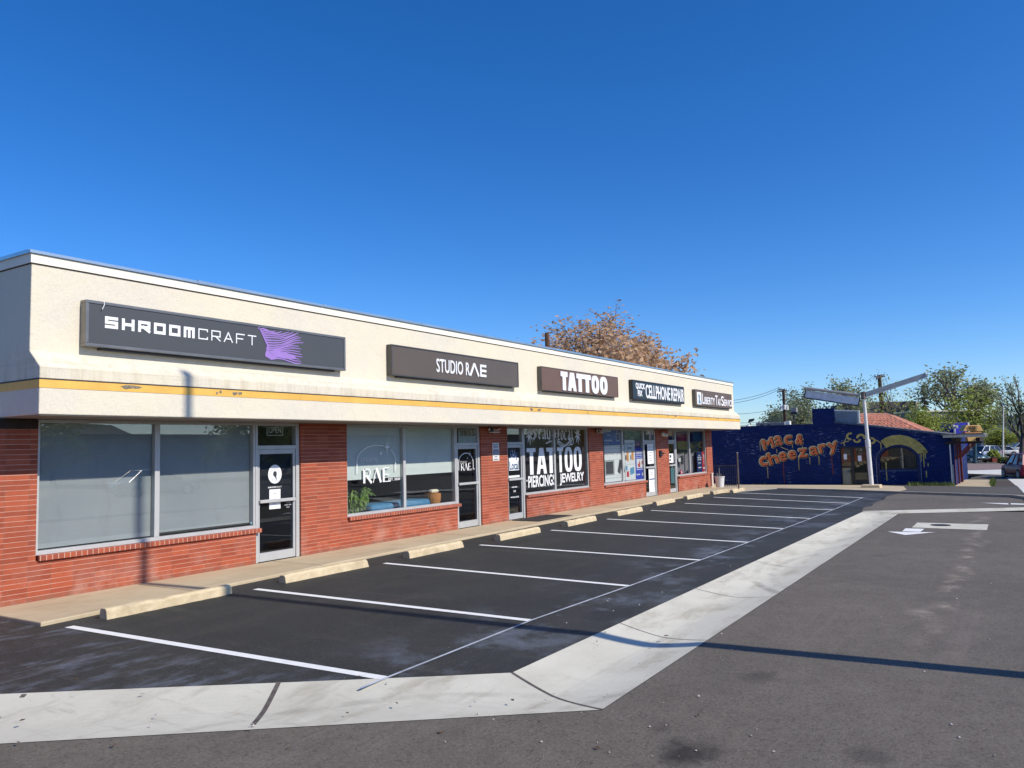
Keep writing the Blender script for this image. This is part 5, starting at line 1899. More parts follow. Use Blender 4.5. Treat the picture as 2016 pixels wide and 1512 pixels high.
# arched glazing
gl = MB()
flat(gl, [(aW0 + 0.03, bW0 + 0.02)] + [(cxw + (p[0] - cxw) * 0.97, spr + (p[1] - spr) * 0.96) for p in arcp] + [(aW1 - 0.03, bW0 + 0.02)], lambda a, b, n: MP(a, b, n - 0.12), 0.01)
gl.build("arched_window", glass_mat("mural_glass", (0.88, 0.92, 0.9), 1.7), mural)
fm = MB()
for a in (aW0 + 0.62 * (aW1 - aW0), ):
    pass
for k, a in enumerate((aW0 + 0.78 * (aW1 - aW0),)):
    rect(fm, a, a + 0.05, bW0 + 0.02, bW0 + 0.95, lambda A, B, n: MP(A, B, n - 0.14), 0.04)
rect(fm, aW0 + 0.03, aW1 - 0.03, bW0, bW0 + 0.05, lambda A, B, n: MP(A, B, n - 0.14), 0.04)
fm.build("window_mullion", mDKMETAL, mural)
# room behind
rb = MB()
rb.box(MX + 4.0, MX + 4.1, -8.4, -2.4, MZ, 2.0)
rb.box(MX + WT, MX + 4.0, -8.4, -2.4, 1.75, 1.85)
rb.box(MX + WT, MX + 4.0, -2.4, -2.3, MZ, 1.8)
rb.build("dining_room_wall", M("dining_room_paint", S(150, 140, 110), 0.9, 0.3, 2), mural)
bx(MX + WT, MX + 4.0, -8.4, -2.4, MZ, MZ + 0.03).build("dining_room_floor", mIFLOOR, mural)
t = thing("dark_counter", (MX + 1.6, -6.8, MZ), "dark counter seen through the arched window", "counter")
bx(MX + 1.5, MX + 2.0, -7.1, -6.2, MZ + 0.03, 1.0).build("body", mBLACK, t, bevel=0.02)
bx(MX + 1.4, MX + 2.1, -7.2, -6.1, 1.001, 1.04).build("top", mINTD, t)
# door
ds = MB()
aM = yz(1672, 900)[0]
dy = lambda A, B, n: MP(A, B, n - 0.12)
bB = MZ + 0.02
for a_, b_ in ((aD0 + 0.02, aD0 + 0.06), (yz(1674.5, 900)[0], yz(1680.5, 900)[0]), (yz(1705, 900)[0], aD1 - 0.02)):
    rect(ds, a_, b_, bB, bD1 - 0.03, dy, 0.08)
rect(ds, aD0 + 0.061, aD1 - 0.021, bD1 - 0.10, bD1 - 0.002, dy, 0.085)
rect(ds, yz(1680.6, 900)[0], yz(1704.9, 900)[0], bB, bB + 0.28, dy, 0.07)
rect(ds, aD0 + 0.061, yz(1674.4, 900)[0], bB + 0.98, bB + 1.05, dy, 0.07)
dd = ds.build("entrance_door", mBLACK, mural)
gl = MB()
rect(gl, aD0 + 0.061, yz(1674.4, 900)[0], bB, bD1 - 0.10, dy, 0.01)
rect(gl, yz(1680.6, 900)[0], yz(1704.9, 900)[0], bB + 0.28, bD1 - 0.10, dy, 0.01)
gl.build("door_pane", bpy.data.materials["mural_glass"], dd)
gl = MB()
rect(gl, yz(1657, 930)[0], yz(1673, 930)[0], bB + 0.02, bB + 0.96, lambda A, B, n: MP(A, B, n - 0.18), 0.01)
gl.build("lower_panel", M("grey_door_panel", S(138, 144, 150), 0.6, 0.1, 3), dd)
for (ua, ub, va, vb, lab) in [(1660, 1667, 894, 904.5, "white paper notice in the side light beside the restaurant door"), (1688, 1696, 897, 908, "white paper notice on the glass of the restaurant door")]:
    b = MB()
    a0, b1 = yz(ua, va)
    a1, b0_ = yz(ub, vb)
    rect(b, a0, a1, b0_, b1, lambda A, B, n: MP(A, B, n - 0.108), 0.003)
    tag(b.build("paper_notice", mPW, loc=MP((a0 + a1) / 2, b0_, -0.11)), lab, "notice", "notices on the restaurant door")

# mural lettering: cream outline, dark shadow, orange letter
lc, lbn, lo = MB(), MB(), MB()
LET = [("M", 270, 448, 215, 185, 14), ("a", 440, 400, 135, 165, 8), ("c", 606, 388, 140, 155, 2), ("&", 792, 378, 130, 170, -8),
       ("c", 198, 742, 150, 165, 8), ("h", 352, 688, 190, 215, 16), ("e", 515, 662, 135, 150, 8), ("e", 668, 635, 135, 145, 6), ("z", 846, 602, 155, 150, 4),
       ("a", 1030, 568, 150, 145, 4), ("r", 1172, 530, 130, 150, 10), ("y", 1352, 520, 190, 205, 14)]
for ch, cu_, cv_, w_, h_, rot in LET:
    u, v = 1480 + cu_ / 8.4, 820 + cv_ / 8.4
    a, b = yz(u, v)
    k = abs(yz(u + 1, v)[0] - a)
    kz = abs(yz(u, v + 1)[1] - b)
    wa, hb = w_ / 8.4 * k * 0.80, h_ / 8.4 * kz * 0.84
    for mbx, rad, off, nn in ((lc, 0.085, 0.002, 14), (lbn, 0.052, 0.008, 12), (lo, 0.016, 0.014, 8)):
        dx, dz_ = (0.02, -0.02) if mbx is lbn else (0, 0)
        pl = lambda A, B, n, off=off, dx=dx, dz_=dz_: MP(A + dx, B + dz_, n + off)
        text(mbx, ch, a - wa / 2, a + wa / 2, b - hb / 2, b + hb / 2, pl, 0.003, 1.0, 0.0, 0, R(rot), nn, rad)
lc.build("mural_outline", mCREAMP, mural)
lbn.build("mural_shadow", mBROWN, mural)
lo.build("mural_letters", mORANGE, mural)
# drips
dp, dr_ = MB(), MB()
def drip(mb, u, v0, v1, w0=0.05, w1=0.03):
    a, b1 = yz(u, v0)
    _, b0_ = yz(u, v1)
    flat(mb, [(a - w1 / 2, b0_), (a, b0_ - 0.03), (a + w1 / 2, b0_), (a + w0 / 2, b1), (a - w0 / 2, b1)], MP, 0.003)
for u, v0, v1 in [(1511, 920, 941), (1572, 902, 925), (1594, 900, 914), (1612, 898, 915), (1560, 875, 882), (1529, 884, 892), (1580, 878, 884), (1496, 868, 887)]:
    b = MB()
    drip(b, u, v0, v1)
    b.build("yellow_drip", mPASTA, mural)
for u, v0, v1 in [(1542, 908, 952), (1637, 893, 914), (1639, 914, 934)]:
    b = MB()
    drip(b, u, v0, v1, 0.055, 0.05)
    b.build("red_drip", mREDP, mural)
# macaroni rings and the banner over the arch
def cring(mb, u, v, ru, a_start, a_end, thick):
    a, b = yz(u, v)
    k = abs(yz(u + 1, v)[0] - a) * ru
    n = 14
    for i in range(n):
        t0_ = R(a_start + (a_end - a_start) * i / n)
        t1_ = R(a_start + (a_end - a_start) * (i + 1) / n)
        flat(mb, [(a + k * math.cos(t), b + k * 0.95 * math.sin(t)) for t in (t0_, t1_)] + [(a + k * thick * math.cos(t), b + k * 0.95 * thick * math.sin(t)) for t in (t1_, t0_)], MP, 0.004)
for a_ in [(1674, 859, 8.5, 60, 285, 0.5), (1695, 862, 9.5, -20, 185, 0.48), (1687, 865, 8.0, 180, 360, 0.5), (1716, 867.5, 8.0, -120, 110, 0.42)]:
    b = MB()
    cring(b, *a_)
    b.build("macaroni_drawing", mPASTA, mural)
def arcpts(uv):
    return [yz(u, v) for u, v in uv]
up_ = [(1734, 868), (1745, 861), (1757, 857), (1772, 856), (1788, 859), (1802, 865), (1814, 874), (1822, 883), (1826, 889)]
lo_ = [(1745, 882), (1753, 878), (1761, 876), (1772, 875), (1783, 877), (1793, 881), (1801, 887), (1807, 893), (1811, 893)]
U_, L_ = arcpts(up_), arcpts(lo_)
for i in range(len(U_) - 1):
    flat(dp, [L_[i], L_[i + 1], U_[i + 1], U_[i]], MP, 0.056)
flat(dp, arcpts([(1807, 893), (1813, 888), (1818, 885), (1826, 889), (1825, 892), (1821, 886.5), (1816, 891)]), MP, 0.060)
for u, v0, v1 in [(1734, 872, 889), (1744, 909, 946), (1813, 893, 908), (1817.5, 888, 919), (1821, 888, 902), (1827, 912, 917), (1823.5, 927, 940), (1714, 876, 890)]:
    b = MB()
    drip(b, u, v0, v1, 0.07, 0.045)
    b.build("yellow_drip", mPASTA, mural)
dst = MB()
strokes(dst, [[yz(1655, 873), yz(1664, 870), yz(1672, 868)], [yz(1661, 872), yz(1663, 878)], [yz(1724, 866), yz(1734, 872)], [yz(1666, 862), yz(1661, 873)], [yz(1537, 880), yz(1552, 886)]], 0.05, MP, 0.003, False)
dst.build("cheese_strings", mPASTA, mural)
dp.build("banner_drawing", mPASTA, mural)
# terracotta tiled roof behind the gable
tr = MB()
XT = 54.0
apex = onX(1746, 818, XT + 3)
A_ = onX(1600, 852, XT)
B_ = onX(1817, 851, XT)
rid = onX(1690, 812, XT + 3)
nrow, ncol = 7, 17
mTILE = M("terracotta_tiles", S(222, 158, 126), 0.8, 0.35, 3.2, 0.3, 30)
tf = MB()
C0 = onX(1650, 852, XT)
R0 = onX(1650, 818, XT + 3)
for j in range(nrow):
    t0_, t1_ = j / nrow, (j + 1.12) / nrow
    for i in range(ncol):
        s0 = i / ncol
        p0 = C0.lerp(B_, s0).lerp(R0.lerp(apex, s0), min(1, t0_))
        p1 = C0.lerp(B_, s0).lerp(R0.lerp(apex, s0), min(1, t1_))
        tf.tube(p0 + Vector((-0.02, 0, 0.035)), p1 + Vector((0, 0, 0.0)), 0.125, 0.105, 7, True)
tf.prism([C0 + Vector((0.03, 0, -0.03)), B_ + Vector((0.03, 0, -0.03)), apex + Vector((0.03, 0, -0.03)), R0 + Vector((0.03, 0, -0.03))], (0.02, 0, -0.03))
E_ = B_ + Vector((5.5, -0.2, 0))
E2 = apex + Vector((4.2, 0, 0.0))
tf.prism([B_, E_, E2, apex], (0, 0.02, -0.05))
for i in range(14):
    p0 = B_.lerp(E_, i / 14)
    p1 = apex.lerp(E2, i / 14)
    tf.tube(p0 + Vector((0, 0, 0.03)), p1 + Vector((0, 0, 0.02)), 0.10, 0.09, 6, True)
tf.tube(B_ + Vector((0, 0, 0.06)), apex + Vector((0, 0, 0.06)), 0.09, 0.09, 8)
tf.tube(R0 + Vector((0, 0, 0.06)), apex + Vector((0, 0, 0.06)), 0.09, 0.09, 8)
tf.build("terracotta_roof", mTILE, mural)
wallz = MB()
wallz.box(XT + 0.3, XT + 5.5, B_.y + 0.15, 2.0, 2.0, B_.z - 0.05)
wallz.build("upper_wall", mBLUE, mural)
# porch: posts, braces, beam, rafter ends on the street side
def atx(u, v, x):
    p = onX(u, v, x)
    return p
pst, brc = [], []
for k, (ub, ut, x) in enumerate([(1881, 1880, 50.3), (1888, 1886, 52.6), (1894.5, 1893.5, 55.0)]):
    pb_ = atx(ub, 950, x)
    zf = gz(x) + KH
    b = MB().box(x - 0.09, x + 0.09, pb_.y - 0.07, pb_.y + 0.13, zf, 1.75)
    b.build("porch_post", mRUST, mural, bevel=0.01)
    b = MB()
    b.tube((x, pb_.y - 0.05, 0.75), (x, pb_.y - 0.95, 1.72), 0.05, 0.05, 4)
    b.build("brace", mRUST, mural)
py = atx(1884, 950, 50.3).y
bx(50.0, 56.0, py - 1.25, py - 1.05, 1.73, 1.92).build("porch_beam", mDKWOOD, mural, bevel=0.01)
bx(49.8, 56.0, py - 0.1, py + 0.1, 1.751, 1.95).build("porch_beam", mDKWOOD, mural, bevel=0.01)
bx(49.85, 50.25, py - 1.35, py + 0.4, 1.60, 1.729).build("porch_beam", mDKWOOD, mural, bevel=0.01)
rf = MB()
for k in range(9):
    x = 49.75 + k * 0.75
    rf.box(x, x + 0.12, py - 1.5, py + 0.5, 1.951, 2.10)
rf.build("rafters", mPALEWOOD, mural)
bx(49.7, 56.2, py - 1.45, py + 0.6, 2.101, 2.16).build("porch_roof", M("porch_shingle", S(120, 116, 110), 0.9, 0.2, 5), mural)
for k, (u, v0, v1) in enumerate([(1870, 875, 953), (1875.5, 915, 953)]):
    a, b1 = yz(u, v0)
    MB().box(MX - 0.08, MX - 0.002, -a - 0.03, -a + 0.03, MZ, b1).build("downpipe", mWHITEM if k == 0 else mGREY, mural)
# rooftop gear on the blue building
p = onX(1564, 836, 54)
t = thing("rooftop_floodlight", (54, p.y, p.z), "square dark floodlight on a post above the blue wall, left of the tall blue pier", "floodlight")
MB().tube((54, p.y, 2.3), (54, p.y, onX(1564, 817, 54).z), 0.06, 0.06, 8).build("post", mDKMETAL, t)
q_ = onX(1564, 808, 54)
bx(53.8, 54.2, q_.y - 0.17, q_.y + 0.17, q_.z - 0.12, q_.z + 0.18).build("lamp_head", M("pale_lamp_glass", S(150, 142, 136), 0.3), t, bevel=0.02)
bx(53.76, 54.24, q_.y - 0.2, q_.y + 0.2, q_.z - 0.26, q_.z - 0.121).build("lamp_base", mBLACK, t)
p = onX(1477, 832, 53)
t = thing("rooftop_floodlight", (53, p.y, p.z), "tilted dark floodlight over a white dome on the blue roof, near the shop row", "floodlight")
MB().lathe((53, p.y + 0.12, 2.66), [(0.24, 0), (0.22, 0.32), (0.12, 0.46), (0.02, 0.5)], 14).build("dome", mWHITEM, t)
MB().tube((53, p.y, 2.65), (53, p.y, p.z), 0.03, 0.03, 6).build("stem", mDKMETAL, t)
MB().prism([(52.9, p.y + 0.12, p.z), (52.9, p.y - 0.2, p.z + 0.1), (52.9, p.y - 0.28, p.z + 0.26), (52.9, p.y + 0.05, p.z + 0.22)], (0.25, 0, 0)).build("lamp_head", mDKMETAL, t)
def roofbox(name, u0, u1, v0, v1, x, mat, lab, depth=0.8, zb=None):
    a, b_ = onX(u0, v0, x), onX(u1, v1, x)
    zz = b_.z if zb is None else zb
    t = thing(name, (x, (a.y + b_.y) / 2, zz), lab, "roof unit")
    bx(x, x + depth, b_.y, a.y, zz, a.z).build("casing", mat, t, bevel=0.02)
    return t, a, b_
t, a, b_ = roofbox("rooftop_duct", 1488, 1545, 832.5, 841, 53, M("grey_duct", S(134, 132, 132), 0.6, 0.2, 3), "long grey rooftop duct low behind the blue parapet", zb=2.62)
bb = MB()
for u in (1500, 1514):
    q_ = onX(u, 837, 53)
    bb.box(52.98, 52.999, q_.y - 0.1, q_.y + 0.1, q_.z - 0.05, q_.z + 0.05)
bb.build("vents", mBLACK, t)
roofbox("rooftop_box", 1546, 1555, 829, 837, 52.5, mWHITEM, "white rooftop box beside the floodlight post", 0.4, 2.62)

# weeds along the foot of the blue wall and in the planting strip
gr = MB()
rnd = random.Random(12)
def weeds(uv, n, h, dz):
    for _ in range(n):
        u = rnd.uniform(uv[0], uv[1])
        v = rnd.uniform(uv[2], uv[3])
        p = G(u, v, dz)
        hh = h * rnd.uniform(0.4, 1.2)
        an = rnd.uniform(0, 6.28)
        d = Vector((math.cos(an), math.sin(an), 0)) * 0.03
        tip = p + Vector((rnd.uniform(-.12, .12), rnd.uniform(-.12, .12), hh))
        gr.add([p - d, p + d, tip], [(0, 1, 2)])
weeds((1785, 1880, 954.5, 956.5), 420, 0.22, KH)
weeds((1950, 1960, 949, 957), 160, 0.3, KH)
weeds((1480, 1600, 953, 954.5), 120, 0.12, KH)
tag(gr.build("weeds", mGRASS, fixn=False), "ragged green weeds along the foot of the blue wall and kerb", "weeds", kind='stuff')

# ------------------------------------------------------------------ winged light pole by the kerb
pb0 = G(1716, 960, KH)
PX = pb0.x
zb0 = gz(PX) + KH
t = thing("winged_light_pole", (PX, pb0.y, zb0), "white pole on a concrete block carrying two grey slanted wings", "light pole")
c0, c1 = onX(1698, 962, PX), onX(1735, 962, PX)
bx(PX - 0.45, PX + 0.35, c1.y, c0.y, zb0 - 0.1, onX(1716, 954, PX).z).build("concrete_base", mSTOP, t, bevel=0.03)
top = onX(1700, 776, PX)
bot = onX(1716, 956, PX)
MB().tube(bot, bot.lerp(top, 0.42), 0.105, 0.105, 16).tube(bot.lerp(top, 0.42), top, 0.085, 0.078, 16).build("shaft", mWHITEM, t)
MB().tube(bot.lerp(top, 0.415), bot.lerp(top, 0.50), 0.125, 0.125, 16).build("collar", mWHITEM, t)
MB().tube(top + Vector((0, 0, -0.25)), top + Vector((0, 0, 0.12)), 0.13, 0.13, 12).build("head_joint", M("rusted_joint", S(120, 104, 92), 0.7, 0.4, 6), t)
la = onX(1582, 764, PX - 0.5)
lb = onX(1693, 778, PX)
MB().tube(la, lb, 0.085, 0.085, 12).build("wing_tube", mGREY, t)
mWP = M("weathered_panel", (0.66, 0.68, 0.72), 0.55, 0.2, 3)
pa, pbq, pc, pd = onX(1586, 768, PX - 0.42), onX(1693, 783, PX - 0.05), onX(1690, 799, PX - 0.05), onX(1583, 783, PX - 0.42)
MB().prism([pa, pbq, pc, pd], (0.12, 0, 0)).build("wing_panel", mWP, t, bevel=0.01)
MB().path([pa, pd, pc, pbq], 0.03).build("panel_edge", mDKMETAL, t)
ra, rb_ = onX(1704, 776, PX), onX(1822, 738, PX + 0.6)
MB().tube(ra, rb_, 0.14, 0.14, 4).build("wing_arm", mGREY, t)
d = (rb_ - ra).normalized()
MB().tube(rb_, rb_ + d * 0.05, 0.15, 0.15, 12).build("end_cap", mWHITEM, t)
MB().tube(ra + Vector((-.05, 0, -.13)), rb_ + Vector((-.05, 0, -.13)), 0.04, 0.04, 8).build("lamp_tube", mWHITEM, t)

# ------------------------------------------------------------------ trees
def tree_parts(seed, levels=4, kids=(4, 4, 4, 4), up=0.5, spread=0.8, leaves=16, leaf=0.16, trunk=0.25, ratio=0.72, wig=0.16, fork=0.35, long_leaf=1.6, lsp=0.35, droop=0.0):
    rnd = random.Random(seed)
    wood, lf = MB(), MB()

    def grow(p, d, L, r, lev):
        n = 4 if lev < 2 else 3
        pts = [p]
        dirs = [d]
        for i in range(n):
            d = (d + Vector((rnd.gauss(0, wig), rnd.gauss(0, wig), rnd.gauss(0, wig * 0.6) + 0.08 * up - droop * lev * 0.02))).normalized()
            p = p + d * (L / n)
            pts.append(p)
            dirs.append(d)
        for i in range(n):
            r0 = r * (1 - 0.55 * i / n)
            r1 = r * (1 - 0.55 * (i + 1) / n)
            wood.tube(pts[i], pts[i + 1], r0, r1, 7 if lev < 2 else (5 if lev < 3 else 3), False)
        if lev >= levels - 1:
            for i in range(1, n + 1):
                for _ in range(leaves // n):
                    q = pts[i] + Vector((rnd.gauss(0, lsp), rnd.gauss(0, lsp), rnd.gauss(0, lsp))) * leaf * 4
                    a = Vector((rnd.uniform(-1, 1), rnd.uniform(-1, 1), rnd.uniform(-1.0, 0.7))).normalized()
                    s = a.orthogonal().normalized()
                    s = (Matrix.Rotation(rnd.uniform(0, 6.28), 3, a) @ s) * leaf * 0.5 * rnd.uniform(0.6, 1.2)
                    ll = leaf * long_leaf * rnd.uniform(0.6, 1.3)
                    lf.add([q, q + a * ll * 0.45 + s, q + a * ll, q + a * ll * 0.45 - s], [(0, 1, 2, 3)])
        if lev < levels:
            k = kids[min(lev, len(kids) - 1)]
            for j in range(k):
                t = 1.0 if j == 0 else rnd.uniform(fork, 1.0)
                i = min(n - 1, int(t * n))
                q = pts[i].lerp(pts[i + 1], t * n - i)
                an = 2.4 * j + rnd.uniform(0, 6.28)
                side = dirs[i].orthogonal().normalized()
                side = Matrix.Rotation(an, 3, dirs[i]) @ side
                sp = spread * rnd.uniform(0.6, 1.2) * (0.4 if j == 0 else 1)
                nd = (dirs[i] + side * sp + Vector((0, 0, up * 0.35))).normalized()
                grow(q, nd, L * ratio * rnd.uniform(0.8, 1.15), r * 0.52 * (1.1 if j == 0 else 0.85), lev + 1)
    grow(Vector((0, 0, 0)), Vector((0, 0, 1)), 3.0, trunk, 0)
    return wood, lf


def fit(wood, lf, base, height, width, widthy=None):
    vs = lf.v if lf.v else wood.v
    xs_ = sorted(v.x for v in vs)
    ys_ = sorted(v.y for v in vs)
    zs_ = sorted(v.z for v in vs)
    zmax = zs_[int(len(zs_) * 0.992)]
    n = len(xs_)
    wx = xs_[int(n * 0.985)] - xs_[int(n * 0.015)]
    wy = ys_[int(n * 0.985)] - ys_[int(n * 0.015)]
    cx, cy = (xs_[int(n * 0.985)] + xs_[int(n * 0.015)]) / 2, (ys_[int(n * 0.985)] + ys_[int(n * 0.015)]) / 2
    sx, sy, sz = width / wx, (widthy or width) / wy, height / zmax
    for mb in (wood, lf):
        for v in mb.v:
            z = v.z * sz
            f = min(1.0, v.z / (0.35 * zmax))
            v.x = (v.x - cx * f) * sx + base[0]
            v.y = (v.y - cy * f) * sy + base[1]
            v.z = z + base[2]


def tree(name, label, u0, u1, vtop, depth, zbase, leafm, bark=None, cat="tree", group=None, flatten=False, **k):
    uc = (u0 + u1) / 2
    tp = atD(uc, vtop, depth)
    w = (u1 - u0) / F_PX * depth
    base = (tp.x, tp.y, zbase)
    wood, lf = tree_parts(**k)
    if flatten:
        zs_ = sorted(v.z for v in lf.v)
        z5 = zs_[int(len(zs_) * 0.45)]
        for mb in (wood, lf):
            for v in mb.v:
                if v.z > z5:
                    v.z = z5 + (v.z - z5) ** 0.78 * 1.0
    fit(wood, lf, base, tp.z - zbase, w)
    t = thing(name, base, label, cat, group)
    wood.build("trunk", bark or mBARK, t, fixn=False, smooth=True)
    if lf.v:
        lf.build("crown", leafm, t, fixn=False)
    return t


# dry tan tree behind the shops
tree("dry_leaved_tree", "big tree with dry tan leaves rising behind the shop roof", 985, 1332, 620, 60, -0.6, mDRYLEAF, mBARKT, flatten=True, seed=21, levels=5, kids=(6, 4, 4, 3, 3), up=0.25, spread=1.0, fork=0.5, leaves=9, leaf=0.16, trunk=0.42, long_leaf=1.5, lsp=0.42, ratio=0.74)
p = atD(1076, 655, 40)
t = thing("wooden_pole", (p.x, p.y, 0), "dark square topped wooden pole rising behind the shop roof in front of the dry tree", "pole")
MB().tube((p.x, p.y, -0.2), (p.x + 0.05, p.y, p.z), 0.15, 0.12, 8).build("shaft", M("brown_pole_timber", S(92, 64, 44), 0.9, 0.3, 4), t)

FT = "trees beyond the blue building"
tree("street_tree", "round half leafed tree behind the utility pole with transformers", 1500, 1600, 768, 105, -1.0, mLEAFO, group=FT, seed=3, levels=5, kids=(5, 4, 3, 3, 3), up=0.35, spread=0.8, leaves=6, leaf=0.17, trunk=0.35, lsp=0.35)
tree("street_tree", "half leafed tree showing behind the left wing of the light pole", 1590, 1712, 750, 112, -1.0, mLEAFO, group=FT, seed=5, levels=5, kids=(5, 4, 3, 3, 3), up=0.4, spread=0.8, leaves=6, leaf=0.2, trunk=0.35, lsp=0.3)
tree("bare_tree", "nearly bare thin tree tangled round the dark utility pole", 1675, 1798, 742, 68, -0.9, mLEAFY, group=FT, seed=8, levels=4, kids=(5, 3, 3, 2), up=0.4, spread=0.8, leaves=4, leaf=0.14, trunk=0.22, lsp=0.5)
tree("elm_tree", "tall vase shaped elm with thin green crown above the grey building", 1812, 1950, 727, 135, -1.0, mLEAFO, group=FT, seed=14, levels=5, kids=(6, 4, 3, 3, 3), up=0.75, spread=0.62, leaves=5, leaf=0.20, trunk=0.5, lsp=0.4, fork=0.6)
tree("yellow_green_tree", "yellow green leafy tree in front of the grey building and behind the tan pylon sign", 1862, 1985, 768, 118, -1.0, mLEAFY, group=FT, seed=17, levels=5, kids=(5, 4, 3, 3, 3), up=0.35, spread=0.85, leaves=5, leaf=0.22, trunk=0.35, lsp=0.45)
tree("street_tree", "sparse tall tree at the right edge above the parked cars", 1958, 2045, 742, 96, -1.0, mLEAFO, group=FT, seed=23, levels=5, kids=(5, 4, 3, 3, 2), up=0.6, spread=0.62, leaves=4, leaf=0.18, trunk=0.42, lsp=0.3)
tree("small_tree", "small bright green tree in front of the grey office, left of the tan pylon sign", 1786, 1868, 800, 84, -1.0, mLEAFY, group=FT, seed=27, levels=4, kids=(5, 4, 4, 3), up=0.3, spread=0.9, leaves=14, leaf=0.20, trunk=0.2, lsp=0.4)
tree("leafy_tree", "low green leafy tree right of the tan pylon sign", 1940, 2000, 845, 108, -1.0, mLEAFY, group=FT, seed=31, levels=4, kids=(5, 4, 4, 3), up=0.3, spread=0.9, leaves=16, leaf=0.24, trunk=0.2, lsp=0.45)
# spruce
def spruce(u, vtop, w_px, depth, zb, label):
    tp = atD(u, vtop, depth)
    H = tp.z - zb
    W = w_px / F_PX * depth / 2
    t = thing("spruce_tree", (tp.x, tp.y, zb), label, "tree", FT)
    MB().tube((tp.x, tp.y, zb), (tp.x, tp.y, tp.z - 0.2), 0.28, 0.03, 8).build("trunk", mBARK, t)
    lf = MB()
    rnd = random.Random(9)
    for k in range(150):
        f = rnd.random() ** 0.8
        z = zb + H * (0.12 + 0.88 * f)
        L = W * (1.05 - f) * rnd.uniform(0.55, 1.1)
        an = rnd.uniform(0, 6.283)
        d = Vector((math.cos(an), math.sin(an), -0.25))
        for j in range(12):
            q_ = Vector((tp.x, tp.y, z)) + d * L * (j + 1) / 12
            s = Vector((-d.y, d.x, rnd.uniform(-.4, .2))) * 0.3 * rnd.uniform(0.6, 1.3)
            lf.add([q_ - s, q_ + d * 0.35 + Vector((0, 0, -0.18)), q_ + s, q_ + Vector((0, 0, 0.1))], [(0, 1, 2, 3)])
    lf.build("crown", mLEAFS, t, fixn=False)
spruce(1817, 758, 42, 150, -1.0, "dark blue green spruce behind the long grey building")

def shrub(u0, u1, v0, v1, depth, label, mat, name="shrub", n=900, seed=1, s=0.22):
    a, b_ = atD(u0, v0, depth), atD(u1, v1, depth)
    c = atD((u0 + u1) / 2, v1, depth)
    W, H = (u1 - u0) / F_PX * depth / 2, (v1 - v0) / F_PX * depth
    t = thing(name, (c.x, c.y, c.z), label, "shrub", "shrubs by the parked cars")
    rnd = random.Random(seed)
    lf, st = MB(), MB()
    for k in range(10):
        an = rnd.uniform(0, 6.28)
        st.tube(c, c + Vector((math.cos(an) * W * 0.6, math.sin(an) * W * 0.6, H * rnd.uniform(0.5, 0.9))), 0.03, 0.012, 5)
    for k in range(n):
        d = Vector((rnd.gauss(0, 1), rnd.gauss(0, 1), rnd.gauss(0, 1))).normalized() * rnd.random() ** 0.4
        q_ = c + Vector((d.x * W, d.y * W, H * 0.5 + d.z * H * 0.5 * (1 - 0.2 * rnd.random())))
        a_ = Vector((rnd.uniform(-1, 1), rnd.uniform(-1, 1), rnd.uniform(-1, 1))).normalized()
        ss = a_.orthogonal().normalized() * s * 0.4
        lf.add([q_, q_ + a_ * s * 0.5 + ss, q_ + a_ * s, q_ + a_ * s * 0.5 - ss], [(0, 1, 2, 3)])
    st.build("stems", mBARK, t)
    lf.build("foliage", mat, t, fixn=False)
shrub(1946, 1968, 884, 909, 95, "bright green shrub right of the silver car", mLEAFY, seed=3)
shrub(1962, 1986, 900, 912, 90, "low grassy shrub by the foot of the thin white light pole", mGRASS, seed=4, n=700)
shrub(1770, 1800, 826, 846, 60, "green bush top peeking over the tiled roof", mLEAFG, seed=5, n=700)
shrub(1700, 1735, 824, 846, 60, "green bush top behind the tiled roof beside the white pole", mLEAFG, seed=6, n=500)

# ------------------------------------------------------------------ utility poles and wires
def upole(name, ub, vb, ut, vt, depth, label, arms, r=0.15, extras=False):
    a, b_ = atD(ub, vb, depth), atD(ut, vt, depth)
    bot_ = a + (a - b_) * ((a.z + 1.0) / (b_.z - a.z))
    t = thing(name, tuple(bot_), label, "utility pole")
    MB().tube(bot_, b_, r * 1.15, r * 0.85, 10).build("shaft", mPOLEW, t)
    ends_ = []
    for (u1, v1, u2, v2) in arms:
        p1, p2 = atD(u1, v1, depth - 2), atD(u2, v2, depth + 1)
        MB().tube(p1, p2, 0.075, 0.075, 4).build("crossarm", mDKWOOD, t)
        for s in (0.05, 0.3, 0.7, 0.95):
            q_ = p1.lerp(p2, s)
            MB().tube(q_, q_ + Vector((0, 0, 0.22)), 0.05, 0.04, 6).build("insulator", mGREY, t)
            ends_.append(q_ + Vector((0, 0, 0.2)))
    if extras:
        for (u, v0, v1, w) in [(1544, 797, 806, 0.20), (1549, 799, 807, 0.18), (1538, 799, 807, 0.12)]:
            p0, p1 = atD(u, v1, depth - 0.4), atD(u, v0, depth - 0.4)
            MB().tube(p0, p1, w, w, 12).build("transformer", mWHITEM, t)
    return ends_


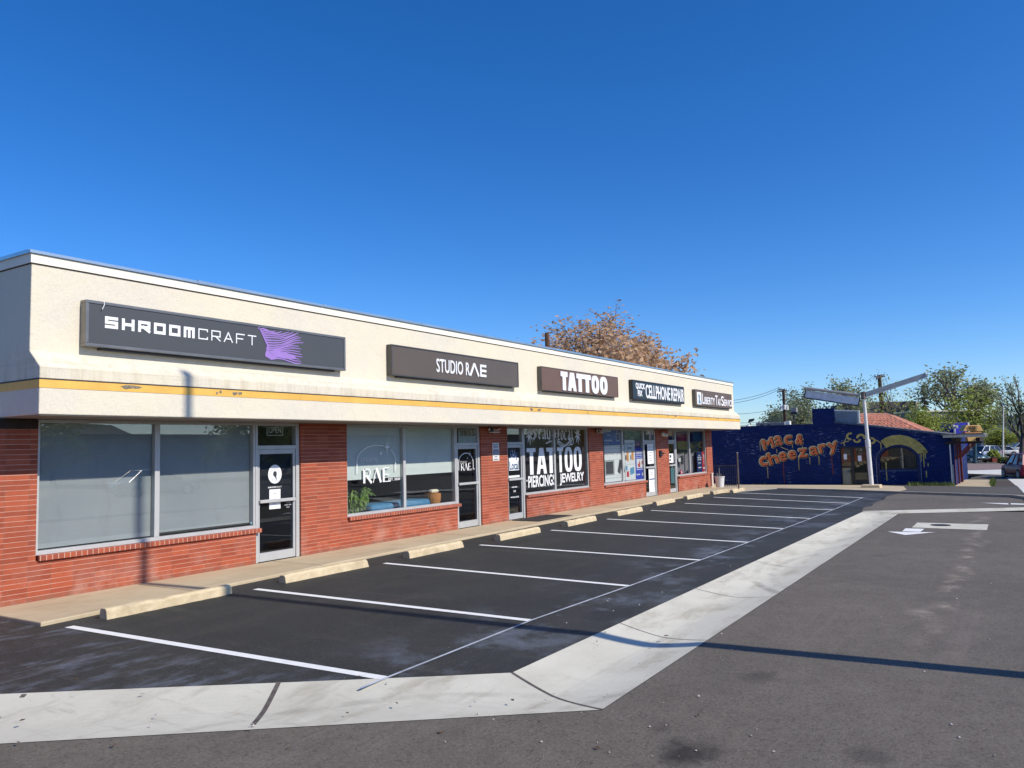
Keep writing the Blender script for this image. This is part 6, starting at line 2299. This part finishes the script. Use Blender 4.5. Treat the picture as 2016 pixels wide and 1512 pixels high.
e1 = upole("utility_pole", 1546.5, 845, 1542, 766, 84, "dark utility pole with white transformers above the blue wall", [(1533, 766.5, 1549, 769.5), (1531, 772, 1546, 769)], 0.17, True)
e2 = upole("utility_pole", 1738.5, 838, 1731, 738, 74, "dark leaning utility pole above the terracotta tiled roof", [(1722, 742, 1741, 741), (1725, 746, 1738, 741)], 0.19)
def wires(name, pairs, label, r=0.014, sag=0.8):
    b = MB()
    for p0, p1 in pairs:
        n = 16
        pts = []
        for i in range(n + 1):
            t = i / n
            q_ = p0.lerp(p1, t)
            pts.append(q_ - Vector((0, 0, sag * 4 * t * (1 - t))))
        b.path(pts, r, 4)
    o = b.build(name, mBLACK, fixn=False)
    tag(o, label, "wires")
far = [atD(1380 + 0 * i, 792 + 6 * i, 60) for i in range(3)]
wires("power_lines", [(e1[0], far[0]), (e1[4], far[1])] + [(atD(1543, 800, 84), atD(1380, 812, 60)), (atD(1544, 822, 84), atD(1380, 826, 60)), (atD(1544, 825, 84), atD(1380, 833, 60))], "thin black power lines running left from the pole with transformers", 0.022, 0.4)
wires("power_lines", [(e2[0], atD(1640, 790, 95)), (atD(1737, 770, 74), atD(1700, 776, 60)), (atD(1738, 768, 74), atD(1790, 772, 95))], "thin black power lines at the leaning pole above the tiled roof", 0.016, 0.3)

# ------------------------------------------------------------------ far buildings
def dbox(u0, u1, v0, v1, depth, thick):
    """axis-aligned (to the camera yaw) block standing at a depth: returns its own corner frame"""
    a, b_ = atD(u0, v0, depth), atD(u1, v1, depth)
    return a, b_


def block(mb, u0, u1, v0, v1, depth, thick, down=None):
    fw2 = Vector((FW.x, FW.y, 0)).normalized()
    a, b_ = atD(u0, v0, depth), atD(u1, v0, depth)
    zt_, zb_ = atD((u0 + u1) / 2, v0, depth).z, atD((u0 + u1) / 2, v1, depth).z
    if down is not None:
        zb_ = down
    pts = [Vector((a.x, a.y, zb_)), Vector((b_.x, b_.y, zb_)), Vector((b_.x, b_.y, zb_)) + fw2 * thick, Vector((a.x, a.y, zb_)) + fw2 * thick]
    mb.prism(pts, (0, 0, zt_ - zb_))
    return pts, zt_, zb_


mG1 = M("grey_office_wall", S(116, 116, 118), 0.85, 0.08, 0.3)
mG2 = M("dark_office_wall", S(84, 82, 78), 0.85, 0.1, 0.3)
mG3 = M("cream_office_wall", S(220, 216, 205), 0.85, 0.05, 0.3)
mGWIN = M("office_window_glass", (0.03, 0.035, 0.04), 0.1, 0.2, 1)
pt = atD(1800, 860, 125)
t = thing("office_building", (pt.x, pt.y, -1.0), "long low grey office block behind the tiled roof and trees", "building")
b = MB()
block(b, 1798, 1930, 810, 860, 125, 14, -1.0)
b.build("wall", mG1, t)
b = MB()
block(b, 1796, 1932, 807, 810, 124.8, 14.4)
b.build("roof", mTRIM, t)
b = MB()
for (u0, u1) in ((1814, 1832), (1834, 1850), (1858, 1880)):
    block(b, u0, u1, 822, 831, 124.9, 0.2)
b.build("window", mGWIN, t)
b = MB()
for u in (1814, 1819, 1825, 1831):
    block(b, u, u + 1, 821, 831.5, 124.85, 0.15)
b.build("window_frame", mWHITEM, t)
t = thing("office_building", tuple(atD(1760, 830, 140)), "dark brown upper block with a white end behind the leaning utility pole", "building")
b = MB()
block(b, 1688, 1803, 791, 850, 140, 12, -1.0)
b.build("wall", mG2, t)
b = MB()
block(b, 1803.2, 1809, 790, 850, 140, 12, -1.0)
b.build("end_wall", mG3, t)
b = MB()
block(b, 1805, 1807.5, 799, 803, 139.95, 0.1)
b.build("vent", mBLACK, t)
t = thing("office_building", tuple(atD(1575, 840, 120)), "low grey and brown block left of the tall blue pier", "building")
b = MB()
block(b, 1555, 1590, 806, 832, 122, 10, -1.0)
b.build("upper_wall", M("brown_roof_screen", S(104, 92, 82), 0.9, 0.1, 0.5), t)
b = MB()
block(b, 1590.2, 1596, 805, 832, 122, 10, -1.0)
b.build("end_wall", mG3, t)
b = MB()
block(b, 1538, 1615, 820, 845, 119, 2.5, -1.0)
b.build("wall", mG1, t)
b = MB()
block(b, 1548, 1583, 826, 830.5, 118.9, 0.2)
b.build("window", mGWIN, t)
t = thing("blue_store", tuple(atD(1880, 900, 108)), "bright royal blue store front behind the tan pylon sign", "building")
b = MB()
block(b, 1876, 1906, 832, 915, 108, 3, -1.2)
b.build("tall_wall", M("royal_blue_wall", S(28, 38, 168), 0.6, 0.05, 0.5), t)
b = MB()
block(b, 1814, 1875.5, 843, 870, 109, 8, -1.2)
b.build("low_wall", M("slate_blue_wall", S(66, 96, 128), 0.7, 0.05, 0.5), t)
b = MB()
block(b, 1906.5, 1936, 866, 908, 109, 8, -1.2)
b.build("right_wall", M("teal_blue_wall", S(34, 84, 128), 0.7, 0.1, 0.5), t)
b = MB()
block(b, 1905.2, 1908.5, 832, 912, 107.9, 0.5, -1.2)
block(b, 1934, 1937, 860, 908, 107.9, 0.5, -1.2)
b.build("corner_trim", mG3, t)
p = atD(1879, 853, 107.8)
b = MB()
pq = atD(1884, 838, 107)
strokes_w = [(1876, 838.5), (1884, 838.5), (1884, 843)]
b.path([atD(1876, 838.5, 107.5), atD(1884, 838.5, 107.5), atD(1884, 843, 107.5)], 0.12, 6).path([atD(1879, 843, 107.5), atD(1879, 853, 107.5)], 0.12, 6)
b.build("wall_emblem", mG3, t)
# tan pylon sign
pb1 = atD(1919, 912, 86)
t = thing("pylon_sign", (pb1.x, pb1.y, -0.95), "tan two part pylon sign with dark lettering on a teal post", "pylon sign")
MB().tube((pb1.x, pb1.y, -0.95), atD(1919, 873, 86), 0.20, 0.20, 10).build("post", M("teal_post", S(46, 78, 88), 0.6), t)
fw2 = Vector((FW.x, FW.y, 0)).normalized()
mTAN = M("tan_sign_face", S(216, 172, 106), 0.5, 0.06, 2)
mTANE = M("tan_sign_edge", S(190, 130, 70), 0.6, 0.1, 2)
MB().prism([atD(u, v, 86) for u, v in [(1896, 849), (1936, 849), (1930, 837), (1902, 837)]], fw2 * 0.9).build("upper_cabinet", mTAN, t, bevel=0.04)
MB().prism([atD(u, v, 86) for u, v in [(1899.5, 850.5), (1933, 850.5), (1929, 873), (1905, 873)]], fw2 * 0.7).build("lower_cabinet", mTANE, t, bevel=0.04)
MB().prism([atD(u, v, 85.95) for u, v in [(1902.5, 853), (1930, 853), (1926.5, 871), (1907, 871)]], fw2 * 0.04).build("lower_face", mTAN, t)
def px_text(mb, s, u0, u1, v0, v1, depth, off=0.03):
    pl = lambda a, b2, n: atD(a, -b2, depth) - fw2 * n
    text(mb, s, u0, u1, -v1, -v0, pl, 0.02, 1.0, off)
b = MB()
px_text(b, "HONEY", 1906.5, 1925, 838.3, 841.2, 85.93)
px_text(b, "BAKED", 1907.5, 1924, 842, 844.6, 85.93)
px_text(b, "HAM", 1909.5, 1922.5, 845.4, 848, 85.93)
px_text(b, "WILLY'S PIZZA", 1905.5, 1927, 855.3, 857.6, 85.9)
px_text(b, "OPEN", 1917, 1925, 863.5, 865.5, 85.9)
b.words("sign_letters", mDKWOOD, t, "emblem_panel")
b = MB()
for (x0_, y0_, x1_, y1_) in [(1904.5, 854.2, 1928.5, 854.7), (1905.5, 858.8, 1927.8, 859.3)]:
    MBp = [atD(x0_, y0_, 85.93), atD(x1_, y0_, 85.93), atD(x1_, y1_, 85.93), atD(x0_, y1_, 85.93)]
    b.prism(MBp, fw2 * 0.02)
b.build("border_lines", mRUST, t)
# bank canopy, thin light pole, red awning
t = thing("canopy_building", tuple(atD(1955, 900, 112)), "low brown roofed canopy building behind the green shrub", "building")
b = MB()
block(b, 1941, 1966, 863, 872, 112, 6)
b.build("canopy_roof", M("brown_canopy", S(98, 88, 74), 0.9, 0.2, 1), t)
b = MB()
for u in (1944, 1952, 1958.5, 1963):
    block(b, u, u + 1.2, 872.2, 905, 112.4, 0.3, -1.0)
b.build("columns", mG3, t)
b = MB()
block(b, 1938, 1966, 872.2, 900, 117, 3, -1.0)
b.build("wall", M("shade_wall", S(110, 106, 98), 0.9, 0.4, 0.6), t)
p0, p1 = atD(1975, 915, 92), atD(1975.5, 797, 92)
t = thing("thin_light_pole", (p0.x, p0.y, -0.95), "tall thin cream light pole left of the dark red car", "light pole")
MB().tube((p0.x, p0.y, -0.95), p1, 0.10, 0.06, 8).build("shaft", mTRIM, t)
bx(p1.x - 0.2, p1.x + 0.2, p1.y - 0.12, p1.y + 0.12, p1.z, p1.z + 0.15).build("lamp_head", mGREY, t)
t = thing("store_building", tuple(atD(2020, 880, 150)), "pale store with a dark red roof edge at the right edge", "building")
b = MB()
block(b, 2006, 2120, 869, 905, 150, 15, -1.0)
b.build("wall", M("pale_store_wall", S(188, 190, 184), 0.8, 0.1, 0.5), t)
b = MB()
block(b, 2004, 2122, 865, 869, 149.7, 15.5)
b.build("roof_edge", M("dark_red_roof", S(96, 38, 40), 0.8, 0.1, 0.5), t)
# brown planter box and timber bench by the cars
p = atD(1958.5, 910, 88)
t = thing("planter_box", (p.x, p.y, p.z), "square brown timber planter box right of the silver car", "planter")
b = MB()
block(b, 1953.5, 1963, 901, 910, 88, 0.6)
b.build("box", mRUST, t)
b = MB()
block(b, 1953, 1963.5, 899.8, 900.9, 87.97, 0.7)
b.build("rim", mDKWOOD, t)
p = atD(1943, 909, 90)
t = thing("timber_bench", (p.x, p.y, p.z), "low pale timber bench in front of the silver car", "bench")
b = MB()
block(b, 1936, 1951, 900.5, 902.5, 90, 0.6)
b.build("seat", mPORA, t)
for u in (1938, 1948):
    b = MB()
    block(b, u, u + 1.5, 902.6, 909.5, 90.1, 0.4)
    b.build("leg", mRUST, t)

# ------------------------------------------------------------------ cars
def car(name, label, pos, heading, paint, L=4.6, W=1.84, H=1.72, suv=True, cat="car"):
    t = thing(name, pos, label, cat, None, heading)
    gc = 0.22
    bh = 1.02 if suv else 0.86
    hl = L / 2
    # lower body loft: x stations (rear -> front), z bottom, z top, half width
    st_ = [(-hl, 0.45, bh - 0.30, W * .40), (-hl + 0.06, 0.34, bh - 0.05, W * .455), (-hl + 0.45, gc, bh, W * .5), (-0.6, gc, bh, W * .5), (0.6, gc, bh - 0.01, W * .5),
           (1.0, gc, bh - 0.03, W * .498), (hl - 0.5, gc, bh - 0.12, W * .485), (hl - 0.1, 0.26, bh - 0.24, W * .44), (hl, 0.36, bh - 0.42, W * .38)]
    b = MB()
    m_ = 8
    for x, z0, z1, w in st_:
        prof_ = [(-w * 0.9, z0), (-w, z0 + 0.14), (-w, z0 + (z1 - z0) * 0.66), (-w * 0.93, z1), (w * 0.93, z1), (w, z0 + (z1 - z0) * 0.66), (w, z0 + 0.14), (w * 0.9, z0)]
        b.v += [Vector((x, y, z)) for y, z in prof_]
    for k in range(len(st_) - 1):
        for i in range(m_):
            j = (i + 1) % m_
            b.f.append((k * m_ + i, k * m_ + j, (k + 1) * m_ + j, (k + 1) * m_ + i))
    b.f.append(tuple(range(m_)))
    b.f.append(tuple((len(st_) - 1) * m_ + i for i in range(m_ - 1, -1, -1)))
    body = b.build("body", paint, t, local=True, smooth=True, bevel=0.03, seg=2)
    # greenhouse
    xr0, xr1, xf1, xf0 = (-hl + 0.12, -hl + 0.5, 0.35, 1.15) if suv else (-hl + 0.55, -hl + 1.25, 0.25, 1.1)
    zt_ = H - 0.05
    wb_, wt_ = W * 0.455, W * 0.36
    c8 = [(xr0, -wb_, bh - 0.02), (xf0, -wb_, bh - 0.04), (xf0, wb_, bh - 0.04), (xr0, wb_, bh - 0.02), (xr1, -wt_, zt_), (xf1, -wt_, zt_), (xf1, wt_, zt_), (xr1, wt_, zt_)]
    MB().add(c8, [(0, 3, 2, 1), (4, 5, 6, 7), (0, 1, 5, 4), (1, 2, 6, 5), (2, 3, 7, 6), (3, 0, 4, 7)]).build("windows", mCARGLASS, t, local=True, bevel=0.04)
    V = [Vector(p) for p in c8]
    for i, j in ((0, 4), (1, 5), (2, 6), (3, 7)):
        MB().tube(V[i], V[j], 0.055, 0.05, 6).build("pillar", paint, t, local=True)
    for s in (-1, 1):
        for f in ((0.30, 0.62) if suv else (0.5,)):
            lo_ = Vector((xr0 + (xf0 - xr0) * f, s * wb_, bh - 0.03))
            hi_ = Vector((xr1 + (xf1 - xr1) * f, s * wt_, zt_))
            MB().tube(lo_, hi_, 0.045, 0.04, 6).build("pillar", paint, t, local=True)
    b = MB()
    n = 6
    for k in range(n + 1):
        x = xr1 - 0.06 + (xf1 - xr1 + 0.12) * k / n
        e = 0.05 * math.sin(math.pi * k / n)
        b.v += [Vector((x, -wt_ - 0.03, zt_ - 0.01)), Vector((x, -wt_ * 0.6, zt_ + 0.03 + e)), Vector((x, wt_ * 0.6, zt_ + 0.03 + e)), Vector((x, wt_ + 0.03, zt_ - 0.01))]
    for k in range(n):
        for i in range(3):
            b.f.append((k * 4 + i, k * 4 + i + 1, k * 4 + i + 5, k * 4 + i + 4))
        b.f.append((k * 4 + 3, k * 4, k * 4 + 4, k * 4 + 7))
    b.f.append((0, 1, 2, 3))
    b.f.append((n * 4 + 3, n * 4 + 2, n * 4 + 1, n * 4))
    b.build("roof", paint, t, local=True, smooth=True)
    r = 0.35 if suv else 0.32
    for x in (-hl + 0.85, hl - 0.9):
        for s in (-1, 1):
            y = s * (W / 2 - 0.10)
            wl_ = MB().lathe((x, y, r), [(r * 0.6, -0.11), (r * 0.95, -0.12), (r, -0.08), (r, 0.08), (r * 0.95, 0.12), (r * 0.6, 0.11)], 22, 'y').build("wheel", mTYRE, t, local=True)
            rm = MB().lathe((x, y + s * 0.118, r), [(r * 0.62, -0.02), (r * 0.60, 0.008), (r * 0.2, 0.012), (r * 0.05, 0.014)], 18, 'y')
            rm.build("rim", mRIM, wl_, local=True)
            sp = MB()
            for k in range(5):
                an = k * 1.2566
                sp.tube((x + 0.1 * r * math.cos(an), y + s * 0.135, r + 0.1 * r * math.sin(an)), (x + 0.56 * r * math.cos(an), y + s * 0.135, r + 0.56 * r * math.sin(an)), 0.025, 0.02, 4)
            sp.build("spokes", mWHITEM, wl_, local=True)
            MB().lathe((x, y + s * 0.07, r), [(r * 1.02, -0.04), (r * 1.14, -0.04), (r * 1.14, 0.045), (r * 1.02, 0.045)], 22, 'y').build("wheel_arch", mBLACK, t, local=True)
    for s in (-1, 1):
        bx(-hl - 0.015, -hl + 0.24, s * W * 0.40 - 0.10, s * W * 0.40 + 0.10, bh - 0.33, bh - 0.05).build("tail_light", mRLAMP, t, local=True, bevel=0.02)
        bx(hl - 0.30, hl - 0.05, s * W * 0.36 - 0.14, s * W * 0.36 + 0.14, bh - 0.42, bh - 0.26).build("headlight", mHLAMP, t, local=True, bevel=0.02)
        MB().box(0.78, 0.96, s * W * 0.5 + min(0, s * 0.2), s * W * 0.5 + max(0, s * 0.2), bh + 0.0, bh + 0.16).build("mirror", mBLACK, t, local=True, bevel=0.03)
        bx(-0.62, -0.44, s * W * 0.5 - 0.01, s * W * 0.5 + 0.012, bh - 0.2, bh - 0.16).build("door_handle", paint, t, local=True)
        bx(-hl + 1.2, hl - 1.25, s * W * 0.49 - 0.02, s * W * 0.49 + 0.02, gc - 0.02, gc + 0.1).build("sill_trim", mBLACK, t, local=True)
    bx(-hl - 0.02, -hl + 0.1, -W * 0.36, W * 0.36, 0.36, 0.56).build("rear_bumper", mBLACK, t, local=True, bevel=0.03)
    bx(hl - 0.12, hl + 0.01, -W * 0.34, W * 0.34, 0.34, 0.52).build("front_grille", mBLACK, t, local=True, bevel=0.03)
    bx(-hl - 0.03, -hl - 0.005, -0.17, 0.17, 0.62, 0.74).build("number_plate", mWHITEM, t, local=True)
    return t


mCARRED = M("dark_red_car_paint", S(150, 42, 58), 0.3, 0.06, 1, metal=0.0, spec=0.5)
mCARSIL = M("silver_car_paint", S(168, 176, 190), 0.25, 0.06, 1, metal=0.5)
mCARTEAL = M("teal_grey_car_paint", S(52, 84, 98), 0.25, 0.06, 1, metal=0.4)
mCARWHITE = M("white_car_paint", S(215, 217, 216), 0.3, 0.04, 1)
hd_view = YAW                                     # world heading of the viewing direction
p = atD(2021, 940, 53.0)
zc = gz(p.x)
car("parked_car", "dark red sport utility car seen from behind at the right edge", (p.x, p.y, zc), R(17), mCARRED, 4.6, 1.88, 1.72, True)
p = atD(1909, 916, 90)
car("parked_car", "teal grey saloon facing the road beside the tan pylon sign", (p.x, p.y, -0.95), YAW + R(180 + 12), mCARTEAL, 4.5, 1.78, 1.42, False)
p = atD(1936, 909, 100)
car("parked_car", "silver sport utility car parked side on behind the timber bench", (p.x, p.y, -0.95), YAW + R(110), mCARSIL, 4.6, 1.85, 1.70, True)
p = atD(1970, 905, 112)
car("parked_car", "white car half hidden behind the low grassy shrub", (p.x, p.y, -0.95), YAW + R(80), mCARWHITE, 4.5, 1.8, 1.45, False)
p = atD(2012, 890, 128)
car("parked_car", "white van like car beyond the dark red car at the right edge", (p.x, p.y, -0.95), YAW + R(70), mCARWHITE, 4.7, 1.85, 1.75, True)

# distant hills
hb = MB()
n = 60
rnd = random.Random(5)
for k in range(n + 1):
    an = -1.2 + 2.6 * k / n
    r = 3200
    h = 60 + 45 * math.sin(k * 0.7) + 30 * math.sin(k * 1.9 + 1) + (40 if k < 22 else 0)
    hb.v += [Vector((r * math.cos(an), r * math.sin(an), -20)), Vector(((r + 500) * math.cos(an), (r + 500) * math.sin(an), max(15, h)))]
for k in range(n):
    hb.f.append((2 * k, 2 * k + 2, 2 * k + 3, 2 * k + 1))
tag(hb.build("hills", M("wooded_hills", (0.05, 0.07, 0.06), 0.95, 0.3, 0.004)), kind='structure')

# ------------------------------------------------------------------ behind the camera: what throws the long shadow and shows in the glass
t = thing("lamp_post", (8.66, -14.6, -0.12), "tall bare lamp post whose long shadow crosses the lane and climbs the shop front", "lamp post")
MB().tube((8.66, -14.6, -0.12), (8.66, -14.6, 6.0), 0.13, 0.105, 14).tube((8.66, -14.6, 6.0), (8.66, -14.6, 14.15), 0.105, 0.07, 14).build("shaft", mGREY, t)
bx(8.58, 8.74, -14.75, -14.5, 14.15, 14.28).build("lamp_head", mGREY, t)
rt = []
w0_, l0_ = tree_parts(seed=40, levels=4, kids=(5, 4, 4, 3), up=0.35, spread=0.85, leaves=14, leaf=0.24, trunk=0.25, lsp=0.4)
fit(w0_, l0_, (0, 0, 0), 6.5, 6.5)
t = thing("street_tree", (20, -48, -0.12), "leafy green tree across the street, mirrored in the shop windows", "tree", "trees across the street")
w0_.build("trunk", mBARK, t, local=True, fixn=False)
l0_.build("crown", mLEAFG, t, local=True, fixn=False)
for i, (x, y, s) in enumerate([(34, -52, 1.0), (47, -44, 1.15), (60, -55, 0.9), (74, -47, 1.1), (92, -56, 1.2), (112, -50, 1.0), (135, -58, 1.3)]):
    c = copy_tree(t)
    c.location = (x, y, -0.12)
    c.scale = (s, s, s * (0.8 + 0.1 * (i % 4)))
    c.rotation_euler = (0, 0, i * 1.1)
t = thing("low_building", (50, -75, -0.12), "long low pale building across the street, mirrored in the shop windows", "building")
bx(10, 170, -85, -75, -0.12, 4.2).build("wall", M("far_pale_wall", (0.30, 0.28, 0.26), 0.9), t)
bx(9, 171, -86, -74.2, 4.2, 4.7).build("roof", mG2, t)
p_ = car("parked_car", "grey saloon across the lane, mirrored in the shop windows", (26, -27, -0.12), R(8), M("grey_car_paint", S(120, 124, 130), 0.3, 0.05, 1, metal=0.4), 4.5, 1.8, 1.45, False)
p_ = car("parked_car", "blue sport utility car across the lane, mirrored in the shop windows", (38, -26, -0.12), R(172), M("blue_car_paint", S(40, 70, 130), 0.3, 0.05, 1, metal=0.4), 4.6, 1.85, 1.7, True)
